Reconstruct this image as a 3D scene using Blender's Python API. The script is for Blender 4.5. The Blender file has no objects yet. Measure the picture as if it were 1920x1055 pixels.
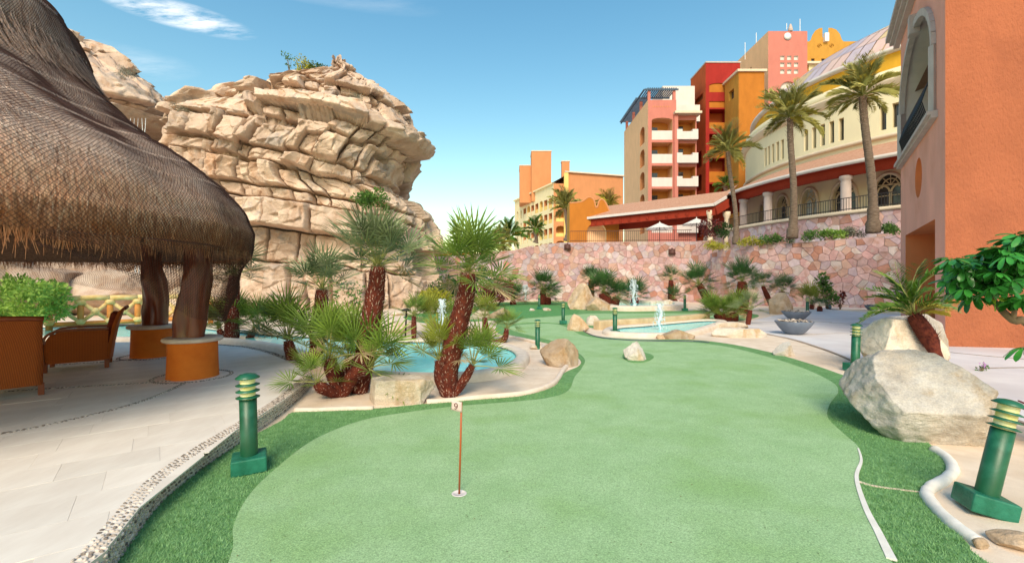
import bpy, bmesh, math, random
import numpy as np
from mathutils import Vector, Matrix, geometry
R = math.radians
random.seed(7)
rng = np.random.default_rng(11)
scene = bpy.context.scene
COL = scene.collection

# ---------------------------------------------------------------- camera
F, CX, CY, H = 850.0, 960.0, 527.5, 1.6
cam_d = bpy.data.cameras.new('camera'); cam = bpy.data.objects.new('camera', cam_d); COL.objects.link(cam)
cam.location = (0, 0, H); cam.rotation_euler = (R(90), 0, 0)
cam_d.sensor_width = 36; cam_d.lens = 36 * F / 1920; cam_d.clip_start = .05; cam_d.clip_end = 5000
scene.camera = cam
# ---------------------------------------------------------------- light
SUN_AZ, SUN_EL = R(175), R(41)          # hazy sun behind the viewer
to_sun = Vector((-math.cos(SUN_EL) * math.sin(SUN_AZ), math.cos(SUN_EL) * math.cos(SUN_AZ), math.sin(SUN_EL)))
W = bpy.data.worlds.new('World'); scene.world = W; W.use_nodes = True
wt = W.node_tree; wt.nodes.clear()
wo = wt.nodes.new('ShaderNodeOutputWorld'); bg = wt.nodes.new('ShaderNodeBackground'); bg.inputs[1].default_value = .14
sk = wt.nodes.new('ShaderNodeTexSky'); sk.sky_type = 'NISHITA'; sk.sun_disc = False
sk.sun_elevation = SUN_EL; sk.sun_rotation = -SUN_AZ; sk.air_density = 1.5; sk.dust_density = 1; sk.ozone_density = 1.2
# thin wisps of cloud, high up on the left of the sky
geo = wt.nodes.new('ShaderNodeNewGeometry')
def wmath(op, a, b=None):
    n = wt.nodes.new('ShaderNodeMath'); n.operation = op
    for i, s in enumerate((a, b)):
        if s is None: continue
        if isinstance(s, (int, float)): n.inputs[i].default_value = s
        else: wt.links.new(s, n.inputs[i])
    return n.outputs[0]
tc = wt.nodes.new('ShaderNodeTexCoord')
sep = wt.nodes.new('ShaderNodeSeparateXYZ'); wt.links.new(tc.outputs['Generated'], sep.inputs[0])
zc = wmath('MAXIMUM', sep.outputs[2], .06)
px = wmath('DIVIDE', sep.outputs[0], zc); py = wmath('DIVIDE', sep.outputs[1], zc)
cmb = wt.nodes.new('ShaderNodeCombineXYZ'); wt.links.new(px, cmb.inputs[0]); wt.links.new(py, cmb.inputs[1])
mp = wt.nodes.new('ShaderNodeMapping'); mp.inputs['Rotation'].default_value = (0, 0, R(35)); mp.inputs['Scale'].default_value = (.9, 2.6, 1)
wt.links.new(cmb.outputs[0], mp.inputs[0])
nz = wt.nodes.new('ShaderNodeTexNoise'); nz.inputs['Scale'].default_value = 2.2; nz.inputs['Detail'].default_value = 9; nz.inputs['Roughness'].default_value = .66
wt.links.new(mp.outputs[0], nz.inputs[0])
def blob(cx, cy, sx, sy, rot):
    ax = wmath('SUBTRACT', px, cx); ay = wmath('SUBTRACT', py, cy)
    c, s = math.cos(rot), math.sin(rot)
    u = wmath('ADD', wmath('MULTIPLY', ax, c / sx), wmath('MULTIPLY', ay, s / sx))
    v = wmath('ADD', wmath('MULTIPLY', ax, -s / sy), wmath('MULTIPLY', ay, c / sy))
    d = wmath('ADD', wmath('MULTIPLY', u, u), wmath('MULTIPLY', v, v))
    return wmath('MAXIMUM', wmath('SUBTRACT', 1.0, d), 0.0)
dx, dz_ = (338 - CX), (CY - 30)
m1 = blob(dx / dz_, F / dz_, .26, .12, R(35))
m2 = blob((100 - CX) / 420, F / 420, .6, .25, R(10))
m3 = blob((560 - CX) / 560, F / 560, .5, .12, R(20))
msk = wmath('ADD', m1, wmath('ADD', wmath('MULTIPLY', m2, .22), wmath('MULTIPLY', m3, .10)))
wm = wmath('MULTIPLY', wmath('MULTIPLY', msk, 2.6), wmath('MAXIMUM', wmath('SUBTRACT', nz.outputs[0], .42), 0.0))
wm = wmath('MINIMUM', wmath('MULTIPLY', wm, 1.9), .85)
mix = wt.nodes.new('ShaderNodeMix'); mix.data_type = 'RGBA'
SKYGAIN = wt.nodes.new('ShaderNodeMix'); SKYGAIN.data_type = 'RGBA'; SKYGAIN.blend_type = 'MULTIPLY'; SKYGAIN.inputs[0].default_value = 1
hsv = wt.nodes.new('ShaderNodeHueSaturation'); hsv.inputs['Saturation'].default_value = 1.4; wt.links.new(sk.outputs[0], hsv.inputs['Color'])
wt.links.new(hsv.outputs[0], SKYGAIN.inputs[6]); SKYGAIN.inputs[7].default_value = (.97, 1.0, .88, 1)
wt.links.new(wm, mix.inputs[0]); wt.links.new(SKYGAIN.outputs[2], mix.inputs[6]); mix.inputs[7].default_value = (8, 7.8, 7.8, 1)
wt.links.new(mix.outputs[2], bg.inputs[0]); wt.links.new(bg.outputs[0], wo.inputs[0])
sd = bpy.data.lights.new('sun', 'SUN'); so = bpy.data.objects.new('sun', sd); COL.objects.link(so)
sd.energy = 2.2; sd.angle = R(28); sd.color = (1, .88, .72)
so.rotation_euler = to_sun.to_track_quat('Z', 'Y').to_euler(); so.location = (-40, 30, 40)
vs = scene.view_settings; vs.view_transform = 'Standard'; vs.look = 'None'; vs.gamma = 1; vs.use_curve_mapping = False
vs.exposure = .72
vs.use_white_balance = True; vs.white_balance_temperature = 7000
scene.render.engine = 'CYCLES'
scene.cycles.use_denoising = True; scene.cycles.max_bounces = 7; scene.cycles.diffuse_bounces = 4
scene.cycles.transparent_max_bounces = 12; scene.cycles.caustics_reflective = False; scene.cycles.caustics_refractive = False

# ---------------------------------------------------------------- helpers: points
def P(u, v, d):                       # a point at depth d seen in direction (u, v)
    return Vector(((u - CX) / F * d, d, H - (v - CY) / F * d))
def G(u, v, z=0.0):                   # a point of a level surface at height z
    d = (H - z) * F / (v - CY)
    return Vector(((u - CX) / F * d, d, z))
def catmull(pts, n=6, closed=False):
    pts = [Vector(p) for p in pts]; m = len(pts); out = []
    rngi = range(m) if closed else range(m - 1)
    for i in rngi:
        if closed: a, b, c, d = pts[(i - 1) % m], pts[i], pts[(i + 1) % m], pts[(i + 2) % m]
        else: a, b, c, d = pts[max(i - 1, 0)], pts[i], pts[i + 1], pts[min(i + 2, m - 1)]
        for k in range(n):
            t = k / n
            out.append(.5 * ((2 * b) + (c - a) * t + (2 * a - 5 * b + 4 * c - d) * t * t + (3 * b - a - 3 * c + d) * t ** 3))
    if not closed: out.append(pts[-1])
    return out
def _h(ix, iy, iz, seed):
    n = (ix * 374761393 + iy * 668265263 + iz * 1274126177 + seed * 974634777) & 0xffffffff
    n = ((n ^ (n >> 13)) * 1274126177) & 0xffffffff
    return ((n ^ (n >> 16)) & 0xffff) / 65535.0
def vnoise(p, seed=0):
    p = np.asarray(p, float); i = np.floor(p).astype(np.int64); f = p - i; f = f * f * (3 - 2 * f)
    x, y, z = i[..., 0], i[..., 1], i[..., 2]; fx, fy, fz = f[..., 0], f[..., 1], f[..., 2]
    def L(a, b, t): return a + (b - a) * t
    def hh(a, b, c): return _h(x + a, y + b, z + c, seed)
    return L(L(L(hh(0,0,0), hh(1,0,0), fx), L(hh(0,1,0), hh(1,1,0), fx), fy), L(L(hh(0,0,1), hh(1,0,1), fx), L(hh(0,1,1), hh(1,1,1), fx), fy), fz) * 2 - 1
def fbm(p, oct=4, seed=0, gain=.5):
    p = np.asarray(p, float); s = 0; a = 1; 
    for k in range(oct):
        s = s + a * vnoise(p * 2 ** k, seed + k); a *= gain
    return s

# ---------------------------------------------------------------- helpers: objects
def setp(o, label=None, cat=None, group=None, kind=None):
    for k, v in (('label', label), ('category', cat), ('group', group), ('kind', kind)):
        if v: o[k] = v
    return o
def empty(name, loc, label=None, cat=None, group=None, rz=0):
    o = bpy.data.objects.new(name, None); COL.objects.link(o); o.location = loc; o.rotation_euler = (0, 0, rz); o.empty_display_size = .2
    return setp(o, label, cat, group)
def link(name, me, parent=None, loc=None):
    o = bpy.data.objects.new(name, me); COL.objects.link(o)
    if parent is not None: o.parent = parent
    if loc is not None: o.location = loc
    return o
def mesh(name, verts, faces, mat, smooth=False):
    me = bpy.data.meshes.new(name)
    me.from_pydata([tuple(v) for v in verts], [], faces)
    for m in (mat if isinstance(mat, (list, tuple)) else [mat]): me.materials.append(m)
    if smooth: me.polygons.foreach_set('use_smooth', [True] * len(me.polygons))
    me.update(); return me
def npmesh(name, V, T, mat, smooth=True, midx=None):      # V (n,3), T (m,k) arrays, k = 3 or 4
    me = bpy.data.meshes.new(name); k = T.shape[1]
    me.vertices.add(len(V)); me.vertices.foreach_set('co', np.ascontiguousarray(V, np.float32).ravel())
    me.loops.add(T.size); me.loops.foreach_set('vertex_index', np.ascontiguousarray(T, np.int32).ravel())
    me.polygons.add(len(T)); me.polygons.foreach_set('loop_start', np.arange(0, T.size, k, dtype=np.int32))
    me.polygons.foreach_set('loop_total', np.full(len(T), k, np.int32))
    if smooth: me.polygons.foreach_set('use_smooth', np.ones(len(T), bool))
    for m in (mat if isinstance(mat, (list, tuple)) else [mat]): me.materials.append(m)
    if midx is not None: me.polygons.foreach_set('material_index', np.asarray(midx, np.int32))
    me.update(calc_edges=True); me.validate(); return me
class MB:                                               # collects shapes into ONE mesh
    def __init__(s, org=(0, 0, 0)): s.v = []; s.f = []; s.o = Vector(org)
    def add(s, vs_, fs):
        b = len(s.v); s.v += [Vector(v) - s.o for v in vs_]; s.f += [tuple(i + b for i in f) for f in fs]; return s
    def box(s, c, size, rz=0, M=None):
        x, y, z = [k / 2 for k in size]
        q = [Vector((a * x, b * y, e * z)) for e in (-1, 1) for b in (-1, 1) for a in (-1, 1)]
        if M is None: M = Matrix.Rotation(rz, 4, 'Z')
        return s.add([M @ p + Vector(c) for p in q], [(0, 2, 3, 1), (4, 5, 7, 6), (0, 1, 5, 4), (2, 6, 7, 3), (0, 4, 6, 2), (1, 3, 7, 5)])
    def bar(s, a, b, w, h=None):                        # rectangular bar between two points
        a, b = Vector(a), Vector(b); d = b - a; h = h or w
        q = d.to_track_quat('X', 'Z').to_matrix().to_4x4()
        return s.box((a + b) / 2, (d.length, w, h), M=q)
    def tube(s, path, rad, n=8, caps=True, sq=None):
        path = [Vector(p) for p in path]; m = len(path); base = []
        if not isinstance(rad, (list, tuple)): rad = [rad] * m
        ref = None; vs_ = []
        for i, p in enumerate(path):
            t = (path[min(i + 1, m - 1)] - path[max(i - 1, 0)]).normalized()
            if ref is None:
                ref = Vector((0, 0, 1)) if abs(t.z) < .9 else Vector((0, 1, 0))
            x = ref.cross(t).normalized(); y = t.cross(x); ref = y if abs(y.dot(t)) < .99 else ref
            ref = t.cross(x)
            for k in range(n):
                a = 2 * math.pi * k / n
                vs_.append(p + (x * math.cos(a) + y * math.sin(a)) * rad[i])
        fs = [(i * n + k, i * n + (k + 1) % n, (i + 1) * n + (k + 1) % n, (i + 1) * n + k) for i in range(m - 1) for k in range(n)]
        if caps: fs += [tuple(range(n - 1, -1, -1)), tuple(range((m - 1) * n, m * n))]
        return s.add(vs_, fs)
    def lathe(s, c, prof, n=24, a0=0, a1=2 * math.pi, M=None):
        full = abs(a1 - a0 - 2 * math.pi) < 1e-6; k = n if full else n + 1; c = Vector(c); vs_ = []
        for r, z in prof:
            for i in range(k):
                a = a0 + (a1 - a0) * i / n
                q = Vector((r * math.cos(a), r * math.sin(a), z)); vs_.append((M @ q if M else q) + c)
        fs = [(j * k + i, j * k + (i + 1) % k, (j + 1) * k + (i + 1) % k, (j + 1) * k + i) for j in range(len(prof) - 1) for i in range(n)]
        return s.add(vs_, fs)
    def prism(s, outline, dz, M=None):                  # 2-D outline (x, y), extruded by dz along z
        n = len(outline); M = M or Matrix()
        vs_ = [M @ Vector((x, y, 0)) for x, y in outline] + [M @ Vector((x, y, dz)) for x, y in outline]
        return s.add(vs_, [tuple(range(n - 1, -1, -1)), tuple(range(n, 2 * n))] + [(i, (i + 1) % n, n + (i + 1) % n, n + i) for i in range(n)])
    def build(s, name, mat, parent=None, smooth=False, kind=None):
        o = link(name, mesh(name, s.v, s.f, mat, smooth), parent)
        if smooth == 'auto':
            pass
        if kind: o['kind'] = kind
        return o
def part(name, root, mat, fn, smooth=False, world=True, kind=None):
    mb = MB(root.matrix_basis.translation if world else (0, 0, 0)); fn(mb); return mb.build(name, mat, root, smooth, kind)
def bevel(o, w, seg=2, ang=35):
    m = o.modifiers.new('bevel', 'BEVEL'); m.width = w; m.segments = seg; m.limit_method = 'ANGLE'; m.angle_limit = R(ang); return o
def copy_tree(o, parent=None):
    c = o.copy(); COL.objects.link(c); c.parent = parent
    for ch in list(o.children): copy_tree(ch, c)
    return c

# ---------------------------------------------------------------- materials
def node(nt, t, **kw):
    n = nt.nodes.new(t)
    for k, v in kw.items(): setattr(n, k, v)
    return n
def M_(name, c1, c2=None, scale=8, rough=.8, bump=0, bscale=60, detail=5, spec=.3, stretch=None, c3=None, s3=1.2, rnd=0, metal=0, coords='Object', lo=.35, hi=.65, trans=0, bdist=.02, coat=0, sat=None):
    m = bpy.data.materials.new(name); m.use_nodes = True; nt = m.node_tree; b = nt.nodes['Principled BSDF']
    b.inputs['Roughness'].default_value = rough; b.inputs['Specular IOR Level'].default_value = spec; b.inputs['Metallic'].default_value = metal
    if coat: b.inputs['Coat Weight'].default_value = coat; b.inputs['Coat Roughness'].default_value = .15
    tcn = node(nt, 'ShaderNodeTexCoord'); co = tcn.outputs[coords]
    if stretch:
        mpn = node(nt, 'ShaderNodeMapping'); mpn.inputs['Scale'].default_value = stretch; nt.links.new(co, mpn.inputs[0]); co2 = mpn.outputs[0]
    else: co2 = co
    col = None
    if c2:
        n = node(nt, 'ShaderNodeTexNoise'); n.inputs['Scale'].default_value = scale; n.inputs['Detail'].default_value = detail; n.inputs['Roughness'].default_value = .6; nt.links.new(co2, n.inputs[0])
        r = node(nt, 'ShaderNodeValToRGB'); r.color_ramp.elements[0].position = lo; r.color_ramp.elements[1].position = hi
        r.color_ramp.elements[0].color = (*c1, 1); r.color_ramp.elements[1].color = (*c2, 1); nt.links.new(n.outputs[0], r.inputs[0]); col = r.outputs[0]
        if c3:
            n3 = node(nt, 'ShaderNodeTexNoise'); n3.inputs['Scale'].default_value = s3; n3.inputs['Detail'].default_value = 4; nt.links.new(co, n3.inputs[0])
            r3 = node(nt, 'ShaderNodeValToRGB'); r3.color_ramp.elements[0].position = .5; r3.color_ramp.elements[1].position = .68; nt.links.new(n3.outputs[0], r3.inputs[0])
            mx = node(nt, 'ShaderNodeMix', data_type='RGBA'); nt.links.new(r3.outputs[0], mx.inputs[0]); nt.links.new(col, mx.inputs[6]); mx.inputs[7].default_value = (*c3, 1); col = mx.outputs[2]
    if rnd:
        oi = node(nt, 'ShaderNodeObjectInfo'); hs = node(nt, 'ShaderNodeHueSaturation')
        mr = node(nt, 'ShaderNodeMapRange'); mr.inputs[3].default_value = 1 - rnd; mr.inputs[4].default_value = 1 + rnd
        nt.links.new(oi.outputs['Random'], mr.inputs[0]); nt.links.new(mr.outputs[0], hs.inputs['Value'])
        if col: nt.links.new(col, hs.inputs['Color'])
        else: hs.inputs['Color'].default_value = (*c1, 1)
        col = hs.outputs[0]
    if col: nt.links.new(col, b.inputs['Base Color'])
    else: b.inputs['Base Color'].default_value = (*c1, 1)
    if bump:
        nb = node(nt, 'ShaderNodeTexNoise'); nb.inputs['Scale'].default_value = bscale; nb.inputs['Detail'].default_value = 6; nb.inputs['Roughness'].default_value = .65; nt.links.new(co2, nb.inputs[0])
        bp = node(nt, 'ShaderNodeBump'); bp.inputs['Strength'].default_value = bump; bp.inputs['Distance'].default_value = bdist
        nt.links.new(nb.outputs[0], bp.inputs['Height']); nt.links.new(bp.outputs[0], b.inputs['Normal'])
    if trans:
        nt.nodes.remove(nt.nodes['Material Output']); out = node(nt, 'ShaderNodeOutputMaterial'); tr = node(nt, 'ShaderNodeBsdfTranslucent'); ms = node(nt, 'ShaderNodeMixShader'); ms.inputs[0].default_value = trans
        if col: nt.links.new(col, tr.inputs[0])
        else: tr.inputs[0].default_value = (*c1, 1)
        nt.links.new(b.outputs[0], ms.inputs[1]); nt.links.new(tr.outputs[0], ms.inputs[2]); nt.links.new(ms.outputs[0], out.inputs[0])
    return m
MT = {}
def mt(name, *a, **k): MT[name] = M_(name, *a, **k); return MT[name]
mt('sand', (.68, .53, .40), (.80, .66, .53), 3, .95, .5, 90, c3=(.64, .50, .37), s3=.5, bdist=.01)
mt('far_soil', (.42, .33, .24), (.5, .4, .3), .2, .95)
mt('travertine', (.74, .66, .58), (.83, .76, .68), 5, .55, .15, 40, stretch=(1, .35, 1), rnd=.05, spec=.4, bdist=.004)
mt('grout', (.66, .58, .50), (.72, .65, .57), 20, .8)
mt('pebble_dark', (.16, .13, .11), (.42, .34, .28), 6, .6, rnd=.35, coords='Generated')
mt('pebble_pale', (.66, .57, .49), (.48, .40, .34), 4, .6, rnd=.25, coords='Generated')
mt('mortar', (.48, .40, .33), (.58, .49, .41), 30, .9, .4, 120)
mt('plaza', (.60, .57, .58), (.70, .67, .67), 1.2, .6, .15, 60, c3=(.56, .52, .52), s3=.5, rnd=.04, bdist=.004)
mt('coping', (.66, .54, .43), (.75, .64, .54), 6, .8, .3, 60, bdist=.008)
mt('coping_tan', (.50, .36, .2), (.62, .48, .3), 3, .85, .4, 50, bdist=.01)
mt('kerb_white', (.70, .66, .60), (.80, .76, .70), 7, .7, .3, 50, bdist=.008)
mt('kerb_pink', (.68, .54, .44), (.76, .64, .54), 7, .8, .3, 50, bdist=.008)
mt('tile_band', (.03, .05, .06), (.10, .12, .12), 40, .3)
def turf_mat(name, a, b, c, sc, s_speck, bumpk):
    m = M_(name, a, b, sc, .9, bumpk, s_speck, detail=6, c3=c, s3=.9, spec=.15, bdist=.006, lo=.3, hi=.7)
    nt = m.node_tree; bs = nt.nodes['Principled BSDF']; src = bs.inputs['Base Color'].links[0].from_socket
    t = node(nt, 'ShaderNodeTexCoord'); n = node(nt, 'ShaderNodeTexNoise'); n.inputs['Scale'].default_value = s_speck; n.inputs['Detail'].default_value = 3; nt.links.new(t.outputs['Object'], n.inputs[0])
    mr = node(nt, 'ShaderNodeMapRange'); mr.inputs[1].default_value = .25; mr.inputs[2].default_value = .75; mr.inputs[3].default_value = .62; mr.inputs[4].default_value = 1.36; nt.links.new(n.outputs[0], mr.inputs[0])
    # sparse dark specks of rubber infill
    vo = node(nt, 'ShaderNodeTexVoronoi'); vo.inputs['Scale'].default_value = 14; nt.links.new(t.outputs['Object'], vo.inputs[0])
    mr2 = node(nt, 'ShaderNodeMapRange'); mr2.inputs[1].default_value = .06; mr2.inputs[2].default_value = .10; mr2.inputs[3].default_value = .6; mr2.inputs[4].default_value = 1; nt.links.new(vo.outputs[0], mr2.inputs[0])
    mm = node(nt, 'ShaderNodeMath', operation='MULTIPLY'); nt.links.new(mr.outputs[0], mm.inputs[0]); nt.links.new(mr2.outputs[0], mm.inputs[1])
    vm = node(nt, 'ShaderNodeVectorMath', operation='SCALE'); nt.links.new(src, vm.inputs[0]); nt.links.new(mm.outputs[0], vm.inputs['Scale']); nt.links.new(vm.outputs[0], bs.inputs['Base Color'])
    MT[name] = m
turf_mat('green', (.28, .45, .22), (.35, .52, .28), (.26, .43, .18), 2.5, 110, .9)
turf_mat('fringe', (.10, .24, .08), (.18, .36, .15), (.13, .29, .11), 9, 120, 1.0)
turf_mat('lawn', (.07, .23, .07), (.12, .32, .11), (.09, .28, .1), 5, 90, .8)
mt('blade', (.12, .27, .09), (.26, .45, .21), 25, .8, spec=.1)
def water_mat(name, c, bumpk, sc):
    m = M_(name, c, (c[0] * 1.3 + .02, min(.9, c[1] * 1.12), min(.9, c[2] * 1.1)), 1.2, .06, bumpk, sc, spec=.18, bdist=.03); MT[name] = m; return m
water_mat('pool_water', (.20, .88, .84), .25, 5)
def foam():
    m = M_('water_foam', (.85, .92, .96), None, rough=.25, spec=.5); nt = m.node_tree; b = nt.nodes['Principled BSDF']
    b.inputs['Alpha'].default_value = .6; MT['foam'] = m
foam()

def structure(o): o['kind'] = 'structure'; return o
def sheet(name, pts, z, mat, kind='structure', thick=0, parent=None):
    vs_ = [(p[0], p[1], z) for p in pts]; n = len(vs_); fs = [tuple(range(n))]
    if thick:
        vs_ += [(p[0], p[1], z - thick) for p in pts]; fs += [(i, n + i, n + (i + 1) % n, (i + 1) % n) for i in range(n)]
    area = sum(pts[i][0] * pts[(i + 1) % n][1] - pts[(i + 1) % n][0] * pts[i][1] for i in range(n))
    if area < 0: fs[0] = fs[0][::-1]
    me = mesh(name, vs_, fs, mat)
    bm = bmesh.new(); bm.from_mesh(me); bmesh.ops.triangulate(bm, faces=[f for f in bm.faces if len(f.verts) > 4]); bm.to_mesh(me); bm.free()
    o = link(name, me, parent)
    if kind: o['kind'] = kind
    return o
# ground, one sheet to the horizon
structure(link('ground', mesh('ground', [(-3000, -500, 0), (3000, -500, 0), (3000, 4000, 0), (-3000, 4000, 0)], [(0, 1, 2, 3)], MT['sand'])))

# ---- putting green
fr_l = [(192, 1056), (249, 980), (355, 892), (444, 835), (526, 791), (560, 772), (690, 768), (810, 757), (900, 750), (985, 742), (1040, 724), (1058, 700), (1086, 686), (1085, 672), (1050, 650), (1010, 640), (965, 631), (930, 622)]
fr_far = [(930, 600), (900, 590), (870, 583)]
fr_r = [(1110, 580), (1150, 582), (1240, 583), (1340, 583), (1420, 590), (1395, 600), (1330, 603), (1260, 607), (1180, 612), (1130, 616), (1095, 613), (1090, 617), (1105, 626), (1130, 632), (1200, 636.5), (1290, 637), (1360, 644), (1440, 660), (1520, 683), (1575, 702), (1610, 715), (1650, 760), (1700, 800), (1760, 848), (1777, 870), (1765, 895), (1738, 918), (1738, 935), (1765, 970), (1815, 1022), (1850, 1056)]
fo = [Vector((-2.0, .6, 0)), Vector((-2.0, 1.6, 0))] + [G(*p) for p in fr_l + fr_far + fr_r] + [Vector((2.6, 1.6, 0)), Vector((2.6, .6, 0))]
sheet('turf_fringe', catmull(fo, 5, True), .012, MT['fringe'], thick=.012)
gr1 = [(430, 1056), (438, 990), (468, 932), (520, 880), (592, 826), (680, 791), (770, 775), (860, 764), (960, 756), (1030, 748), (1066, 734), (1078, 708), (1092, 690), (1094, 672), (1060, 648), (1012, 634), (972, 624), (955, 616), (972, 610), (1010, 607.5), (1045, 609), (1068, 617), (1090, 629), (1130, 636), (1200, 641), (1290, 643), (1360, 651), (1430, 668), (1500, 690), (1556, 716), (1572, 735), (1556, 760), (1552, 785), (1575, 810), (1608, 840), (1616, 865), (1607, 900), (1622, 955), (1645, 1005), (1668, 1056)]
go = [Vector((-1.3, .6, 0)), Vector((-1.33, 1.7, 0))] + [G(*p) for p in gr1] + [Vector((1.95, 1.7, 0)), Vector((1.9, .6, 0))]
sheet('putting_green', catmull(go, 6, True), .024, MT['green'], thick=.013)
gr2 = [(935, 606), (965, 600), (1000, 597), (1040, 594), (1100, 589), (1180, 588), (1260, 588), (1330, 588), (1390, 590), (1380, 596), (1310, 599), (1240, 603), (1170, 608), (1110, 610), (1075, 610), (1040, 606), (1000, 605), (960, 608)]
sheet('putting_green', catmull([G(*p) for p in gr2], 5, True), .024, MT['green'], thick=.013)
lawn = [(760, 592), (860, 580), (940, 567), (1060, 566), (1085, 574), (1080, 588), (1020, 593), (960, 598), (880, 603), (800, 606)]
sheet('lawn', catmull([G(*p) for p in lawn], 5, True), .018, MT['lawn'], thick=.015)
lawn2 = [(-260, 630), (-120, 596), (20, 588), (60, 598), (50, 616), (-60, 628)]
sheet('lawn', catmull([G(*p) for p in lawn2], 5, True), .018, MT['lawn'], thick=.015)
mo = [(1168, 667), (1185, 662), (1212, 664), (1226, 671), (1212, 680), (1188, 682), (1172, 676)]
sheet('turf_collar', catmull([G(*p) for p in mo], 5, True), .034, MT['fringe'], thick=.01)
# sand line and white edge between green and rough on the right
def ribbon(name, px_, w, z, mat, h=.012):
    c = catmull([G(*p) for p in px_], 6); L, Rr = [], []
    for i, p in enumerate(c):
        t = (c[min(i + 1, len(c) - 1)] - c[max(i - 1, 0)]).normalized(); n = Vector((-t.y, t.x, 0)); ww = w[0] + (w[1] - w[0]) * i / (len(c) - 1)
        L.append(p + n * ww / 2); Rr.append(p - n * ww / 2)
    return sheet(name, L + Rr[::-1], z, mat, thick=h)
ribbon('sand_line', [(1609, 845), (1615, 868), (1606, 900), (1622, 955), (1647, 1005), (1672, 1056)], (.012, .05), .03, MT['kerb_white'])
ribbon('sand_line', [(1608, 905), (1640, 914), (1690, 921), (1733, 926)], (.03, .015), .018, MT['sand'], .005)

# ---- kerbs (half round borders)
def kerb(name, px_, r, mat, z=0.0, n=6, world=None):
    c = catmull(world or [G(*p) for p in px_], n); mb = MB()
    k = [Vector((p.x, p.y, z + .35 * r)) for p in c]
    ra = [r * (1 + .04 * math.sin(i * 1.7) + .05 * math.sin(i * .61 + 1)) for i in range(len(k))]
    mb.tube(k, ra, 10); o = mb.build(name, mat, None, True); return structure(o)
kerb('kerb', [(553, 772), (600, 771), (650, 769), (700, 768)], .04, MT['kerb_pink'])
kerb('kerb', [(800, 757), (850, 753), (905, 747), (985, 739), (1036, 721), (1054, 698), (1062, 688)], .045, MT['kerb_pink'])
kerb('kerb', [(1752, 846), (1776, 862), (1787, 884), (1772, 902), (1745, 918), (1738, 932), (1756, 958), (1790, 990), (1836, 1022)], .043, MT['kerb_white'])
kerb('kerb', [(935, 631), (960, 633), (1000, 642), (1012, 646)], .05, MT['kerb_pink'])
kerb('kerb', [(1092, 620), (1112, 630), (1150, 637), (1210, 640), (1290, 640.5), (1330, 643)], .03, MT['tile_band'])

# ---- pools
def pool(water_pts, zw, rim_w, rim_h, rim_mat, name='pool_coping', band=True, n=6):
    w = catmull([Vector((p[0], p[1], 0)) for p in water_pts], n, True); m = len(w)
    ar = sum(w[i].x * w[(i + 1) % m].y - w[(i + 1) % m].x * w[i].y for i in range(m))
    if ar < 0: w = w[::-1]
    sheet('pool_water', w, zw, MT['pool_water'])
    nrm = []
    for i in range(m):
        t = (w[(i + 1) % m] - w[i - 1]).normalized(); nrm.append(Vector((t.y, -t.x, 0)))
    prof = [(0, zw - .01), (0, rim_h - .045), (.02, rim_h - .012), (.06, rim_h), (rim_w - .07, rim_h + .006), (rim_w - .02, rim_h - .015), (rim_w, rim_h - .06), (rim_w + .01, -.01)]
    mb = MB(); k = len(prof); vs_ = []
    for i in range(m):
        wob = 1 + .05 * math.sin(i * .9)
        for a, z in prof: vs_.append(w[i] + nrm[i] * (a * wob) + Vector((0, 0, z)))
    mb.add(vs_, [(i * k + j, ((i + 1) % m) * k + j, ((i + 1) % m) * k + j + 1, i * k + j + 1) for i in range(m) for j in range(k - 1)])
    structure(mb.build(name, rim_mat, None, True))
    if band:
        mb = MB(); vs_ = []
        for i in range(m):
            for z in (zw - .005, rim_h - .05): vs_.append(w[i] - nrm[i] * .006 + Vector((0, 0, z)))
        mb.add(vs_, [(i * 2, ((i + 1) % m) * 2, ((i + 1) % m) * 2 + 1, i * 2 + 1) for i in range(m)])
        structure(mb.build('waterline_tiles', MT['tile_band']))
pA = [(968, 678), (955, 664), (915, 654), (850, 649), (760, 648), (690, 645), (620, 641), (560, 637), (500, 634), (430, 627), (330, 616), (240, 614), (120, 618), (30, 622)]
pB = [(20, 636), (130, 640), (220, 641), (330, 639.5), (420, 642), (500, 651), (560, 664), (600, 680), (640, 696), (700, 708), (780, 713), (850, 713), (910, 706), (950, 694)]
pool([G(*p) for p in pA + pB], .07, .26, .15, MT['coping'])
p2 = [(1152, 626), (1162, 619), (1210, 615), (1260, 610), (1320, 605), (1345, 606), (1330, 613), (1300, 622), (1270, 629), (1220, 630.5), (1175, 629.5)]
pool([G(*p) for p in p2], .04, .34, .12, MT['coping'])
# raised tan wall of the small pool
tw = catmull([G(*p) for p in [(1118, 618), (1160, 614.5), (1210, 612), (1260, 607.5), (1325, 601)]], 6)
mb = MB(); n_ = len(tw)
for i in range(n_ - 1):
    a, b = tw[i], tw[i + 1]; t = (b - a).normalized(); nn = Vector((-t.y, t.x, 0)) * .16
    mb.add([a - nn, b - nn, b + nn, a + nn] + [q + Vector((0, 0, .3)) for q in (a - nn, b - nn, b + nn, a + nn)], [(0, 1, 5, 4), (4, 5, 6, 7), (2, 3, 7, 6)] + ([(3, 0, 4, 7)] if i == 0 else []) + ([(1, 2, 6, 5)] if i == n_ - 2 else []))
o = mb.build('pool_wall', MT['coping_tan']); bm = bmesh.new(); bm.from_mesh(o.data); bmesh.ops.remove_doubles(bm, verts=bm.verts, dist=.003); bm.to_mesh(o.data); bm.free(); bevel(o, .05, 3)
setp(o, 'low rounded tan wall along the far side of the small turquoise pool', 'pool wall')
p3 = [(1150, 577), (1165, 572), (1200, 570), (1250, 572), (1265, 577), (1235, 581), (1190, 582.5), (1160, 581.5)]
pool([G(*p) for p in p3], .1, .7, .28, MT['coping'], band=False)

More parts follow.
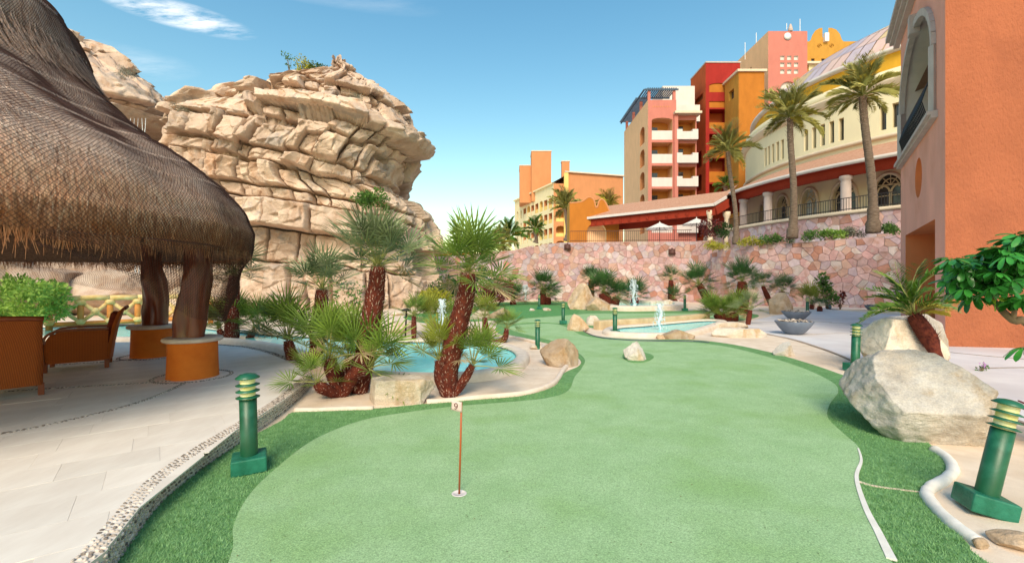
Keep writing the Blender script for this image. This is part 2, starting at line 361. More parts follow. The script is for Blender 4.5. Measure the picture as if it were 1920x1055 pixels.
# ---- terrace under the thatch
ZT = .16
rid = [(167, 1055), (206, 1019), (249, 966), (305, 900), (384, 842), (455, 798), (533, 748), (574, 713), (583, 697), (562, 680), (530, 666), (490, 654.5), (440, 647)]
te = [Vector((-1.9, -.5, 0)), Vector((-2.1, 1.3, 0))] + [G(u, v, ZT) for u, v in rid] + [Vector((-8.2, 10.8, 0)), Vector((-10.5, 10.6, 0)), Vector((-12.6, 9.4, 0)), Vector((-14, 7, 0)), Vector((-14.2, 4, 0)), Vector((-13, .5, 0)), Vector((-9, -1.5, 0)), Vector((-4, -1.4, 0))]
TE = catmull(te, 6, True)
sheet('terrace', TE, ZT - .003, MT['grout'], thick=ZT)
def inset(poly, d):
    m = len(poly); ar = sum(poly[i].x * poly[(i + 1) % m].y - poly[(i + 1) % m].x * poly[i].y for i in range(m)); s = 1 if ar > 0 else -1; out = []
    for i in range(m):
        t = (poly[(i + 1) % m] - poly[i - 1]).normalized(); out.append(Vector((poly[i].x - t.y * d * s, poly[i].y + t.x * d * s, 0)))
    return out
TI = inset(TE, .13)
terr = bpy.data.objects['terrace']
def hull2(pts):
    pts = sorted(set((p.x, p.y) for p in pts)); lo, up = [], []
    for seq, out in ((pts, lo), (pts[::-1], up)):
        for p in seq:
            while len(out) > 1 and (out[-1][0] - out[-2][0]) * (p[1] - out[-2][1]) - (out[-1][1] - out[-2][1]) * (p[0] - out[-2][0]) <= 0: out.pop()
            out.append(p)
    return lo[:-1] + up[:-1]
HT = hull2(TI)
def clip(poly, conv):
    for i in range(len(conv)):
        ax, ay = conv[i]; bx, by = conv[(i + 1) % len(conv)]; out = []
        def sd_(p): return (bx - ax) * (p[1] - ay) - (by - ay) * (p[0] - ax)
        for j in range(len(poly)):
            p, q = poly[j], poly[(j + 1) % len(poly)]; a, b = sd_(p), sd_(q)
            if a >= 0: out.append(p)
            if (a >= 0) != (b >= 0): t = a / (a - b); out.append((p[0] + (q[0] - p[0]) * t, p[1] + (q[1] - p[1]) * t))
        poly = out
        if len(poly) < 3: return None
    return poly
ang = R(38); ca, sa = math.cos(ang), math.sin(ang); cnt = 0
tw_, th_ = .61, .405
rr = random.Random(3)
for j in range(-30, 45):
    off = rr.random() * tw_
    for i in range(-34, 20):
        x0 = i * tw_ + off; y0 = j * th_; g = .0010
        q = [(x0 + g, y0 + g), (x0 + tw_ - g, y0 + g), (x0 + tw_ - g, y0 + th_ - g), (x0 + g, y0 + th_ - g)]
        q = [(ca * x - sa * y - 5, sa * x + ca * y + 4) for x, y in q]
        cxm = sum(p[0] for p in q) / 4; cym = sum(p[1] for p in q) / 4
        if cym < 1.6 or abs(cxm) / max(cym, .1) > 1.25: continue           # only where it can be seen
        q = clip(q, HT)
        if not q: continue
        a_ = abs(sum(q[k][0] * q[(k + 1) % len(q)][1] - q[(k + 1) % len(q)][0] * q[k][1] for k in range(len(q)))) / 2
        if a_ < .004: continue
        z = ZT + rr.uniform(-.001, .001)
        m_ = len(q); c0 = Vector((cxm, cym, 0))
        vs_ = [(x - cxm, y - cym, 0) for x, y in q] + [(x - cxm, y - cym, -.011) for x, y in q]
        o = link('paving_slab', mesh('paving_slab', vs_, [tuple(range(m_))] + [(k, m_ + k, m_ + (k + 1) % m_, (k + 1) % m_) for k in range(m_)], MT['travertine']), terr, (cxm, cym, z)); cnt += 1
        if cnt >= 298 and False: pass
print('slabs', cnt)
# pebbles set in the rim and in lines across the slabs
ico = bmesh.new(); bmesh.ops.create_icosphere(ico, subdivisions=1, radius=1)
IV = np.array([v.co[:] for v in ico.verts]); IF = np.array([[v.index for v in f.verts] for f in ico.faces]); ico.free()
def pebble_mesh(mat): return npmesh('pebble', IV, IF, mat, True)
PM = [pebble_mesh(MT['pebble_dark']), pebble_mesh(MT['pebble_pale'])]
def pebbles(root, items, name='pebble', limit=300):
    """items: (pos, (sx,sy,sz), rotz, tilt, dark). Largest in view are objects, rest one part"""
    items = sorted(items, key=lambda t: (t[0] - cam.location).length / max(t[1]))
    for p, s, rz, Mx, d in items[:limit]:
        o = link(name, PM[0 if d else 1], root); o.matrix_local = Matrix.Translation(p) @ Mx @ Matrix.Diagonal((*s, 1))
    rest = items[limit:]
    if rest:
        Vs, Fs, mi = [], [], []
        for k, (p, s, rz, Mx, d) in enumerate(rest):
            A = np.array((Mx @ Matrix.Diagonal((*s, 1))).to_3x3()); Vs.append(IV @ A.T + np.array(p)); Fs.append(IF + k * len(IV)); mi += [0 if d else 1] * len(IF)
        o = link('pebbles', npmesh('pebbles', np.concatenate(Vs), np.concatenate(Fs), [MT['pebble_dark'], MT['pebble_pale']], True, mi), root); o['kind'] = 'stuff'
items = []; acc = 0; m_ = len(TE)
path = [p for p in TE]; rr = random.Random(5)
def walk(path, step, closed=True):
    out = []; carry = 0; n = len(path)
    for i in range(n if closed else n - 1):
        a, b = path[i], path[(i + 1) % n]; L = (b - a).length; s = carry
        while s < L: out.append((a + (b - a) * (s / L), (b - a).normalized())); s += step
        carry = s - L
    return out
ctr = Vector((-8, 4.5, 0))
for row, zz in enumerate((.018, .048, .078, .108, .136)):
    for p, t in walk(path, .046):
        if p.y < 1.2 or p.x < -8.8: continue
        n = Vector((t.y, -t.x, 0))
        if n.dot(p - ctr) < 0: n = -n
        q = p + t * rr.uniform(-.008, .008) + t * (.023 * (row % 2)) + n * .003
        a = math.atan2(t.y, t.x)
        items.append((Vector((q.x, q.y, zz + rr.uniform(-.003, .003))), (rr.uniform(.013, .020), .010, rr.uniform(.008, .012)), 0, Matrix.Rotation(a, 4, 'Z') @ Matrix.Rotation(rr.uniform(-.5, .5), 4, 'Y'), rr.random() < .35))
for row, off in enumerate((.018, .046, .074, .102)):
    for p, t in walk(inset(path, off), .043):
        if p.y < 1.2 or p.x < -8.8: continue
        a = math.atan2(t.y, t.x) + rr.uniform(-.5, .5) + .8
        items.append((Vector((p.x, p.y, ZT - .002)) + t * rr.uniform(-.01, .01), (rr.uniform(.014, .021), rr.uniform(.009, .012), .012), 0, Matrix.Rotation(a, 4, 'Z'), rr.random() < .4))
def pline(pts, rows=2, w=.03):
    out = []
    for r_ in range(rows):
        for p, t in walk(pts, .045, False):
            n = Vector((-t.y, t.x, 0)); q = p + n * ((r_ - (rows - 1) / 2) * w) + t * rr.uniform(-.01, .01); a = math.atan2(t.y, t.x) + (.7 if r_ % 2 else -.7)
            out.append((Vector((q.x, q.y, ZT + .001)), (rr.uniform(.016, .024), rr.uniform(.009, .012), .008), 0, Matrix.Rotation(a, 4, 'Z'), rr.random() < .75))
    return out
items += pline(catmull([G(u, v, ZT) for u, v in [(350, 716), (300, 739), (240, 760), (160, 780), (80, 798), (0, 813), (-120, 832)]], 5), 2, .032)
items += pline(catmull([G(u, v, ZT) for u, v in [(325, 713), (280, 717), (200, 722), (110, 727), (60, 730), (0, 735)]], 5), 2, .03)
items += pline(catmull([G(u, v, ZT) for u, v in [(260, 672), (200, 678), (100, 684)]], 5), 2, .03)
pc1 = G(362, 705, ZT); pc2 = G(285, 667, ZT)
for pc in (pc1, pc2): 
    ring = [pc + Vector((.5 * math.cos(a), .5 * math.sin(a), 0)) for a in np.linspace(0, 2 * math.pi, 40)]
    items += pline(ring, 2, .035)
pebbles(terr, items)

# ---- plaza on the right, slabs with dark joints
pl_out = [(1395, 612), (1430, 624), (1490, 637), (1560, 660), (1612, 682), (1700, 715), (1800, 752), (1935, 800), (2100, 850)]
plz = [G(*p) for p in pl_out] + [Vector((17, 8, 0)), Vector((19, 14, 0)), Vector((18, 27, 0)), G(1690, 578.5), G(1600, 578.5), G(1540, 580), G(1500, 583), G(1465, 590), G(1425, 598), G(1400, 604)]
sheet('plaza', catmull(plz, 4, True), .02, MT['plaza'], thick=.02)
def strip(name, px_, w, z, mat):
    return ribbon(name, px_, (w, w), z, mat, .006)
plaza_o = bpy.data.objects['plaza']
for i, l in enumerate([[(1410, 618), (1430, 625), (1490, 638), (1560, 661), (1612, 683), (1700, 716), (1800, 753), (1935, 801)], [(1555, 606), (1620, 608), (1690, 611)], [(1780, 662), (1840, 668), (1930, 676)], [(1838, 693), (1880, 691.5), (1940, 691)], [(1400, 606), (1470, 604.5), (1560, 605)], [(1520, 628), (1580, 626), (1660, 630)]]):
    strip('pebble_joint', l, .05 if i in (0, 3, 2) else .03, .027, MT['pebble_dark']).parent = plaza_o

# ---- turf pile near the camera
def turf_pile():
    poly = [(p.x, p.y) for p in catmull(fo, 5, True)]; gp = [(p.x, p.y) for p in catmull(go, 6, True)]
    def inside(X, Y, pg):
        c = np.zeros(len(X), bool); n = len(pg)
        for i in range(n):
            x1, y1 = pg[i]; x2, y2 = pg[i - 1]
            if y1 == y2: continue
            k = ((y1 > Y) != (y2 > Y)) & (X < (x2 - x1) * (Y - y1) / (y2 - y1) + x1); c ^= k
        return c
    N = 330000; y = 1.9 + 5.2 * rng.random(N) ** 1.35; x = (rng.random(N) * 2 - 1) * (y * 1.15)
    ok = inside(x, y, poly) & ~inside(x, y, gp); x, y = x[ok], y[ok]; n = len(x)
    print('blades', n)
    a = rng.random(n) * 6.283; h = .010 + .012 * rng.random(n); w = .0026; l = .008 + .01 * rng.random(n); b = rng.random(n) * 6.283
    V = np.empty((n, 3, 3)); V[:, 0] = np.c_[x - w * np.cos(a), y - w * np.sin(a), np.full(n, .011)]; V[:, 1] = np.c_[x + w * np.cos(a), y + w * np.sin(a), np.full(n, .011)]
    V[:, 2] = np.c_[x + l * np.cos(b), y + l * np.sin(b), .012 + h]
    o = link('turf_pile', npmesh('turf_pile', V.reshape(-1, 3), np.arange(3 * n).reshape(-1, 3), MT['blade'], False)); setp(o, 'short dark green artificial turf pile around the putting green', 'turf', None, 'stuff')
turf_pile()
# ---------------------------------------------------------------- rock
def rock_mat(name, a, b, c, grey, sc=1.0, stain=(.30, .20, .12)):
    m = bpy.data.materials.new(name); m.use_nodes = True; nt = m.node_tree; bs = nt.nodes['Principled BSDF']; bs.inputs['Roughness'].default_value = .92; bs.inputs['Specular IOR Level'].default_value = .2
    t = node(nt, 'ShaderNodeTexCoord'); oi = node(nt, 'ShaderNodeObjectInfo')
    ad = node(nt, 'ShaderNodeVectorMath', operation='ADD'); nt.links.new(t.outputs['Object'], ad.inputs[0])
    def nse(scale, det, src, stretch=None):
        n = node(nt, 'ShaderNodeTexNoise'); n.inputs['Scale'].default_value = scale; n.inputs['Detail'].default_value = det; n.inputs['Roughness'].default_value = .62
        if stretch:
            mpn = node(nt, 'ShaderNodeMapping'); mpn.inputs['Scale'].default_value = stretch; nt.links.new(src, mpn.inputs[0]); src = mpn.outputs[0]
        nt.links.new(src, n.inputs[0]); return n.outputs[0]
    def ramp(src, p0, c0, p1, c1):
        r = node(nt, 'ShaderNodeValToRGB'); r.color_ramp.elements[0].position = p0; r.color_ramp.elements[1].position = p1; r.color_ramp.elements[0].color = (*c0, 1); r.color_ramp.elements[1].color = (*c1, 1); nt.links.new(src, r.inputs[0]); return r.outputs[0]
    def mixc(f, x, y):
        mx = node(nt, 'ShaderNodeMix', data_type='RGBA')
        nt.links.new(f, mx.inputs[0])
        for i, s in ((6, x), (7, y)):
            if isinstance(s, tuple): mx.inputs[i].default_value = (*s, 1)
            else: nt.links.new(s, mx.inputs[i])
        return mx.outputs[2]
    o = t.outputs['Object']
    base = ramp(nse(1.6 * sc, 8, o), .35, a, .65, b)
    base = mixc(ramp(nse(.55 * sc, 5, o), .48, (0, 0, 0), .66, (1, 1, 1)), base, c)
    base = mixc(ramp(nse(.8 * sc, 7, o, (1, 1, 1.6)), .56, (0, 0, 0), .64, (.75, .75, .75)), base, grey)
    base = mixc(ramp(nse(.9 * sc, 8, o, (1.4, 1.4, .45)), .54, (0, 0, 0), .68, (.8, .8, .8)), base, stain)
    sp = ramp(nse(45 * sc ** .5, 3, o), .3, (.80, .80, .80), .7, (1.12, 1.12, 1.12))
    mu = node(nt, 'ShaderNodeMix', data_type='RGBA', blend_type='MULTIPLY'); mu.inputs[0].default_value = 1; nt.links.new(base, mu.inputs[6]); nt.links.new(sp, mu.inputs[7])
    hs = node(nt, 'ShaderNodeHueSaturation'); mr = node(nt, 'ShaderNodeMapRange'); mr.inputs[3].default_value = .80; mr.inputs[4].default_value = 1.16; nt.links.new(oi.outputs['Random'], mr.inputs[0]); nt.links.new(mr.outputs[0], hs.inputs['Value']); nt.links.new(mu.outputs[2], hs.inputs['Color'])
    nt.links.new(hs.outputs[0], bs.inputs['Base Color'])
    b1 = node(nt, 'ShaderNodeBump'); b1.inputs['Strength'].default_value = .8; b1.inputs['Distance'].default_value = .07 / sc; nt.links.new(nse(4 * sc, 10, o, (1, 1, 1.8)), b1.inputs['Height'])
    b2 = node(nt, 'ShaderNodeBump'); b2.inputs['Strength'].default_value = .7; b2.inputs['Distance'].default_value = .02 / sc; nt.links.new(nse(16 * sc, 8, o, (1, 1, 2.2)), b2.inputs['Height']); nt.links.new(b1.outputs[0], b2.inputs['Normal'])
    nt.links.new(b2.outputs[0], bs.inputs['Normal']); MT[name] = m
rock_mat('cliff', (.47, .33, .24), (.72, .56, .44), (.63, .46, .36), (.36, .31, .28), .7, (.44, .25, .15))
rock_mat('boulder', (.46, .31, .19), (.64, .48, .34), (.58, .46, .36), (.36, .31, .27), 2.2, (.42, .23, .09))
rock_mat('boulder_grey', (.48, .43, .38), (.68, .63, .57), (.58, .48, .38), (.40, .36, .32), 2.0, (.40, .27, .14))
rock_mat('boulder_pale', (.56, .46, .36), (.72, .63, .54), (.62, .50, .38), (.44, .38, .33), 2.4, (.44, .28, .13))

def rock_mass(root, ztop, xr, xl, yc, hb, s_org, seed, nth=760, nzv=380, front=(-1, .25), tilt=.10, layers=None, expo=3.2, zbot=-.6, amp=1.0, jstep=(.7, 2.0)):
    """xr, xl, yc, hb: functions of z giving right, left, centre depth and half depth of the crag"""
    rg = np.random.default_rng(seed)
    zl = np.linspace(zbot, ztop, nzv)
    # theta with more samples on the front
    th = np.linspace(0, 2 * np.pi, 20001); wgt = 1 + 3.0 * (np.sin(th) < .3); cdf = np.cumsum(wgt); cdf = (cdf - cdf[0]) / (cdf[-1] - cdf[0])
    zm = zbot + .35 * (ztop - zbot)
    def sec(th, z):
        c, s = np.cos(th), np.sin(th); xR, xL = xr(z), xl(z); cx = (xR + xL) / 2; a = np.maximum((xR - xL) / 2, .02); b = np.maximum(hb(z), .02); e = 2 / expo
        return cx + a * np.sign(c) * np.abs(c) ** e, yc(z) + b * np.sign(s) * np.abs(s) ** e
    X0, Y0 = sec(th, zm); dl = np.hypot(np.diff(X0), np.diff(Y0)); al = np.concatenate([[0], np.cumsum(dl * (1 + 2.2 * (np.sin((th[1:] + th[:-1]) / 2) < .3)))]); tt = np.interp(np.linspace(0, al[-1], nth, endpoint=False), al, th)
    arc = np.concatenate([[0], np.cumsum(dl)]); S1 = np.interp(tt, th, arc)
    TH, Z = np.meshgrid(tt, zl); S, _ = np.meshgrid(S1, zl)
    X, Y = sec(TH, Z)
    nx = np.roll(Y, -1, 1) - np.roll(Y, 1, 1); ny = -(np.roll(X, -1, 1) - np.roll(X, 1, 1)); l = np.hypot(nx, ny) + 1e-9; nx /= l; ny /= l
    # strata
    if layers is None:
        layers = [zbot - 3]; 
        while layers[-1] < ztop + 6: layers.append(layers[-1] + rg.choice([.35, .6, .9, 1.4, 2.1]) * rg.uniform(.8, 1.2))
    L = np.array(layers); nL = len(L)
    q = np.stack([S * .13, Z * .16, np.zeros_like(S)], -1)
    zz = Z + tilt * (S - s_org) + .6 * vnoise(q, seed) + .07 * vnoise(q * 5.1, seed + 3)
    li = np.clip(np.searchsorted(L, zz), 1, nL - 1); z0 = L[li - 1]; z1 = L[li]; dzb = np.minimum(zz - z0, z1 - zz)
    ss = S + .10 * vnoise(np.stack([S * .3, Z * .35, np.ones_like(S)], -1), seed + 5) + .5 * vnoise(np.stack([S * .05, Z * .12, 2 * np.ones_like(S)], -1), seed + 8)
    Smax = S.max() + 5; base = [-6.0]
    while base[-1] < Smax: base.append(base[-1] + rg.uniform(*jstep))
    base = np.array(base); bid = np.zeros_like(li); dsb = np.full(S.shape, 9.0); gx = np.zeros_like(S); off = np.zeros_like(S)
    lo = rg.normal(0, .26, nL); lo[::3] += .3
    for k in range(1, nL):
        mk = li == k
        if not mk.any(): continue
        keep = rg.random(len(base)) < (.92 if k % 3 else .7); J = base[keep] + rg.normal(0, .10, keep.sum()); extra = rg.uniform(-6, Smax, int(Smax / 7)); J = np.sort(np.concatenate([J, extra])); J = J[np.concatenate([[True], np.diff(J) > .45])]
        sl = rg.normal(0, .16); sk_ = ss[mk] + sl * (zz[mk] - (z0[mk] + z1[mk]) / 2)
        b = np.clip(np.searchsorted(J, sk_), 1, len(J) - 1); dsb[mk] = np.minimum(sk_ - J[b - 1], J[b] - sk_); bid[mk] = k * 1000 + b
        ro = rg.normal(0, .26, len(J) + 1); rx = rg.normal(0, .10, len(J) + 1); rz_ = rg.normal(-.04, .13, len(J) + 1)
        mid = (J[b] + J[b - 1]) / 2
        off[mk] = lo[k] + ro[b] + np.clip(rx[b] * (sk_ - mid), -.3, .3) + np.clip(rz_[b] * (zz[mk] - (z0[mk] + z1[mk]) / 2), -.3, .3)
    # chipped facets: jittered cells, each its own little plane
    cs = np.array([.72, .55]); uv = np.stack([S, Z], -1) / cs + .35 * np.stack([vnoise(np.stack([S, Z, 0 * S], -1) * .9, seed + 51), vnoise(np.stack([S, Z, 1 + 0 * S], -1) * .9, seed + 52)], -1); ci = np.floor(uv).astype(np.int64); bd = np.full(S.shape, 9.0); b2 = np.full(S.shape, 9.0); fv = np.zeros_like(S)
    for oy in (-1, 0, 1):
        for ox in (-1, 0, 1):
            cx_, cy_ = ci[..., 0] + ox, ci[..., 1] + oy; jx = _h(cx_, cy_, 0 * cx_ + 1, seed); jy = _h(cx_, cy_, 0 * cx_ + 2, seed); ddx = uv[..., 0] - cx_ - jx; ddy = uv[..., 1] - cy_ - jy; dd = np.hypot(ddx, ddy); nearer = dd < bd
            pl = (_h(cx_, cy_, 0 * cx_ + 3, seed) - .5) * .16 + (_h(cx_, cy_, 0 * cx_ + 4, seed) - .5) * .46 * ddx + (_h(cx_, cy_, 0 * cx_ + 5, seed) - .5) * .50 * ddy
            b2 = np.where(nearer, bd, np.minimum(b2, dd)); fv = np.where(nearer, pl, fv); bd = np.minimum(bd, dd)
    gap = b2 - bd; chip = fv * np.clip(gap / .12, 0, 1) - .09 * np.clip(1 - gap / .06, 0, 1) * (_h(ci[..., 0], ci[..., 1], 0 * ci[..., 0] + 7, seed) > .45)
    wj = .5 + .5 * vnoise(np.stack([S * .5, Z * .5, 5 * np.ones_like(S)], -1), seed + 11)      # some joints are tight, some gape
    d = np.minimum(dzb * 1.0, dsb * 1.15); r = np.clip(d / .15, 0, 1)
    disp = off + chip - .15 * (1 - r) ** 1.5 - np.where(d < .11, .85 * (1 - d / .11) * (.15 + 1.15 * wj), 0)
    q3 = np.stack([X, Y, Z], -1)
    disp += .10 * fbm(q3 * .5, 2, seed + 20) + .05 * fbm(q3 * 3.0, 4, seed + 30)
    fade = np.clip((ztop - Z) / 1.2, .0, 1)
    disp *= amp * (.5 + .5 * fade)
    X = X + nx * disp; Y = Y + ny * disp; Z2 = Z + .10 * fbm(q3 * .8, 3, seed + 40) + .24 * (rg.normal(0, 1, 4000)[(bid * 7 + 13) % 4000]) * np.clip((Z - ztop * .45) / 3, 0, 1)
    V = np.stack([X, Y, Z2], -1).reshape(-1, 3)
    I = np.arange(nzv * nth).reshape(nzv, nth); Fq = np.stack([I[:-1], np.roll(I, -1, 1)[:-1], np.roll(I, -1, 1)[1:], I[1:]], -1).reshape(-1, 4)
    fb = bid[:-1].reshape(-1); st = np.sin(TH[:-1]).reshape(-1); fb = np.where(st > front[1], -1, fb)
    top = npmesh('t', V[:3], np.array([[0, 1, 2]]), MT['cliff']); bpy.data.meshes.remove(top)
    ids, inv, ct = np.unique(fb, return_inverse=True, return_counts=True)
    small = ct < 60; order = np.argsort(-ct); keepset = [i for i in order if ids[i] != -1 and not small[i]][:285]
    gid = np.full(len(ids), -1); 
    for j, i in enumerate(keepset): gid[i] = j
    fg = gid[inv]; loc = np.array(root.location)
    # vertex normals over the whole crag so that the split does not show
    o_ = np.argsort(fg, kind='stable'); fs = fg[o_]; cuts = np.flatnonzero(np.diff(fs)) + 1
    for grp in np.split(o_, cuts):
        Fg = Fq[grp]; uq, rv = np.unique(Fg, return_inverse=True); g = fg[grp[0]]
        c = V[uq].mean(0) if g >= 0 else loc
        me = npmesh('rock_block' if g >= 0 else 'rock_core', V[uq] - loc, rv.reshape(-1, 4), MT['cliff'], False)
        o = link(me.name.split('.')[0], me, root)
        if g < 0: o['kind'] = 'stuff'
    # cap
    cap = V[(nzv - 1) * nth:] - loc
    me = mesh('rock_cap', cap, [tuple(range(len(cap)))], MT['cliff'], True); link('rock_cap', me, root)
    print('blocks', len(keepset), 'of', len(ids))

# main crag: outline read at a depth of 31 m
DM = 31.0
def zof(v, d=DM): return H + (CY - v) / F * d
def xof(u, d=DM): return (u - CX) / F * d
vr = [(600, 834), (560, 832), (500, 822), (450, 815), (425, 812), (405, 806), (388, 792), (375, 770), (360, 763), (335, 770), (312, 786), (290, 800), (268, 790), (245, 776), (225, 768), (205, 745), (190, 735), (175, 715), (160, 690), (145, 686), (130, 668), (128, 676), (118, 665)]
vl = [(600, 180), (400, 240), (320, 300), (260, 312), (240, 305), (215, 297), (205, 322), (192, 362), (178, 378), (168, 392), (160, 440), (152, 475), (145, 515), (135, 535), (128, 556), (118, 590)]
zr_ = [zof(v, 32.5) for v, u in vr]; xr_ = [xof(u, 34) - .25 for v, u in vr]; zl_ = [zof(v, 28.5) for v, u in vl]; xl_ = [xof(u, 28.2) + .2 for v, u in vl]
root = empty('rock_crag', (-13, 31, 0), 'towering tan layered rock crag with deep cracks behind the fan palms', 'rock crag')
rock_mass(root, 16.2, lambda z: np.interp(z, zr_, xr_), lambda z: np.interp(z, zl_, xl_),
          lambda z: np.interp(z, [0, 8, 12, 14, 16.6], [31.2, 31.4, 31.2, 31.0, 31.2]), lambda z: np.interp(z, [-1, 3, 7, 9.5, 11, 13, 15, 16.6], [5.6, 5.4, 5.7, 6.2, 5.6, 4.0, 2.2, 1.0]), 46, 5, nth=860, nzv=430, layers=[-8, -5.5, -3.2, -.8, 1.9, 3.9, 5.5, 6.2, 7.5, 8.2, 9.5, 10.2, 11.1, 12.2, 12.9, 14.0, 14.8, 16, 17.2, 19, 21, 24])
# second crag behind the thatch, runs on to the left and towards the viewer
vr2 = [(600, 330), (430, 320), (330, 235), (260, 222), (222, 232), (205, 290), (175, 268), (150, 240), (120, 205), (95, 180), (80, 158), (60, 120), (30, 60)]
DL = 33.0
z2 = [zof(v, DL) for v, u in vr2]; x2 = [xof(u, DL) for v, u in vr2]
root = empty('rock_crag', (-34, 29, 0), 'tan rock crag rising behind the thatched roof beside the waterfall', 'rock crag')
rock_mass(root, 20.5, lambda z: np.interp(z, z2, x2), lambda z: np.interp(z, [0, 12, 20.5], [-62, -60, -46]), lambda z: np.interp(z, [0, 10, 20.5], [33.5, 34, 34]), lambda z: np.interp(z, [-1, 4, 10, 15, 20.5], [8.5, 7.5, 8, 6, 2.5]), 20, 17, nth=540, nzv=220, tilt=-.04)
root = empty('added_ridge', (-36, 14, 0), 'added tan rock ridge on the far left, invented as a sun blocker', 'rock ridge')
rock_mass(root, 6.5, lambda z: np.interp(z, [-1, 3, 6.5], [-22, -23, -27]), lambda z: np.interp(z, [0, 6.5], [-45, -38]), lambda z: 11 + 0 * z, lambda z: np.interp(z, [-1, 4, 6.5], [16, 15, 10]), 20, 29, nth=420, nzv=100, tilt=.03)  # ridge invented to keep the sun off the garden, since lowered
B_lip = True
# dark mouth behind the waterfall joins the two crags
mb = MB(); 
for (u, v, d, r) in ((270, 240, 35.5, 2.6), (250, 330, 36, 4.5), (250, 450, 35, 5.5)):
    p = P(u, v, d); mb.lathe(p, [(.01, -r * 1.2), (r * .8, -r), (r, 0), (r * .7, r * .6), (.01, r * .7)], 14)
mt('wet_shaded_rock', (.07, .04, .03), (.16, .10, .07), 2, .6, .8, 6, bdist=.1)  # dark tone puts the hollow's shade into the wet stone colour
setp(mb.build('cave_rock', MT['wet_shaded_rock'], None, True), 'dark hollow of rock behind the small waterfall', 'rock')

# lower rounded rocks under the eaves, beyond the log railing
def boulder(name, label, c, size, seed, mat='boulder', planes=14, rz=0, group=None, sub=5, flat=.12, cuts=(), rough=1.0, cat='boulder', sink=.12, keep=.62):
    rg = np.random.default_rng(seed); bm = bmesh.new(); bmesh.ops.create_icosphere(bm, subdivisions=sub, radius=1)
    V = np.array([v.co[:] for v in bm.verts]); T = np.array([[v.index for v in f.verts] for f in bm.faces]); bm.free()
    N = rg.normal(0, 1, (planes, 3)); N /= np.linalg.norm(N, axis=1)[:, None]
    for n in list(N) + [np.array(c_[:3]) / np.linalg.norm(c_[:3]) for c_ in cuts]:
        h = rg.uniform(keep, .88)
        for c_ in cuts:
            if np.allclose(n, np.array(c_[:3]) / np.linalg.norm(c_[:3])): h = c_[3]
        d = V @ n - h; V = V - np.where(d > 0, d, 0)[:, None] * n
    V = V * (np.array(size) / 2)
    s = max(size); V += (V / (np.linalg.norm(V, axis=1)[:, None] + 1e-9)) * (s * .020 * rough * fbm(V * 3.2 / s + seed, 3, seed) + s * .012 * rough * np.abs(fbm(V * 9 / s, 4, seed + 4)) + s * .006 * rough * fbm(V * 30 / s, 3, seed + 9))[:, None]
    ca_, sa_ = math.cos(rz), math.sin(rz); V = V @ np.array([[ca_, sa_, 0], [-sa_, ca_, 0], [0, 0, 1]])
    V[:, 2] -= V[:, 2].min() + sink * size[2]
    o = link(name, npmesh(name, V, T, MT[mat], False), None, c); return setp(o, label, cat, group)
B = boulder
for i, (u, v, d, s, lab) in enumerate([(30, 545, 21, (7, 4, 2.9), 'wide pale rock left of the log railing, low under the thatch'), (210, 548, 22, (5.2, 3.6, 2.3), 'rounded tan rock straight behind the log railing'), (120, 520, 24, (8, 4, 3.6), 'broad flat-topped rock behind the log railing, under the hanging net'), (275, 520, 24.5, (3.6, 3, 3.2), 'grey rock below the waterfall behind the railing end'), (345, 540, 20, (2.0, 1.8, 1.5), 'yellowish boulder beside the right end of the log railing'), (362, 560, 19, (1.8, 1.5, .9), 'low yellowish boulder between the two carved posts'), (-120, 540, 20, (8, 5, 3.2), 'large tan rock at the far left edge below the thatch')]):
    p = P(u, v, d); B('garden_rock', lab, (p.x, p.y, 0), s, 40 + i, 'cliff' if i < 4 else 'boulder', 9, 0, 'rocks beyond the log railing', keep=.7, cat='rock')
# ---- boulders in the garden
def gb(label, u, v, w_px, h_px, seed, mat='boulder', dy=.8, rz=0, **k):
    p = G(u, v); d = p.y; w = w_px / F * d; h = h_px / F * d * 1.42; k.setdefault('sink', .30)
    d2 = d + w * dy * .5
    return B('boulder', label, (p.x * d2 / d, d2, 0), (w * d2 / d, w * dy, h * d2 / d), seed, mat, rz=rz, group='boulders set around the putting greens', **k)
gb('wide flat-topped pale boulder at the foot of the fan palms by the green', 748, 764, 140, 60, 1, 'boulder_pale', .62, cuts=((0, 0, 1, .66), (.05, -1, -.1, .62), (1, -.3, 0, .8), (-1, -.2, 0, .84)), planes=7, rough=.8)
gb('brown angular boulder at the edge of the sand strip beside the green', 1048, 690, 84, 50, 3, 'boulder', .8, cuts=((-.55, -.4, .75, .5), (.8, -.5, .35, .62), (-.1, -.95, .2, .62)), planes=6)
gb('jagged pale peaked rock standing alone on the green', 1192, 680, 48, 42, 12, 'boulder_grey', .8, cuts=((-.6, -.4, .6, .42), (.75, -.35, .5, .45), (.1, -.9, .3, .6)), planes=12, rough=1.8)
gb('upright tan boulder on the left of the small pool', 1084, 622, 42, 34, 8, 'boulder', .8, cuts=((-.3, -.9, .3, .6), (.7, 0, .7, .6)))
gb('small pale rock behind the upright boulder by the small pool', 1112, 611, 30, 22, 14, 'boulder_pale', .8)
gb('low brown stone on the sand rim behind the pool bollard', 1142, 613, 34, 9, 15, 'boulder', .7)
gb('low triangular beige boulder on the near rim of the small pool', 1272, 637, 62, 24, 9, 'boulder', .6, cuts=((-.5, 0, .85, .5), (.5, 0, .85, .5), (0, -1, .2, .6)), planes=6)
gb('small dark brown stone beside the triangular beige boulder', 1240, 636, 20, 12, 19, 'boulder', .7)
gb('long flat slab of pinkish rock beyond the small pool', 1385, 634, 102, 24, 10, 'boulder_pale', .42, cuts=((0, 0, 1, .62), (.1, -1, -.05, .62)), planes=8, rz=-.08)
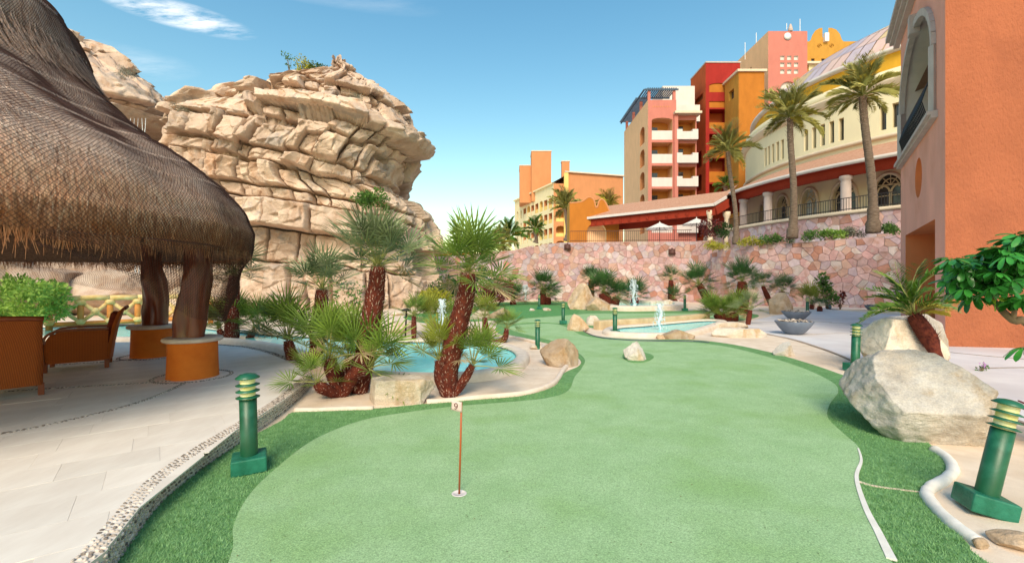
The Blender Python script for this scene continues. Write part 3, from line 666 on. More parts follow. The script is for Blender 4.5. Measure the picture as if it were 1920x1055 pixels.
gb('flat pink slab lying just behind the long slab', 1372, 616, 66, 14, 30, 'boulder_pale', .5, cuts=((0, 0, 1, .6),))
gb('pale pointed stone on the sand strip beside the plaza', 1472, 669, 44, 28, 21, 'boulder_grey', .7, cuts=((-.6, -.2, .7, .5), (.9, -.2, .3, .6)))
gb('pink-brown boulder under the fan palm behind the bowls', 1462, 590, 46, 44, 22, 'boulder', .8, cuts=((-.5, -.3, .8, .6),))
gb('tall leaning tan boulder in front of the pink stone wall', 1092, 581, 58, 48, 23, 'boulder', .7, cuts=((-.75, -.3, .5, .55), (.6, -.5, .2, .6), (0, -1, 0, .7)), planes=6)
gb('rounded tan boulder leaning on the tall one by the far green', 1124, 583, 50, 26, 24, 'boulder', .7, cuts=((.6, -.2, .8, .55),), planes=7)
gb('grey stone beside the far bollard on the dark lawn, left one', 998, 583, 14, 7, 25, 'boulder_grey', .8)
gb('white stone on the dark lawn right of the far bollard', 1026, 583, 18, 7, 26, 'boulder_pale', .7)
gb('pale cut stone beyond the round fountain basin, left one', 1227, 574, 22, 12, 27, 'boulder_pale', .7)
gb('pale cut stone beyond the round fountain basin, right one', 1252, 574, 30, 12, 28, 'boulder_pale', .7)
gb('brown boulder behind the small twin-stemmed fan palm', 935, 598, 44, 28, 29, 'boulder', .8, cuts=((-.5, 0, .8, .5),))
gb('pale sloping boulder left of the twin-stemmed fan palm', 897, 600, 44, 30, 31, 'boulder_pale', .7, cuts=((-.6, 0, .7, .5),))
gb('low tan rock on the far rim of the long pool', 905, 632, 66, 22, 32, 'boulder', .7, cuts=((0, 0, 1, .6),))
gb('pale rounded rock beyond the long pool beside the slim lamp post', 748, 626, 66, 28, 33, 'boulder_pale', .7)
gb('small pink-grey stone behind the bollard at the sand strip corner', 1003, 655, 26, 10, 34, 'boulder_pale', .7)
gb('small stone at the foot of the crag beyond the long pool', 745, 592, 30, 9, 35, 'boulder_pale', .7)
for i, (u, v, w) in enumerate([(960, 567, 30), (1000, 566, 26), (1045, 567, 30), (1320, 577, 16), (1345, 575, 14)]):
    gb(['row stone below the low bush at the left end of the stone wall', 'row stone below the broad fan palm at the stone wall', 'row stone between the broad fan palm and the tall boulder', 'small stone at the wall foot left of the leaning palm', 'small stone at the wall foot under the leaning palm'][i], u, v, w, 6, 60 + i, 'boulder_pale', .5, sub=3)
# the two large rocks on the right
big = B('boulder', 'huge pale granite boulder with flat slanting face on the right of the green', (4.43, 4.85, 0), (1.58, 1.45, 1.12), 6, 'boulder_grey', 8, rz=-.1, cuts=((-.12, -.72, .68, .56), (.62, -.75, -.05, .66), (.72, -.2, .55, .62), (-.95, -.25, .1, .86), (-.1, -1, -.3, .74)), rough=.9, sink=.17, sub=6)
back = B('boulder', 'tall tan boulder behind the huge one, small date palm leaning on it', (6.98, 8.15, 0), (1.40, 1.3, 1.24), 16, 'boulder_pale', 9, cuts=((-.2, -.95, .15, .66), (0, 0, 1, .72), (-.9, 0, .3, .72), (.8, -.4, .4, .7)), rough=1.1, sink=.08)
B('boulder', 'grey lump of rock on the right behind the leaning date palm trunk', (7.75, 8.6, 0), (.8, .9, 1.15), 18, 'boulder_grey', 9, rough=1.0)
B('boulder', 'small broken stone at the end of the white kerb', (G(1838, 1026).x, G(1838, 1026).y, 0), (.09, .07, .07), 71, 'boulder', 8, sub=3)
B('boulder', 'rough rubble stone at the lower right edge of the sand', (3.05, 2.75, 0), (.3, .2, .08), 72, 'boulder', 8, sub=4)
# ---------------------------------------------------------------- thatched shelter
def thatch_mat(name, lo, hi, top_lo, top_hi):
    m = bpy.data.materials.new(name); m.use_nodes = True; nt = m.node_tree; bs = nt.nodes['Principled BSDF']; bs.inputs['Roughness'].default_value = .85; bs.inputs['Specular IOR Level'].default_value = .15
    g = node(nt, 'ShaderNodeTexCoord'); mpn = node(nt, 'ShaderNodeMapping'); mpn.inputs['Scale'].default_value = (9, 9, 2.2); nt.links.new(g.outputs['Object'], mpn.inputs[0])
    n = node(nt, 'ShaderNodeTexNoise'); n.inputs['Scale'].default_value = 4; n.inputs['Detail'].default_value = 6; nt.links.new(mpn.outputs[0], n.inputs[0])
    def rp(a, b):
        r = node(nt, 'ShaderNodeValToRGB'); r.color_ramp.elements[0].position = .36; r.color_ramp.elements[1].position = .64; r.color_ramp.elements[0].color = (*a, 1); r.color_ramp.elements[1].color = (*b, 1); nt.links.new(n.outputs[0], r.inputs[0]); return r.outputs[0]
    # upper courses are weathered grey, the eaves keep the straw brown
    sp = node(nt, 'ShaderNodeSeparateXYZ'); nt.links.new(g.outputs['Object'], sp.inputs[0]); n2 = node(nt, 'ShaderNodeTexNoise'); n2.inputs['Scale'].default_value = 1.5; nt.links.new(g.outputs['Object'], n2.inputs[0])
    ad = node(nt, 'ShaderNodeMath', operation='ADD'); nt.links.new(sp.outputs[2], ad.inputs[0]); nt.links.new(n2.outputs[0], ad.inputs[1])
    mr = node(nt, 'ShaderNodeMapRange'); mr.inputs[1].default_value = 2.6; mr.inputs[2].default_value = 3.5; nt.links.new(ad.outputs[0], mr.inputs[0])
    mx = node(nt, 'ShaderNodeMix', data_type='RGBA'); nt.links.new(mr.outputs[0], mx.inputs[0]); nt.links.new(rp(lo, hi), mx.inputs[6]); nt.links.new(rp(top_lo, top_hi), mx.inputs[7]); nt.links.new(mx.outputs[2], bs.inputs['Base Color'])
    b1 = node(nt, 'ShaderNodeBump'); b1.inputs['Strength'].default_value = .9; b1.inputs['Distance'].default_value = .04; nt.links.new(n.outputs[0], b1.inputs['Height']); nt.links.new(b1.outputs[0], bs.inputs['Normal']); MT[name] = m
thatch_mat('thatch', (.52, .19, .075), (.84, .43, .22), (.78, .53, .40), (.96, .76, .62))
thatch_mat('straw_pale', (.56, .30, .16), (.82, .54, .36), (.84, .66, .54), (.97, .85, .74))
thatch_mat('straw_dark', (.32, .115, .045), (.52, .24, .12), (.36, .22, .16), (.52, .37, .29))
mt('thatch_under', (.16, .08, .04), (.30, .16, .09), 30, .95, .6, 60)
mt('net_cord', (.040, .017, .012), (.085, .038, .027), 12, .9)
PC = Vector((-8.0, 5.0, 0))
sil = catmull([Vector((u, v, 0)) for u, v in [(60, -14), (100, 22), (128, 56), (150, 95), (164, 132), (176, 162), (194, 188), (224, 216), (262, 250), (300, 279), (340, 305), (380, 334), (412, 360), (437, 387), (454, 412), (463, 438)]], 4)
def env_r(z):
    best = 9
    for p in sil:
        if p.y > CY - 20: continue
        t = (z - H) * F / (CY - p.y)
        if t < 4.5 or t > 10: continue
        best = min(best, math.hypot(t * (p.x - CX) / F - PC.x, t - PC.y))
    return best
ZE = 2.02
zs = np.linspace(2.45, 5.45, 26); prof = [(4.38, ZE), (4.41, 2.15), (4.42, 2.3)]
last = 4.42
for z in zs:
    r = min(env_r(z), last + .02, 4.42); prof.append((r, float(z))); last = r
rl, zl0 = prof[-1]
for k in range(1, 7): t = k / 6; prof.append((rl * (1 - t) ** .8 + .05, zl0 + 1.3 * t))
print('profile', [(round(a, 2), round(b, 2)) for a, b in prof])
pr = np.array(prof); sl_ = np.concatenate([[0], np.cumsum(np.hypot(*np.diff(pr, axis=0).T))]); SMAX = sl_[-1]
def surf(phi, s, lift=0.0):
    r = np.interp(s, sl_, pr[:, 0]); z = np.interp(s, sl_, pr[:, 1]); e = .05
    dr = np.interp(s + e, sl_, pr[:, 0]) - np.interp(s - e, sl_, pr[:, 0]); dz = np.interp(s + e, sl_, pr[:, 1]) - np.interp(s - e, sl_, pr[:, 1]); l = np.hypot(dr, dz) + 1e-9
    nr, nz_ = dz / l, -dr / l
    q = np.stack([np.cos(phi) * 2.6, np.sin(phi) * 2.6, s * .8], -1)
    cr = s / .42 + .35 * vnoise(q * 1.7, 97); b = .014 * (1 - (cr - np.floor(cr))) * np.clip(s, 0, 1) + .055 * fbm(q, 2, 91) + .03 * vnoise(q * 3.1, 95) + lift
    r2 = r + nr * b; z2_ = z + nz_ * b
    # sag of the eave edge, deeper towards the right-hand post
    z2_ = z2_ + np.clip(1 - s / 1.2, 0, 1) * (.05 * np.sin(phi * 3 + 1.0) - .02 + .16 * np.clip(np.cos(phi + 1.75), 0, 1))
    return np.stack([r2 * np.cos(phi), r2 * np.sin(phi), z2_], -1)
pal = empty('thatched_shelter', PC, 'large round thatched shelter roof covered with netting over carved posts', 'thatched shelter')
nP, nS = 240, 200; ph, ss_ = np.meshgrid(np.linspace(0, 2 * np.pi, nP, endpoint=False), np.linspace(0, SMAX, nS)); V = surf(ph, ss_).reshape(-1, 3)
I = np.arange(nP * nS).reshape(nS, nP); Fq = np.stack([I[:-1], np.roll(I, -1, 1)[:-1], np.roll(I, -1, 1)[1:], I[1:]], -1).reshape(-1, 4)
roof = link('thatch', npmesh('thatch', V, Fq, MT['thatch'], True), pal)
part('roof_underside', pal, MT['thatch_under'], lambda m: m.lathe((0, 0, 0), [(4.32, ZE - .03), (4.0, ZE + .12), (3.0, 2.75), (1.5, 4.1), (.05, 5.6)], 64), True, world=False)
def blades(name, mat, n, smin, smax, lmin, lmax, w, lift, phi_rng=(-2.6, 1.5), flare=.0):
    phi = rng.uniform(*phi_rng, n); s = rng.uniform(smin, smax, n); L = rng.uniform(lmin, lmax, n)
    a = surf(phi, s, lift * .4); p2_ = phi + rng.normal(0, .012, n); b = surf(p2_, np.maximum(s - L, 0), lift + rng.uniform(0, .02, n))
    ov = np.maximum(L - s, 0); b[:, 2] -= ov * .9                       # past the eave they hang free
    t = np.stack([-np.sin(phi), np.cos(phi), np.zeros(n)], -1) * (w * rng.uniform(.6, 1.4, n))[:, None]
    V = np.stack([a - t, a + t, b + t * .3, b - t * .3], 1).reshape(-1, 3)
    o = link(name, npmesh(name, V, np.arange(4 * n).reshape(-1, 4), mat, False), roof); o['kind'] = 'stuff'
blades('straw', MT['straw_pale'], 16000, .05, 6.2, .10, .24, .0035, .010)
blades('straw', MT['straw_dark'], 10000, .05, 6.2, .10, .24, .004, .008)
blades('eave_straw', MT['straw_dark'], 9000, .0, .35, .10, .30, .004, .01, (-3.14, 3.14))
blades('eave_straw', MT['straw_dark'], 8000, .0, .25, .08, .24, .004, -.02, (-3.14, 3.14))
# ragged lower edge of the upper cap
capz = np.interp(4.32, pr[:, 1], sl_)
blades('cap_straw', MT['straw_dark'], 2600, capz - .1, capz + .3, .2, .5, .005, .05)
# the net: knotted diamonds over the thatch, hanging below the eaves
def net():
    NP = 350; p0, p1 = R(-150), R(210); dphi = (p1 - p0) / int(NP * (p1 - p0) / R(200)); ncol = int(round((p1 - p0) / dphi)); rows = [0.0]
    while rows[-1] < 5.1:
        r = np.interp(rows[-1], sl_, pr[:, 0]); rows.append(rows[-1] + max(.017, .0215 * r / 4.4))
    rows = np.array(rows); nR = len(rows); i, j = np.meshgrid(np.arange(ncol + 1), np.arange(nR))
    phi = p0 + (i + .5 * (j % 2)) * dphi; s = rows[j]
    q = np.stack([phi * 6, s * 1.6, np.zeros_like(s)], -1); phi2 = phi + .016 * vnoise(q, 61) + .003 * vnoise(q * 5, 62); s2 = np.clip(s + .05 * vnoise(q * 1.3, 63) * np.clip(s, 0, 1), 0, 8)
    V = surf(phi2, s2, .03)
    # hanging part
    nh = 26; k, ii = np.meshgrid(np.arange(1, nh + 1), np.arange(ncol + 1), indexing='ij')
    ph = p0 + (ii + .5 * (k % 2)) * dphi; deg = (np.degrees(ph) + 360) % 360
    hl = np.interp(deg, [0, 8, 24, 34, 60, 80, 110, 200, 212, 338, 350, 360], [.62, .80, .95, .95, .80, .50, .38, .32, .06, .05, .35, .58]); hl = hl * (1 + .22 * vnoise(np.stack([ph * 5, ph * 0, ph * 0], -1), 65))
    t = k / nh; rad = 4.44 - .30 * t * np.clip(hl / .5, 0, 1.2) + .05 * vnoise(np.stack([ph * 7, t * 3, ph * 0], -1), 66); base = surf(ph, np.zeros_like(ph), .03)
    Hn = np.stack([rad * np.cos(ph + .01 * np.sin(t * 9)), rad * np.sin(ph), base[..., 2] - hl * t], -1)
    A = np.concatenate([Hn[::-1], V], 0); par = np.concatenate([(np.arange(nh, 0, -1)) % 2, np.arange(nR) % 2]); allp = np.concatenate([ph[::-1], phi], 0)
    nrow = A.shape[0]; idx = np.arange(nrow * (ncol + 1)).reshape(nrow, ncol + 1); E = []
    for r in range(nrow - 1):
        E.append(np.c_[idx[r, :], idx[r + 1, :]])
        if par[r] == 0: E.append(np.c_[idx[r, 1:], idx[r + 1, :-1]])
        else: E.append(np.c_[idx[r, :-1], idx[r + 1, 1:]])
    E = np.concatenate(E); Vf = A.reshape(-1, 3); Pf = allp.reshape(-1); Rr = np.repeat(np.arange(nrow), ncol + 1)
    a0, a1 = Vf[E[:, 0]], Vf[E[:, 1]]; pf = Pf[E[:, 0]]; rowi = Rr[E[:, 0]]
    # leave out the part of the net on top that nobody can see
    dg = np.degrees(pf); vis = (rowi < nh + 12) | ((dg > -116) & (dg < 52)); a0, a1, pf = a0[vis], a1[vis], pf[vis]
    keep_ = ~((rowi[vis] < nh) & (np.interp((np.degrees(pf) + 360) % 360, [0, 200, 212, 338, 346, 360], [1, 1, 0, 0, 1, 1]) < .5)); a0, a1, pf = a0[keep_], a1[keep_], pf[keep_]
    d = a1 - a0; d /= np.linalg.norm(d, axis=1)[:, None] + 1e-9; out = np.stack([np.cos(pf), np.sin(pf), np.full(len(pf), .35)], -1); x = np.cross(d, out); x /= np.linalg.norm(x, axis=1)[:, None] + 1e-9; y = np.cross(x, d)
    r = .0022; Vt = []
    for aa in (a0, a1):
        for k in range(3):
            an = 2 * math.pi * k / 3 + .5; Vt.append(aa + (x * math.cos(an) + y * math.sin(an)) * r)
    Vt = np.stack(Vt, 1).reshape(-1, 3); n = len(a0); b = np.arange(n)[:, None] * 6
    Fq = np.concatenate([np.concatenate([b + k, b + (k + 1) % 3, b + 3 + (k + 1) % 3, b + 3 + k], 1) for k in range(3)])
    print('net cords', n)
    o = link('netting', npmesh('netting', Vt, Fq, MT['net_cord'], False), pal); o['kind'] = 'stuff'
net()
# carved posts in round planters
mt('post_wood', (.075, .010, .004), (.20, .034, .010), 2.2, .28, .35, 14, stretch=(2, 2, .35), spec=.5, coat=.2, bdist=.02)
mt('planter_orange', (.66, .145, .014), (.74, .185, .022), 4, .8, .5, 120, bdist=.006)
mt('planter_rim', (.62, .50, .42), (.72, .60, .52), 8, .7, .3, 60, bdist=.005)
def post(pos, seed, name_lab, k=1.0):
    n, m = 28, 60; zz = np.linspace(.52, 2.55 - ZT, m); an = np.linspace(0, 2 * np.pi, n, endpoint=False); A, Z = np.meshgrid(an, zz)
    rad = np.interp(Z, [.5, .8, 1.1, 1.45, 1.75, 2.0, 2.4], [.155, .165, .175, .195, .175, .16, .17]) * k
    q = np.stack([np.cos(A) * 1.1, np.sin(A) * 1.1, Z * 1.3], -1); rad = rad * (1 + .42 * vnoise(q, seed) + .14 * vnoise(q * 2.7, seed + 1))
    cx = .05 * np.sin(Z * 2.6 + seed); cy = .03 * np.cos(Z * 2 + seed)
    V = np.stack([cx + rad * np.cos(A), cy + rad * np.sin(A), Z], -1).reshape(-1, 3); I = np.arange(n * m).reshape(m, n)
    o = link('carved_post', npmesh('carved_post', V, np.stack([I[:-1], np.roll(I, -1, 1)[:-1], np.roll(I, -1, 1)[1:], I[1:]], -1).reshape(-1, 4), MT['post_wood'], True), None, pos)
    setp(o, name_lab[0], 'post', 'posts of the thatched shelter')
    pl = empty('planter', pos, name_lab[1], 'planter', 'planters under the posts')
    part('drum', pl, MT['planter_orange'], lambda q_: q_.lathe((0, 0, 0), [(.34, 0), (.335, .02), (.325, .3), (.32, .545)], 48), True, world=False)
    part('rim', pl, MT['planter_rim'], lambda q_: q_.lathe((0, 0, 0), [(.318, .535), (.36, .535), (.385, .548), (.392, .57), (.385, .592), (.36, .603), (.05, .603)], 48), True, world=False)
post(Vector((pc1.x, pc1.y, ZT)), 3, ('thick carved dark red post standing in the nearer orange planter', 'round orange planter with stone rim, nearest to the viewer'), 1.12)
post(Vector((pc2.x, pc2.y, ZT)), 12, ('twisted carved dark red post standing in the farther orange planter', 'round orange planter with stone rim, farther one left of the near planter'), 1.0)
# ---------------------------------------------------------------- palms and plants
mt('fan_leaf', (.05, .12, .015), (.22, .32, .05), 2.0, .45, spec=.4, rnd=.3, trans=.22)
mt('fan_leaf_blue', (.06, .11, .035), (.25, .30, .14), 2.0, .45, spec=.4, rnd=.3, trans=.2)
mt('fan_leaf_yellow', (.12, .17, .015), (.30, .32, .05), 2.0, .5, spec=.35, rnd=.25, trans=.25)
mt('fan_leaf_dark', (.02, .07, .018), (.06, .15, .035), 2.0, .42, spec=.4, rnd=.3, trans=.15)
mt('fan_leaf_dead', (.28, .20, .10), (.46, .36, .20), 2.0, .8, rnd=.2)
mt('petiole', (.22, .24, .06), (.35, .35, .12), 4, .6, rnd=.2)
mt('palm_fibre', (.075, .012, .008), (.17, .035, .018), 14, .95, .8, 60)
mt('leaf_stub', (.14, .028, .018), (.66, .46, .38), 16, .8, rnd=.1, lo=.46, hi=.56)
mt('feather_leaf', (.27, .26, .06), (.54, .48, .15), .8, .5, spec=.35, rnd=.3, trans=.2)
mt('feather_leaf_gold', (.28, .24, .03), (.50, .40, .06), .8, .5, spec=.35, rnd=.25, trans=.25)
mt('feather_green', (.06, .17, .02), (.20, .33, .04), .8, .45, spec=.4, rnd=.3, trans=.25)
mt('palm_bark', (.12, .08, .055), (.26, .19, .14), 5, .95, 1, 12, stretch=(1, 1, 4), bdist=.05)
def fan_frond(seed, mat, n=19, Rl=.48, pet=.44, spread=225):
    rg = random.Random(seed); mb = MB(); hub = Vector((pet, 0, .02))
    V, Fc = [], []
    def add(vs_, fs): b = len(V); V.extend(vs_); Fc.extend([tuple(i + b for i in f) for f in fs])
    for k in range(n):
        a = R(-spread / 2 + spread * k / (n - 1)) + rg.uniform(-.03, .03); L = Rl * (1 - .28 * (abs(a) / R(spread / 2)) ** 2) * rg.uniform(.88, 1.06); up = .25 * abs(math.sin(a)) + rg.uniform(-.05, .05)
        d = Vector((math.cos(a), math.sin(a), up)).normalized(); s = Vector((-math.sin(a), math.cos(a), 0)); w = .0132 * rg.uniform(.85, 1.15); nrm = d.cross(s)
        dr = rg.uniform(.0, .13)
        b0 = hub + d * .015; m1 = hub + d * L * .42; m2 = hub + d * L * .75 + Vector((0, 0, -dr * L * .3)); tp = hub + d * L + Vector((0, 0, -dr * L)); f = nrm * -.006
        add([b0, m1 + s * w, m1 + f, m1 - s * w, m2 + s * w * .7, m2 + f * .7, m2 - s * w * .7, tp], [(0, 2, 1), (0, 3, 2), (1, 2, 5, 4), (2, 3, 6, 5), (4, 5, 7), (5, 6, 7)])
    nb = len(Fc)
    q = MB(); q.tube([Vector((0, 0, 0)), Vector((pet * .5, 0, .025)), hub], [.011, .008, .005], 4, False); add(q.v, q.f)
    me = bpy.data.meshes.new('frond'); me.from_pydata([tuple(v) for v in V], [], Fc); me.materials.append(MT[mat]); me.materials.append(MT['petiole'])
    me.polygons.foreach_set('material_index', [0] * nb + [1] * (len(Fc) - nb)); me.update(); return me
FAN = {m: [fan_frond(100 + i, m) for i in range(4)] for m in ('fan_leaf', 'fan_leaf_blue', 'fan_leaf_yellow', 'fan_leaf_dark', 'fan_leaf_dead')}
def feather_frond(seed, mat, L=1.0, n=34, droop=.55, lw=.0075, ll=.29, vee=.9):
    rg = random.Random(seed); V, Fc = [], []
    def add(vs_, fs): b = len(V); V.extend(vs_); Fc.extend([tuple(i + b for i in f) for f in fs])
    def rp(t): return Vector((L * (t - .10 * droop * t * t), 0, L * (.30 * t - droop * t * t)))
    q = MB(); q.tube([rp(t) for t in (0, .25, .5, .75, 1)], [.016, .013, .009, .006, .002], 4, False); add(q.v, q.f); nb = len(Fc)
    for k in range(n):
        t = .14 + .86 * k / (n - 1); p = rp(t); tg = (rp(t + .02) - rp(t - .02)).normalized(); l = ll * L * (math.sin(math.pi * min(1, .18 + t * .86)) ** .6 + .12) * rg.uniform(.8, 1.1)
        for sgn in (-1, 1):
            sd_ = Vector((0, sgn, 0)); d = (tg * .75 + sd_ * .75 + Vector((0, 0, vee * rg.uniform(.2, 1)))).normalized(); tip = p + d * l + Vector((0, 0, -.25 * l)); mid = p + d * l * .5; w = Vector((0, 0, lw * L)) if rg.random() < .5 else tg * lw * L
            add([p, mid + w, tip, mid - w], [(0, 1, 2), (0, 2, 3)])
    me = bpy.data.meshes.new('frond'); me.from_pydata([tuple(v) for v in V], [], Fc); me.materials.append(MT['petiole']); me.materials.append(MT[mat])
    me.polygons.foreach_set('material_index', [0] * nb + [1] * (len(Fc) - nb)); me.update(); return me
FEA = {m: [feather_frond(200 + i, m, droop=.32 + .12 * i) for i in range(4)] for m in ('feather_leaf', 'feather_leaf_gold', 'feather_green')}
FEA['small'] = [feather_frond(230 + i, 'feather_green', n=30, droop=.6 + .1 * i, lw=.008, ll=.24) for i in range(3)]
def crown(root, top, n, scale, meshes, seed, el=(-35, 82), axis=Vector((0, 0, 1)), power=.75):
    rg = random.Random(seed); Q = Vector((0, 0, 1)).rotation_difference(axis).to_matrix().to_4x4()
    for k in range(n):
        t = (k + .5) / n; e = el[0] + (el[1] - el[0]) * t ** power + rg.uniform(-6, 6); a = k * 2.39996 + rg.uniform(-.25, .25); s = scale * rg.uniform(.72, 1.15)
        o = link('frond', (FAN['fan_leaf_dead'] if k < 2 and meshes in FAN.values() and n > 14 else meshes)[rg.randrange(min(3, len(meshes)))], root)
        o.matrix_local = Matrix.Translation(top) @ Q @ Matrix.Rotation(a, 4, 'Z') @ Matrix.Translation((.02 * scale, 0, .06 * scale * t)) @ Matrix.Rotation(-R(e), 4, 'Y') @ Matrix.Rotation(rg.uniform(-.5, .5), 4, 'X') @ Matrix.Scale(s, 4)
def stub_mesh(path, rad, seed, n, L=.05, col='leaf_stub'):
    rg = random.Random(seed); V, Fc = [], []; m = len(path)
    for k in range(n):
        t = (k + .5) / n; f = t * (m - 1); i = min(int(f), m - 2); p = path[i].lerp(path[i + 1], f - i); tg = (path[i + 1] - path[i]).normalized(); r = rad[i] + (rad[i + 1] - rad[i]) * (f - i)
        a = k * 2.39996 + rg.uniform(-.2, .2); x = tg.orthogonal().normalized(); y = tg.cross(x); o_ = x * math.cos(a) + y * math.sin(a); s = tg.cross(o_); b = p + o_ * r * .9; w = r * .06 + .003; tip = b + o_ * L * rg.uniform(.4, .9) + tg * L * rg.uniform(.6, 1.2)
        bi = len(V); V += [b + s * w - tg * w, b - s * w - tg * w, b + o_ * .01 + tg * w, tip]; Fc += [(bi, bi + 1, bi + 3), (bi + 1, bi + 2, bi + 3), (bi + 2, bi, bi + 3)]
    return mesh('leaf_bases', V, Fc, MT[col])
def palm(label, base, stems, kind='fan_leaf', seed=0, group='fan palms planted round the pools', name='fan_palm', stub=True):
    """stems: (points relative to base, radius, number of fronds, frond scale, (elevations))"""
    root = empty(name, base, label, 'palm', group)
    for si, st in enumerate(stems):
        pts, r, nf, sc = st[:4]; el = st[4] if len(st) > 4 else (-30, 82); kd = st[5] if len(st) > 5 else kind
        path = catmull([Vector(p) for p in pts], 6) if len(pts) > 2 else [Vector(pts[0]).lerp(Vector(pts[1]), k / 6) for k in range(7)]
        m = len(path); rg = random.Random(seed + si); rad = [r * (.8 + .35 * math.sin(math.pi * min(1, .12 + .9 * k / (m - 1))) + rg.uniform(-.05, .05)) for k in range(m)]
        mb = MB(); mb.tube(path, rad, 10); tr = mb.build('trunk', MT['palm_fibre'], root, True)
        if stub:
            length = sum((path[k + 1] - path[k]).length for k in range(m - 1)); o = link('leaf_bases', stub_mesh(path, rad, seed + si, int(min(700, max(30, length * 420 * max(.5, r / .12)))), .04 + r * .10), tr); o['kind'] = 'stuff'
        ax = (path[-1] - path[-2]).normalized()
        crown(root, path[-1], nf, sc, FAN[kd] if kd in FAN else FEA[kd], seed * 31 + si, el, (ax + Vector((0, 0, 1.2))).normalized())
    return root
def rel(base, u, v, d=None): q = P(u, v, d or base.y); return tuple(q - base)
b = G(672, 736)
palm('fan palm with thick red hairy trunk and wide blue-green crown, behind the low clump', b, [([(0, 0, 0), rel(b, 682, 680, b.y + .05), rel(b, 694, 610, b.y + .1), rel(b, 704, 550, b.y + .12), rel(b, 709, 500, b.y + .12)], .135, 34, 1.02, (-22, 82), 'fan_leaf_blue')], seed=1)
b = G(640, 742)
palm('low clump of green fan palm stems beside the flat-topped boulder', b, [([(0, 0, 0), rel(b, 622, 690), rel(b, 618, 672)], .09, 15, .92, (-8, 84)), ([(0, 0, 0), rel(b, 665, 700, b.y - .1), rel(b, 690, 690, b.y - .15)], .085, 14, .9, (-8, 84)), ([(0, 0, 0), rel(b, 606, 728, b.y - .2), rel(b, 594, 718, b.y - .25)], .07, 12, .62, (-25, 75)), ([(0, .1, 0), rel(b, 650, 700, b.y + .3), rel(b, 655, 672, b.y + .35)], .08, 13, .95, (0, 84), 'fan_leaf')], seed=2)
b = G(842, 742)
palm('tall fan palm with curved dark red trunk standing on the sand by the green', b, [([(0, 0, 0), rel(b, 842, 690), rel(b, 856, 620), rel(b, 872, 560), rel(b, 878, 512)], .125, 36, .92, (-38, 82), 'fan_leaf'), ([(-.03, 0, 0), rel(b, 826, 710), rel(b, 824, 676)], .075, 17, .74, (-5, 84), 'fan_leaf_yellow'), ([(.04, 0, 0), rel(b, 868, 715), rel(b, 886, 685)], .06, 14, .72, (-5, 84), 'fan_leaf')], kind='fan_leaf_yellow', seed=3)
b = G(592, 682)
palm('fan palm with short red trunk left of the wide-crowned one', b, [([(0, 0, 0), rel(b, 596, 620), rel(b, 602, 575), rel(b, 604, 543)], .13, 24, .95, (-10, 80), 'fan_leaf_blue')], seed=4)
b = G(556, 690)
palm('bushy young fan palm overhanging the rim of the pebble-edged terrace', b, [([(0, 0, 0), rel(b, 545, 660), rel(b, 540, 638)], .09, 20, 1.15, (-10, 84)), ([(0, 0, 0), rel(b, 585, 670), rel(b, 600, 655)], .08, 16, 1.05, (-10, 84))], seed=5)
b = G(440, 638)
palm('clump of small fan palms beyond the terrace, right of the orange planter', b, [([(-.3, 0, 0), (-.42, 0, .3)], .08, 18, 1.05, (-10, 84), 'fan_leaf_yellow'), ([(0, 0, 0), (.05, 0, .35)], .09, 20, 1.1, (-10, 84)), ([(.35, 0, 0), (.5, .1, .3)], .08, 18, 1.05, (-10, 84))], seed=6)
b = Vector((-7.45, 12.0, 0))
palm('fan palm half hidden by the hanging net at the edge of the thatch', b, [([(0, 0, 0), (.05, 0, 1.0), (.1, 0, 1.75)], .15, 22, 1.15, (-25, 80), 'fan_leaf_blue')], seed=7)
b = G(930, 642)
palm('small twin-stemmed fan palm on the sand between pool and green', b, [([(0, 0, 0), (-.22, 0, .12), (-.3, 0, .65)], .085, 15, .75, (-10, 80), 'fan_leaf_yellow'), ([(0, 0, 0), (.22, 0, .1), (.28, 0, .36)], .075, 13, .7, (-10, 80))], seed=8)
b = G(776, 634)
palm('slender young fan palm beside the slim lamp post beyond the pool', b, [([(0, 0, 0), (0, 0, .62)], .07, 14, .75, (-20, 80), 'fan_leaf'), ], seed=9)
b = G(815, 628)
palm('low yellow-green fan palm behind the pool fountain', b, [([(0, 0, 0), (-.1, 0, .4)], .08, 16, .95, (-20, 80), 'fan_leaf_yellow'), ([(.3, 0, 0), (.45, .2, .35)], .08, 13, .9, (-20, 80))], seed=10)
# against the stone wall
back = 'fan palms in front of the pink stone wall'
def bp(label, u, v, d, stems, seed, kind='fan_leaf_dark'):
    p = P(u, v, d); p.z = 0; return palm(label, p, stems, kind, seed, back, stub=False)
bp('broad dark green fan palm at the left part of the stone wall', 1018, 565, 31, [([(0, 0, 0), (0, 0, 1.0)], .22, 26, 1.7, (-45, 80)), ([(.3, 0, 0), (.4, 0, .5)], .2, 14, 1.3, (-20, 70))], 11)
bp('low dark green fan palm bush at the far left of the stone wall', 962, 566, 31, [([(0, 0, 0), (0, 0, .3)], .2, 22, 1.5, (-10, 80))], 12)
bp('small dark fan palm crown peeping above the low bush at the wall', 962, 566, 34, [([(0, 0, 0), (0, 0, 1.4)], .14, 14, 1.1, (-30, 75))], 13)
bp('round dark fan palm rising behind the tall leaning boulder', 1108, 572, 30, [([(0, 0, 0), (0, 0, 1.7)], .2, 24, 1.15, (-20, 80))], 14)
bp('massive dark fan palm bush right of the tall leaning boulder', 1138, 578, 27, [([(0, 0, 0), (-.2, 0, .9)], .35, 30, 1.7, (-35, 82)), ([(.3, 0, 0), (.6, 0, .6)], .25, 22, 1.4, (-30, 82))], 15)
bp('dark green fan palm bush behind the round fountain basin', 1190, 572, 31, [([(0, 0, 0), (0, 0, .5)], .25, 26, 1.7, (-15, 82))], 16)
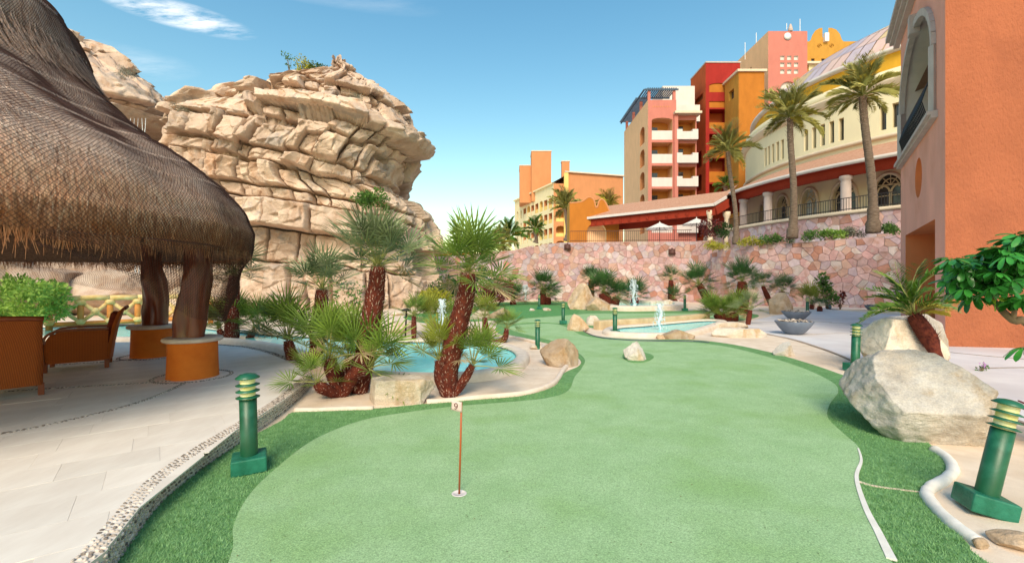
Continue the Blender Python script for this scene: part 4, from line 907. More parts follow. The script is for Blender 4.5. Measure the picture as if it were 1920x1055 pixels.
bp('small fan palm with short trunk standing over the pale cut stones', 1258, 570, 31, [([(0, 0, 0), (0, 0, 1.7)], .18, 16, 1.2, (-25, 80)), ([(.2, -.3, 0), (.1, -.3, .4)], .2, 18, 1.2, (-10, 80))], 17)
bp('fan palm with dark trunk leaning left across the stone wall', 1345, 584, 23.5, [([(0, 0, 0), (-.5, 0, .65), (-.95, 0, 1.45)], .19, 28, 1.35, (-45, 80))], 18)
bp('upright fan palm with stout red trunk and full crown near the wall', 1392, 592, 21.5, [([(0, 0, 0), (0, 0, .9), (-.02, 0, 1.6)], .24, 28, 1.3, (-35, 80))], 19)
bp('small fan palm leaning left over the pink-brown boulder', 1452, 585, 23.5, [([(0, 0, 0), (-.35, 0, .8), (-.6, 0, 1.35)], .11, 15, 1.0, (-30, 80))], 20)
bp('fan palm crown sitting on top of the pink-brown boulder', 1466, 583, 24.5, [([(0, 0, 0), (0, 0, 1.05)], .18, 20, 1.15, (-30, 80))], 21)
bp('thick green fan palm clump overhanging the far end of the small pool', 1360, 604, 18.2, [([(0, 0, 0), (-.35, 0, .3)], .2, 26, 1.05, (-15, 82), 'fan_leaf'), ([(.3, .1, 0), (.4, .1, .35)], .2, 24, 1.05, (-15, 82), 'fan_leaf'), ([(.05, -.1, 0), (.0, -.2, .25)], .18, 22, 1.0, (-15, 82), 'fan_leaf')], 22)
bp('small dark fan palm with bent stem right of the thick clump', 1402, 611, 16.6, [([(0, 0, 0), (.05, 0, .3), (.1, 0, .55)], .08, 12, .85, (-10, 75), 'fan_leaf_blue')], 23)
bp('tiny fan palm in the sand bed behind the grey bowls', 1537, 588, 24, [([(0, 0, 0), (0, 0, .28)], .12, 13, .75, (0, 60))], 24)
bp('sparse grass-like palm against the wall right of the slim lamp', 1522, 580, 26, [([(0, 0, 0), (0, 0, .3)], .1, 13, 1.35, (20, 85), 'fan_leaf_yellow')], 25)
# tall feather palms on the upper terrace
def tall_palm(label, u, v, d, vtop, r, nf, L, seed, lean=0, kind='feather_leaf', z0=None):
    p = P(u, v, d); 
    if z0 is not None: p.z = z0
    top = P(u + lean, vtop, d); root = empty('tall_palm', p, label, 'palm', 'tall palms on the upper terrace'); t = top - p
    path = [Vector((t.x * k / 10 + .12 * math.sin(k * .5), 0, t.z * k / 10)) for k in range(11)]; rad = [r * (1.5 if k == 0 else 1.15 if k == 1 else .95 - .02 * k) for k in range(11)]; rad[-1] *= 1.15; rad[-2] *= 1.0
    mb = MB(); mb.tube(catmull(path, 4), [rad[min(10, k // 4)] * (1 + .06 * (k % 2)) for k in range(41)], 12); tr = mb.build('trunk', MT['palm_bark'], root, True)
    o = link('leaf_bases', stub_mesh(path[-3:], [r * .85] * 3, seed, 70, .28, 'leaf_stub'), tr); o['kind'] = 'stuff'
    o = link('bark_scars', stub_mesh(path, rad, seed + 1, int(260 * min(1, t.z / 8)), .07, 'palm_bark'), tr); o['kind'] = 'stuff'
    tp = path[-1] + Vector((0, 0, .1))
    crown(root, tp, nf, L, FEA[kind], seed, (-38, 84), Vector((.05, 0, 1)).normalized(), .8)
    crown(root, tp - Vector((0, 0, .15)), nf // 3, L * .6, FEA['feather_leaf_gold'], seed + 9, (-50, 40), power=1)
    return root
tall_palm('tallest palm at the right, thick ringed trunk before the arched windows', 1637, 437, 27.2, 182, .25, 24, 2.35, 51, -16)
tall_palm('middle tall palm before the curved cream building', 1485, 447, 28.5, 222, .21, 24, 2.35, 52, 0)
tall_palm('left tall palm in front of the ochre tower with slim trunk', 1380, 458, 31.5, 285, .16, 22, 2.0, 53, -12)
tall_palm('slim palm in front of the yellow hotel wing end', 1063, 452, 60, 392, .32, 24, 2.9, 54)
tall_palm('short palm in front of the yellow hotel windows', 1004, 455, 70, 432, .3, 20, 2.6, 55, kind='feather_green')
tall_palm('palm showing above the orange scrolled gable', 1141, 420, 62, 388, .3, 20, 2.6, 56, kind='feather_leaf_gold')
tall_palm('palm clump at the left foot of the yellow hotel', 955, 460, 80, 446, .3, 24, 4.0, 57, kind='feather_green')
tall_palm('palm left of the yellow hotel behind the stone wall', 935, 470, 60, 462, .3, 22, 3.0, 58, kind='feather_leaf')
tall_palm('palm top showing above the sloping canopy roof before the red tower', 1362, 372, 50, 350, .25, 16, 1.5, 59, kind='feather_green')
# small date palm leaning over the right-hand boulders
b = Vector((7.0, 7.45, .30)); root = empty('date_palm', b, 'small date palm with hairy red trunk leaning over the right-hand boulders', 'palm')
tp = P(1712, 590, 7.75) - b; path = catmull([Vector((.12, 0, -.35)), Vector((0, 0, 0)), tp * .5 + Vector((.05, 0, 0)), tp], 5); rad = [.085] * 8 + [.10, .12, .13, .13, .125, .12, .11, .08]
mb = MB(); mb.tube(path, rad[:len(path)], 10); tr = mb.build('trunk', MT['palm_fibre'], root, True); o = link('leaf_bases', stub_mesh(path[8:], rad[8:len(path)], 5, 130, .10, 'palm_fibre'), tr); o['kind'] = 'stuff'
crown(root, path[-1], 13, 1.0, FEA['small'], 77, (2, 82), Vector((-.25, 0, 1)).normalized()); crown(root, path[-1], 4, .75, FEA['feather_leaf_gold'], 79, (-5, 30))
# ---- leafy shrubs
mt('leaf_bright', (.14, .30, .04), (.34, .50, .10), 2.5, .5, spec=.35, trans=.3)
mt('leaf_mid', (.04, .12, .02), (.14, .26, .05), 2.5, .5, spec=.35, trans=.2)
mt('leaf_dark', (.02, .06, .015), (.07, .14, .03), 2.5, .5, spec=.3, trans=.15)
mt('leaf_yellow', (.28, .28, .03), (.50, .46, .06), 2.5, .5, spec=.3, trans=.25)
mt('leaf_grey', (.16, .17, .13), (.30, .29, .22), 2.5, .7, trans=.1)
mt('leaf_maroon', (.10, .02, .02), (.22, .05, .04), 2.5, .5, trans=.1)
mt('twig', (.16, .11, .07), (.28, .20, .13), 6, .9)
def leaves(n, clumps, l, w, seed, up=.25):
    rg = np.random.default_rng(seed); C = np.array([c[:3] for c in clumps]); Rr = np.array([c[3:6] for c in clumps]); k = rg.integers(0, len(C), n)
    d = rg.normal(0, 1, (n, 3)); d /= np.linalg.norm(d, axis=1)[:, None]; r = rg.random(n) ** .45; c = C[k] + d * r[:, None] * Rr[k]
    a = d * .7 + rg.normal(0, .6, (n, 3)); a[:, 2] += up; a /= np.linalg.norm(a, axis=1)[:, None]; s = np.cross(a, rg.normal(0, 1, (n, 3))); s /= np.linalg.norm(s, axis=1)[:, None]; nn = np.cross(a, s); ll = (l * rg.uniform(.6, 1.3, n))[:, None]; ww = (w * rg.uniform(.7, 1.2, n))[:, None]
    V = np.stack([c, c + a * ll * .5 + s * ww + nn * ww * .3, c + a * ll, c + a * ll * .5 - s * ww + nn * ww * .3], 1).reshape(-1, 3); i = np.arange(n)[:, None] * 4
    return V, np.concatenate([i + [0, 1, 2], i + [0, 2, 3]])
def shrub(label, base, clumps, n, l, w, mat, seed, name='shrub', cat='shrub', stems=5, group=None, height=None):
    root = empty(name, base, label, cat, group); V, T = leaves(n, clumps, l, w, seed); link('foliage', npmesh('foliage', V, T, MT[mat], False), root)
    mb = MB(); rg = random.Random(seed)
    for c in clumps[:max(stems, 1)] if len(clumps) >= stems else clumps * 2:
        e = Vector(c[:3]); m1 = e * .5 + Vector((rg.uniform(-.1, .1), rg.uniform(-.1, .1), 0)) * e.length; mb.tube([(0, 0, -.05), m1, e], [.018 * max(1, e.length), .013 * max(1, e.length), .004], 5)
    mb.build('stem', MT['twig'], root, True); return root
def clump_set(w, h, n, seed, z0=.3, r=.4):
    rg = random.Random(seed); return [(rg.uniform(-w / 2, w / 2), rg.uniform(-w / 2, w / 2) * .8, z0 + rg.random() * h, r * rg.uniform(.7, 1.2), r * rg.uniform(.7, 1.2), r * rg.uniform(.6, 1)) for _ in range(n)]
p = Vector((-14.2, 13.4, 0)); shrub('bright green leafy small tree left of the log railing', p, clump_set(1.7, .95, 16, 1, .62, .34), 3600, .14, .032, 'leaf_bright', 1, 'small_tree', 'tree')
p = P(690, 372, 25.2); shrub('dark green shrub growing from a crack high on the crag', p, clump_set(1.7, .7, 12, 2, -.45, .38), 1500, .16, .045, 'leaf_mid', 2)
p = P(575, 140, 30); p.z = zof(140, 30); shrub('yellow-green shrub on the top of the crag', p, clump_set(1.0, .8, 8, 3, 0, .4), 900, .14, .04, 'leaf_yellow', 3)
p = P(596, 142, 30); shrub('dark green bush beside the yellow shrub on the crag top', p, clump_set(1.1, .5, 8, 4, 0, .36), 800, .13, .04, 'leaf_dark', 4)
p = P(542, 132, 30); shrub('thin sprig at the left end of the crag-top bushes', p, clump_set(.7, .9, 6, 5, .2, .2), 120, .14, .04, 'leaf_mid', 5)
for i, (u, v, d, w, lab) in enumerate([(500, 215, 27.0, 1.6, 'dry grey bush on the upper ledge of the crag, left of centre'), (592, 212, 27, 1.4, 'dry grey bush in the middle of the crag top slope'), (668, 190, 27.5, 1.0, 'dry grey tuft near the right shoulder of the crag'), (355, 215, 26, 1.6, 'dry brown tuft at the left end of the upper ledge'), (238, 142, 31, .9, 'wispy grey tuft on the crag behind the thatch')]):
    shrub(lab, P(u, v, d), clump_set(w, .4, 8, 10 + i, 0, .3), 700, .16, .012, 'leaf_grey', 10 + i)
p = G(640, 625); shrub('loose small-leaved shrub between the two trunked fan palms', p, clump_set(1.0, 1.3, 12, 20, .4, .28), 420, .10, .03, 'leaf_mid', 20)
p = P(812, 575, 22); p.z = 0; shrub('yellow-green shrub at the right foot of the crag', p, clump_set(1.0, .6, 8, 21, .4, .4), 1100, .14, .05, 'leaf_yellow', 21)
p = P(850, 575, 24); p.z = 0; shrub('dark olive bush at the end of the stone wall behind the tall fan palm', p, clump_set(2.4, 1.2, 12, 22, .5, .5), 1500, .16, .05, 'leaf_dark', 22)
p = P(932, 570, 29); p.z = 0; shrub('maroon-leaved bush at the left end of the stone wall', p, clump_set(1.6, .9, 10, 23, .5, .5), 1300, .15, .05, 'leaf_maroon', 23)
p = P(905, 565, 30); p.z = 0; shrub('olive bush against the left end of the stone wall', p, clump_set(2.0, 1.8, 12, 24, .5, .6), 1400, .18, .05, 'leaf_mid', 24)
p = P(1552, 580, 26); p.z = 0; shrub('upright leafy plant against the stone wall right of the bowls', p, [(-.35, 0, 1.7, .3, .3, .3), (-.15, 0, 1.3, .3, .3, .3), (0, 0, .9, .4, .3, .4), (.25, 0, .6, .4, .3, .3)], 420, .22, .06, 'leaf_mid', 25)
p = P(1575, 578, 26); p.z = 0; shrub('small red-tipped plant at the foot of the stone wall', p, [(0, 0, .5, .2, .2, .3), (.15, 0, .8, .1, .1, .2)], 120, .16, .05, 'leaf_maroon', 26)
for i, (u, v, d, w, mat, lab) in enumerate([(1345, 466, 32, 1.6, 'leaf_yellow', 'yellow-green bush on top of the stone wall left of the slim palm'), (1412, 460, 30, 2.0, 'leaf_yellow', 'golden low hedge on the wall top right of the slim palm'), (1450, 456, 29.5, 1.6, 'leaf_mid', 'green low hedge on the wall top left of the middle palm'), (1520, 449, 28.5, 1.7, 'leaf_mid', 'green hedge on the wall top right of the middle palm'), (1560, 446, 28, 1.4, 'leaf_bright', 'bright green tuft on the wall top between two palms'), (1668, 437, 27, 1.0, 'leaf_mid', 'small plant on the wall top right of the tallest palm'), (1600, 443, 28, 1.0, 'leaf_grey', 'dry tuft on the wall top left of the tallest palm')]):
    p = P(u, v, d); shrub(lab, p, clump_set(w, .25, 8, 30 + i, .1, .28), 800, .16, .03, mat, 30 + i, group='planting along the top of the stone wall')
for i, (u, v, lab) in enumerate([(1328, 440, 'reddish bush beside the canopy column on the upper terrace'), (1352, 442, 'dark bush right of the canopy column on the upper terrace')]):
    p = P(u, v, 39); shrub(lab, p, clump_set(1.2, .9, 8, 40 + i, .1, .4), 600, .2, .06, 'leaf_maroon' if i == 0 else 'leaf_dark', 40 + i)
p = G(1838, 697); shrub('small plant with purple flowers in the plaza joint behind the huge boulder', p, [(0, 0, .05, .06, .05, .05), (.08, 0, .1, .05, .04, .05)], 60, .04, .014, 'leaf_mid', 50, 'flowering_plant', 'flower')
mt('petal', (.45, .22, .50), None, rough=.6)
pr_ = bpy.data.objects['flowering_plant']; mb = MB()
for k in range(12):
    rg = random.Random(k); c = Vector((rg.uniform(-.02, .12), rg.uniform(-.06, .03), rg.uniform(.08, .17)))
    for a in range(5): mb.add([c, c + Vector((.018 * math.cos(a * 1.257), -.008, .018 * math.sin(a * 1.257))), c + Vector((.018 * math.cos(a * 1.257 + .8), -.008, .018 * math.sin(a * 1.257 + .8)))], [(0, 1, 2)])
mb.build('flowers', MT['petal'], pr_)['kind'] = 'stuff'
# ---- umbrella tree at the right edge
mt('gloss_leaf', (.02, .14, .02), (.05, .27, .04), 5, .28, spec=.5, rnd=.35, trans=.18)
mt('gloss_leaf_young', (.18, .38, .03), (.34, .55, .06), 5, .3, spec=.5, rnd=.2, trans=.25)
def rosette(seed, mat, n=9, L=.19):
    rg = random.Random(seed); V, Fc = [], []
    for k in range(n):
        a = 2 * math.pi * k / n + rg.uniform(-.12, .12); l = L * rg.uniform(.85, 1.1); d = Vector((math.cos(a), math.sin(a), 0)); s = Vector((-math.sin(a), math.cos(a), 0)); b = len(V); dr = rg.uniform(.35, .75)
        def pt(t, w): 
            z = -dr * l * (t ** 1.8) + .012; return d * (.03 + l * t * .92) + s * w + Vector((0, 0, z))
        W = [(0, .004), (.25, .020), (.5, .031), (.75, .036), (.92, .026), (1.0, .006)]
        for t, w in W: V += [pt(t, w) + Vector((0, 0, .010)), pt(t, 0), pt(t, -w) + Vector((0, 0, .010))]
        for j in range(5):
            q = b + j * 3; Fc += [(q, q + 1, q + 4, q + 3), (q + 1, q + 2, q + 5, q + 4)]
    mb = MB(); mb.tube([(0, 0, .01), (0, 0, -.12)], [.005, .006], 5, False); o = len(V); V += mb.v; Fc += [tuple(i + o for i in f) for f in mb.f]
    return mesh('leaf_rosette', V, Fc, MT[mat], True)
RO = [rosette(i, 'gloss_leaf') for i in range(4)]; RY = rosette(9, 'gloss_leaf_young', 7, .13)
ub = Vector((5.35, 4.25, 0)); ut = empty('umbrella_tree', ub, 'glossy green umbrella tree with drooping leaf rosettes at the right edge', 'tree')
def U(u, v, d): return P(u, v, d) - ub
lim = [[(.35, .1, 0), (.2, .05, .5), U(1935, 612, 4.35), U(1900, 600, 4.4), U(1870, 572, 4.5), U(1845, 540, 4.6)], [U(1900, 600, 4.4), U(1905, 560, 4.35), U(1915, 500, 4.3), U(1912, 460, 4.3)], [U(1870, 572, 4.5), U(1830, 530, 4.65), U(1795, 505, 4.75)], [U(1845, 540, 4.6), U(1860, 510, 4.5)], [U(1935, 612, 4.35), U(1925, 650, 4.2), U(1922, 665, 4.15)]]
for i, l in enumerate(lim):
    mb = MB(); c = catmull([Vector(q) for q in l], 5); mb.tube(c, [(.055 if i == 0 else .022) * (1 - .65 * k / len(c)) for k in range(len(c))], 8); mb.build('trunk' if i == 0 else 'branch', MT['twig'], ut, True)
rg = random.Random(21); spots = []
for k in range(80):
    a = rg.random(); u = 1775 + 130 * a; v = 476 + 10 * math.sin(a * 6) + (rg.random() ** .8) * (58 + 20 * math.sin(a * 3)); spots.append((u, v, 4.75 - .5 * a + rg.uniform(-.35, .3)))
for k in range(34): spots.append((rg.uniform(1895, 1945), rg.uniform(442, 500), 4.3 + rg.uniform(-.25, .25)))
for k in range(5): spots.append((rg.uniform(1900, 1930), rg.uniform(555, 575), 4.25 + rg.uniform(-.1, .1)))
spots.append((1922, 655, 4.15))
for k, (u, v, d) in enumerate(spots):
    o = link('leaf_rosette', RO[k % 4], ut); o.matrix_local = Matrix.Translation(U(u, v, d)) @ Matrix.Rotation(rg.uniform(0, 6.28), 4, 'Z') @ Matrix.Rotation(rg.uniform(.1, .7), 4, 'X') @ Matrix.Scale(rg.uniform(.55, .85), 4)
    if u < 1890 and k % 2 == 0:
        mb = MB(); e = U(u, v, d) - Vector((0, 0, .1)); mb.tube([e, e.lerp(U(1850, 535, 4.6), .6)], [.005, .008], 4, False); mb.build('twig', MT['twig'], ut, True)
o = link('leaf_rosette', RY, ut, U(1866, 560, 4.4)); o['label'] = 'young yellow-green leaf rosette'
# maroon leaf tip at the right edge
mt('leaf_maroon_gloss', (.09, .015, .02), (.16, .03, .03), 4, .4, spec=.4)
def bromeliad():
    p = G(2040, 850); root = empty('red_leaf_plant', p, 'dark red broad-leaved plant cut off by the right edge', 'plant')
    for k in range(9):
        a = R(150 + k * 40) ; V, Fc = [], []
        for j in range(7):
            t = j / 6; r = .05 + .42 * t; z = .05 + .50 * t - .18 * t * t; w = .06 * math.sin(math.pi * (.12 + .86 * t)) + .003
            d = Vector((math.cos(a), math.sin(a), 0)); s = Vector((-math.sin(a), math.cos(a), 0)); V += [d * r + s * w + Vector((0, 0, z + .015)), d * r + Vector((0, 0, z)), d * r - s * w + Vector((0, 0, z + .015))]
            if j: q = 3 * j; Fc += [(q - 3, q - 2, q + 1, q), (q - 2, q - 1, q + 2, q + 1)]
        link('leaf', mesh('leaf', V, Fc, MT['leaf_maroon_gloss'], True), root)
bromeliad()
# ---------------------------------------------------------------- walls and buildings
def stucco(name, c, k=.10, sc=1.2, bump=.5, bs=45, bd=.02, rough=.9, c3=None, s3=.5):
    c2 = tuple(min(.95, x * (1 + k)) for x in c); c1 = tuple(x * (1 - k) for x in c); mt(name, c1, c2, sc, rough, bump, bs, bdist=bd, spec=.2, c3=c3, s3=s3, stretch=(1, 1, .45))
stucco('pink_near_lit', (.82, .38, .29), .08, .8, .9, 22, .035, c3=(.74, .33, .24), s3=.7)  # pinker left face, raised to a sunlit tone in its colour
stucco('orange_near_shade', (.44, .14, .068), .10, .7, 1.0, 18, .06, c3=(.38, .12, .06), s3=.8)  # front face darkened in colour, as the side out of the sun
stucco('door_orange', (.72, .24, .09), .06)
stucco('red_dark', (.34, .035, .02), .1)
stucco('loggia_white', (.62, .55, .50), .06)
stucco('ceiling_brown', (.26, .15, .09), .12, 3)
stucco('trim_stone', (.50, .42, .39), .08, 4)
stucco('hotel_pink', (.54, .19, .15), .06); stucco('hotel_salmon_lit', (.80, .48, .27), .05); stucco('hotel_white', (.68, .60, .56), .05); stucco('hotel_red', (.33, .025, .02), .1); stucco('hotel_redorange', (.46, .09, .025), .1)  # salmon and redorange left walls carry painted sunlight, pink and red fronts painted shade
stucco('hotel_ochre', (.46, .16, .025), .08); stucco('hotel_gold', (.52, .26, .05), .08); stucco('hotel_yellow', (.80, .56, .19), .06); stucco('hotel_cream', (.80, .68, .42), .04); stucco('hotel_orange', (.58, .25, .11), .05); stucco('hotel_inner', (.60, .26, .07), .08)  # cream and yellow raised as sunlit left walls, orange fronts darkened as shade
stucco('cream', (.78, .68, .46), .03, .6); stucco('cream_trim', (.68, .56, .42), .05); stucco('band_ochre', (.72, .38, .04), .05); stucco('column_stone', (.52, .42, .38), .07, 3); stucco('beam_red', (.30, .035, .016), .08); stucco('beam_ochre', (.74, .36, .05), .06); stucco('fascia', (.66, .60, .56), .05)
mt('roof_tile', (.42, .20, .12), (.56, .32, .22), 3, .9, .8, 20, stretch=(6, 1, 1))
mt('dome_lilac', (.50, .40, .44), (.58, .47, .50), 1, .35); mt('dome_pink', (.66, .44, .38), (.72, .50, .42), 1, .35); mt('dome_gold', (.66, .46, .20), (.72, .52, .26), 1, .35)
mt('glass_dark', (.03, .028, .03), (.07, .06, .06), 2, .08, spec=.6); mt('glass_blue', (.04, .16, .24), (.08, .24, .34), 1, .1, spec=.6); mt('glass_sky', (.50, .56, .60), (.66, .70, .72), .6, .05, spec=.8)
mt('shade_inner', (.20, .08, .03), (.28, .12, .05), 2, .9); mt('iron', (.025, .025, .03), None, rough=.5); mt('iron_brown', (.10, .04, .03), None, rough=.6); mt('frame_gilt', (.62, .50, .34), (.70, .58, .42), 4, .5)
mt('timber_blue', (.05, .08, .13), (.08, .12, .17), 4, .8); mt('canvas_white', (.80, .76, .70), (.86, .82, .76), 2, .9, trans=.25); mt('metal_white', (.78, .78, .78), None, rough=.4)

def rect(x0, x1, y0, y1): return [(x0, y0), (x1, y0), (x1, y1), (x0, y1)]
def arch(x0, x1, y0, y1, rise=None, n=10):
    c = (x0 + x1) / 2; a = (x1 - x0) / 2; rise = a if rise is None else rise
    return [(x0, y0), (x1, y0)] + [(c + a * math.cos(t), y1 - rise + rise * math.sin(t)) for t in [math.pi * k / n for k in range(n + 1)]]
def circ(cx, cy, r, n=24): return [(cx + r * math.cos(2 * math.pi * k / n), cy + r * math.sin(2 * math.pi * k / n)) for k in range(n)]
Z3 = Vector((0, 0, 1))
def wall_face(root, o, xd, outline, opens, mat, name='wall', back='glass_dark', pname='window', reveal=.3, rmat=None):
    """a wall polygon in the plane of xd and z with real openings, their reveals and what fills them"""
    o = Vector(o) - root.location; xd = Vector(xd).normalized(); n = xd.cross(Z3); q = lambda p, dep=0: o + xd * p[0] + Z3 * p[1] - n * dep
    loops = [outline] + [op['out'] if isinstance(op, dict) else op for op in opens]
    polys = [[Vector((x, y, 0)) for x, y in l] for l in loops]; flat = [p for l in loops for p in l]
    tri = geometry.tessellate_polygon(polys); V = [q(p) for p in flat]; Fc = []
    for t in tri:
        a, b, c = [flat[i] for i in t]; s = (b[0] - a[0]) * (c[1] - a[1]) - (b[1] - a[1]) * (c[0] - a[0]); Fc.append(tuple(t) if s > 0 else tuple(t[::-1]))
    w = link(name, mesh(name, V, Fc, MT[mat]), root)
    for op in opens:
        d = op if isinstance(op, dict) else {'out': op}; l = d['out']; m = len(l); dep = d.get('dep', reveal)
        V = [q(p) for p in l] + [q(p, dep) for p in l]
        me = mesh(d.get('name', pname), V, [(i, (i + 1) % m, m + (i + 1) % m, m + i) for i in range(m)] + [tuple(range(m, 2 * m))], [MT[d.get('rmat', rmat or mat)], MT[d.get('back', back)]])
        me.polygons[-1].material_index = 1; po = link(d.get('name', pname), me, root)
        if 'fill' in d: d['fill'](po, q, l, dep)
    return w
def quad(root, name, pts, mat):
    return link(name, mesh(name, [Vector(p) - root.location for p in pts], [tuple(range(len(pts)))], MT[mat]), root)
def block(root, x0, x1, y0, y1, z0, z1, front, left, fo_=(), lo_=(), coping=None, ctop=.35, **k):
    wall_face(root, (x0, y0, z0), (1, 0, 0), rect(0, x1 - x0, 0, z1 - z0), list(fo_), front, **k); wall_face(root, (x0, y1, z0), (0, -1, 0), rect(0, y1 - y0, 0, z1 - z0), list(lo_), left, **k)
    part('wall', root, MT[front], lambda m: m.add([(x1, y0, z0), (x1, y1, z0), (x0, y1, z0), (x1, y0, z1), (x1, y1, z1), (x0, y1, z1), (x0, y0, z1)], [(0, 1, 4, 3), (1, 2, 5, 4), (3, 4, 5, 6)]))
    if coping: part('roof_edge', root, MT[coping], lambda m: m.box(((x0 + x1) / 2, (y0 + y1) / 2, z1 + ctop / 2), (x1 - x0 + .5, y1 - y0 + .5, ctop)))

# ---- pink stone retaining walls
for i, c in enumerate([(.62, .36, .35), (.64, .42, .41), (.68, .56, .53), (.56, .41, .45), (.56, .27, .20), (.64, .39, .32), (.60, .48, .52)]): mt('stone%d' % i, tuple(x * .70 for x in c), tuple(min(.9, x * .94) for x in c), 3.0, .9, .7, 9, rnd=.16, bdist=.04, c3=[(.56, .44, .40), (.42, .24, .20), (.50, .32, .26)][i % 3], s3=2.4)
mt('stone_joint', (.34, .24, .22), (.42, .31, .28), 6, .95)
SW = [.22, .26, .12, .12, .09, .09, .10]
def stones(root, path, top, zb, cell, seed, name='stone'):
    """flagstones set on a wall that follows path (list of Vector); top(s) gives the height"""
    rg = np.random.default_rng(seed); rs = random.Random(seed); cum = [0]
    for a, b in zip(path, path[1:]): cum.append(cum[-1] + (b - a).length)
    Lw = cum[-1]; zmx = max(top(s) for s in np.linspace(0, Lw, 20))
    def at(s, z, o):
        s = min(max(s, 0), Lw - 1e-4); i = max(k for k in range(len(cum)) if cum[k] <= s); i = min(i, len(path) - 2); t = (s - cum[i]) / (cum[i + 1] - cum[i]); p = path[i].lerp(path[i + 1], t); d = (path[i + 1] - path[i]).normalized(); n = d.cross(Z3)
        return Vector((p.x, p.y, z)) + n * o - root.location
    pts = []; ny = int((zmx - zb) / cell) + 1; nx_ = int(Lw / cell) + 1
    for j in range(-1, ny + 2):
        for i in range(-1, nx_ + 2): pts.append(((i + .5 * (j % 2) + rs.uniform(-.42, .42)) * cell, zb + (j + rs.uniform(-.42, .42)) * cell))
    A = np.array(pts); cnt = 0; done = []
    for p in pts:
        if not (-.1 < p[0] < Lw + .1 and zb - .2 < p[1] < top(min(max(p[0], 0), Lw)) + .2): continue
        d2 = ((A - p) ** 2).sum(1); nb = A[np.argsort(d2)[1:16]]; s_ = cell * 2
        poly = [(p[0] - s_, p[1] - s_), (p[0] + s_, p[1] - s_), (p[0] + s_, p[1] + s_), (p[0] - s_, p[1] + s_)]
        t0 = top(min(max(p[0] - .5, 0), Lw)); t1 = top(min(max(p[0] + .5, 0), Lw)); sl = (t1 - t0); tm = top(min(max(p[0], 0), Lw))
        planes = [((q[0] - p[0]), (q[1] - p[1]), ((q[0] ** 2 - p[0] ** 2) + (q[1] ** 2 - p[1] ** 2)) / 2 - .006 * math.hypot(q[0] - p[0], q[1] - p[1])) for q in nb] + [(-1, 0, -.01), (1, 0, Lw - .01), (0, -1, -zb), (-sl, 1, tm - sl * p[0] - .05)]
        for a, b, c in planes:
            out = []
            for k in range(len(poly)):
                u, v = poly[k], poly[(k + 1) % len(poly)]; f0, f1 = a * u[0] + b * u[1] - c, a * v[0] + b * v[1] - c
                if f0 <= 0: out.append(u)
                if (f0 <= 0) != (f1 <= 0): t = f0 / (f0 - f1); out.append((u[0] + (v[0] - u[0]) * t, u[1] + (v[1] - u[1]) * t))
            poly = out
            if len(poly) < 3: break
        if len(poly) < 3: continue
        cx = sum(u[0] for u in poly) / len(poly); cz = sum(u[1] for u in poly) / len(poly); m = len(poly); h = rs.uniform(.025, .07)
        V = [at(u, w, .002) for u, w in poly] + [at(u, w, h * .7) for u, w in poly] + [at(cx + (u - cx) * .93, cz + (w - cz) * .93, h) for u, w in poly]
        Fc = [(i, (i + 1) % m, m + (i + 1) % m, m + i) for i in range(m)] + [(m + i, m + (i + 1) % m, 2 * m + (i + 1) % m, 2 * m + i) for i in range(m)] + [tuple(range(2 * m, 3 * m))]
        done.append((abs(sum(poly[k][0] * poly[(k + 1) % m][1] - poly[(k + 1) % m][0] * poly[k][1] for k in range(m))), V, Fc, rs.choices(range(7), SW)[0])); cnt += 1
    done.sort(key=lambda t: -t[0])
    for _, V, Fc, mi in done[:295]: link(name, mesh(name, V, Fc, MT['stone%d' % mi]), root)
    if done[295:]:
        VV, FF, MI = [], [], []
        for _, V, Fc, mi in done[295:]: b = len(VV); VV += V; FF += [tuple(i + b for i in f) for f in Fc]; MI += [mi] * len(Fc)
        me = mesh('small_stones', VV, FF, [MT['stone%d' % i] for i in range(7)]); me.polygons.foreach_set('material_index', MI); link('small_stones', me, root)['kind'] = 'stuff'
    core = MB(root.location)
    for i in range(len(path) - 1):
        a, b = path[i], path[i + 1]; n = (b - a).normalized().cross(Z3); z0, z1 = top(cum[i]) - .02, top(cum[i + 1]) - .02
        core.add([(a.x, a.y, zb), (b.x, b.y, zb), (b.x, b.y, z1), (a.x, a.y, z0), (a.x - n.x * .6, a.y - n.y * .6, z0), (b.x - n.x * .6, b.y - n.y * .6, z1), (b.x - n.x * .6, b.y - n.y * .6, zb), (a.x - n.x * .6, a.y - n.y * .6, zb)], [(0, 1, 2, 3), (3, 2, 5, 4), (4, 5, 6, 7)] + ([(0, 3, 4, 7)] if i == 0 else []) + ([(1, 6, 5, 2)] if i == len(path) - 2 else []))
    core.build('wall_core', MT['stone_joint'], root); print('stones', cnt); return at, Lw
def flat(u, d): q = P(u, CY, d); q.z = 0; return q
lw = [flat(800, 37), flat(960, 36.5), flat(1050, 36), flat(1180, 35.6), flat(1300, 35), flat(1338, 33.6)]
ltop = lambda s: np.interp(s, [0, 6.9, 8.8, 10.7, 17, 22], [3.6, 4.1, 4.55, 4.7, 4.75, 4.7])
r1 = empty('stone_wall', lw[2], 'long retaining wall of pink flagstones behind the far green', 'stone wall'); stones(r1, lw, ltop, 0, .46, 3)
rw = [flat(1333, 33.4), flat(1402, 30), flat(1470, 29), flat(1550, 28), flat(1620, 27), flat(1690, 26), flat(1760, 25)]
rtop = lambda s: np.interp(s, [0, 3.6, 6.1, 9.1, 11.6, 14.2, 17], [3.7, 3.98, 4.05, 4.2, 4.3, 4.4, 4.45])
r2 = empty('stone_wall', rw[3], 'curving retaining wall of pale pink and lilac flagstones beside the plaza', 'stone wall'); stones(r2, rw, rtop, 0, .44, 9)
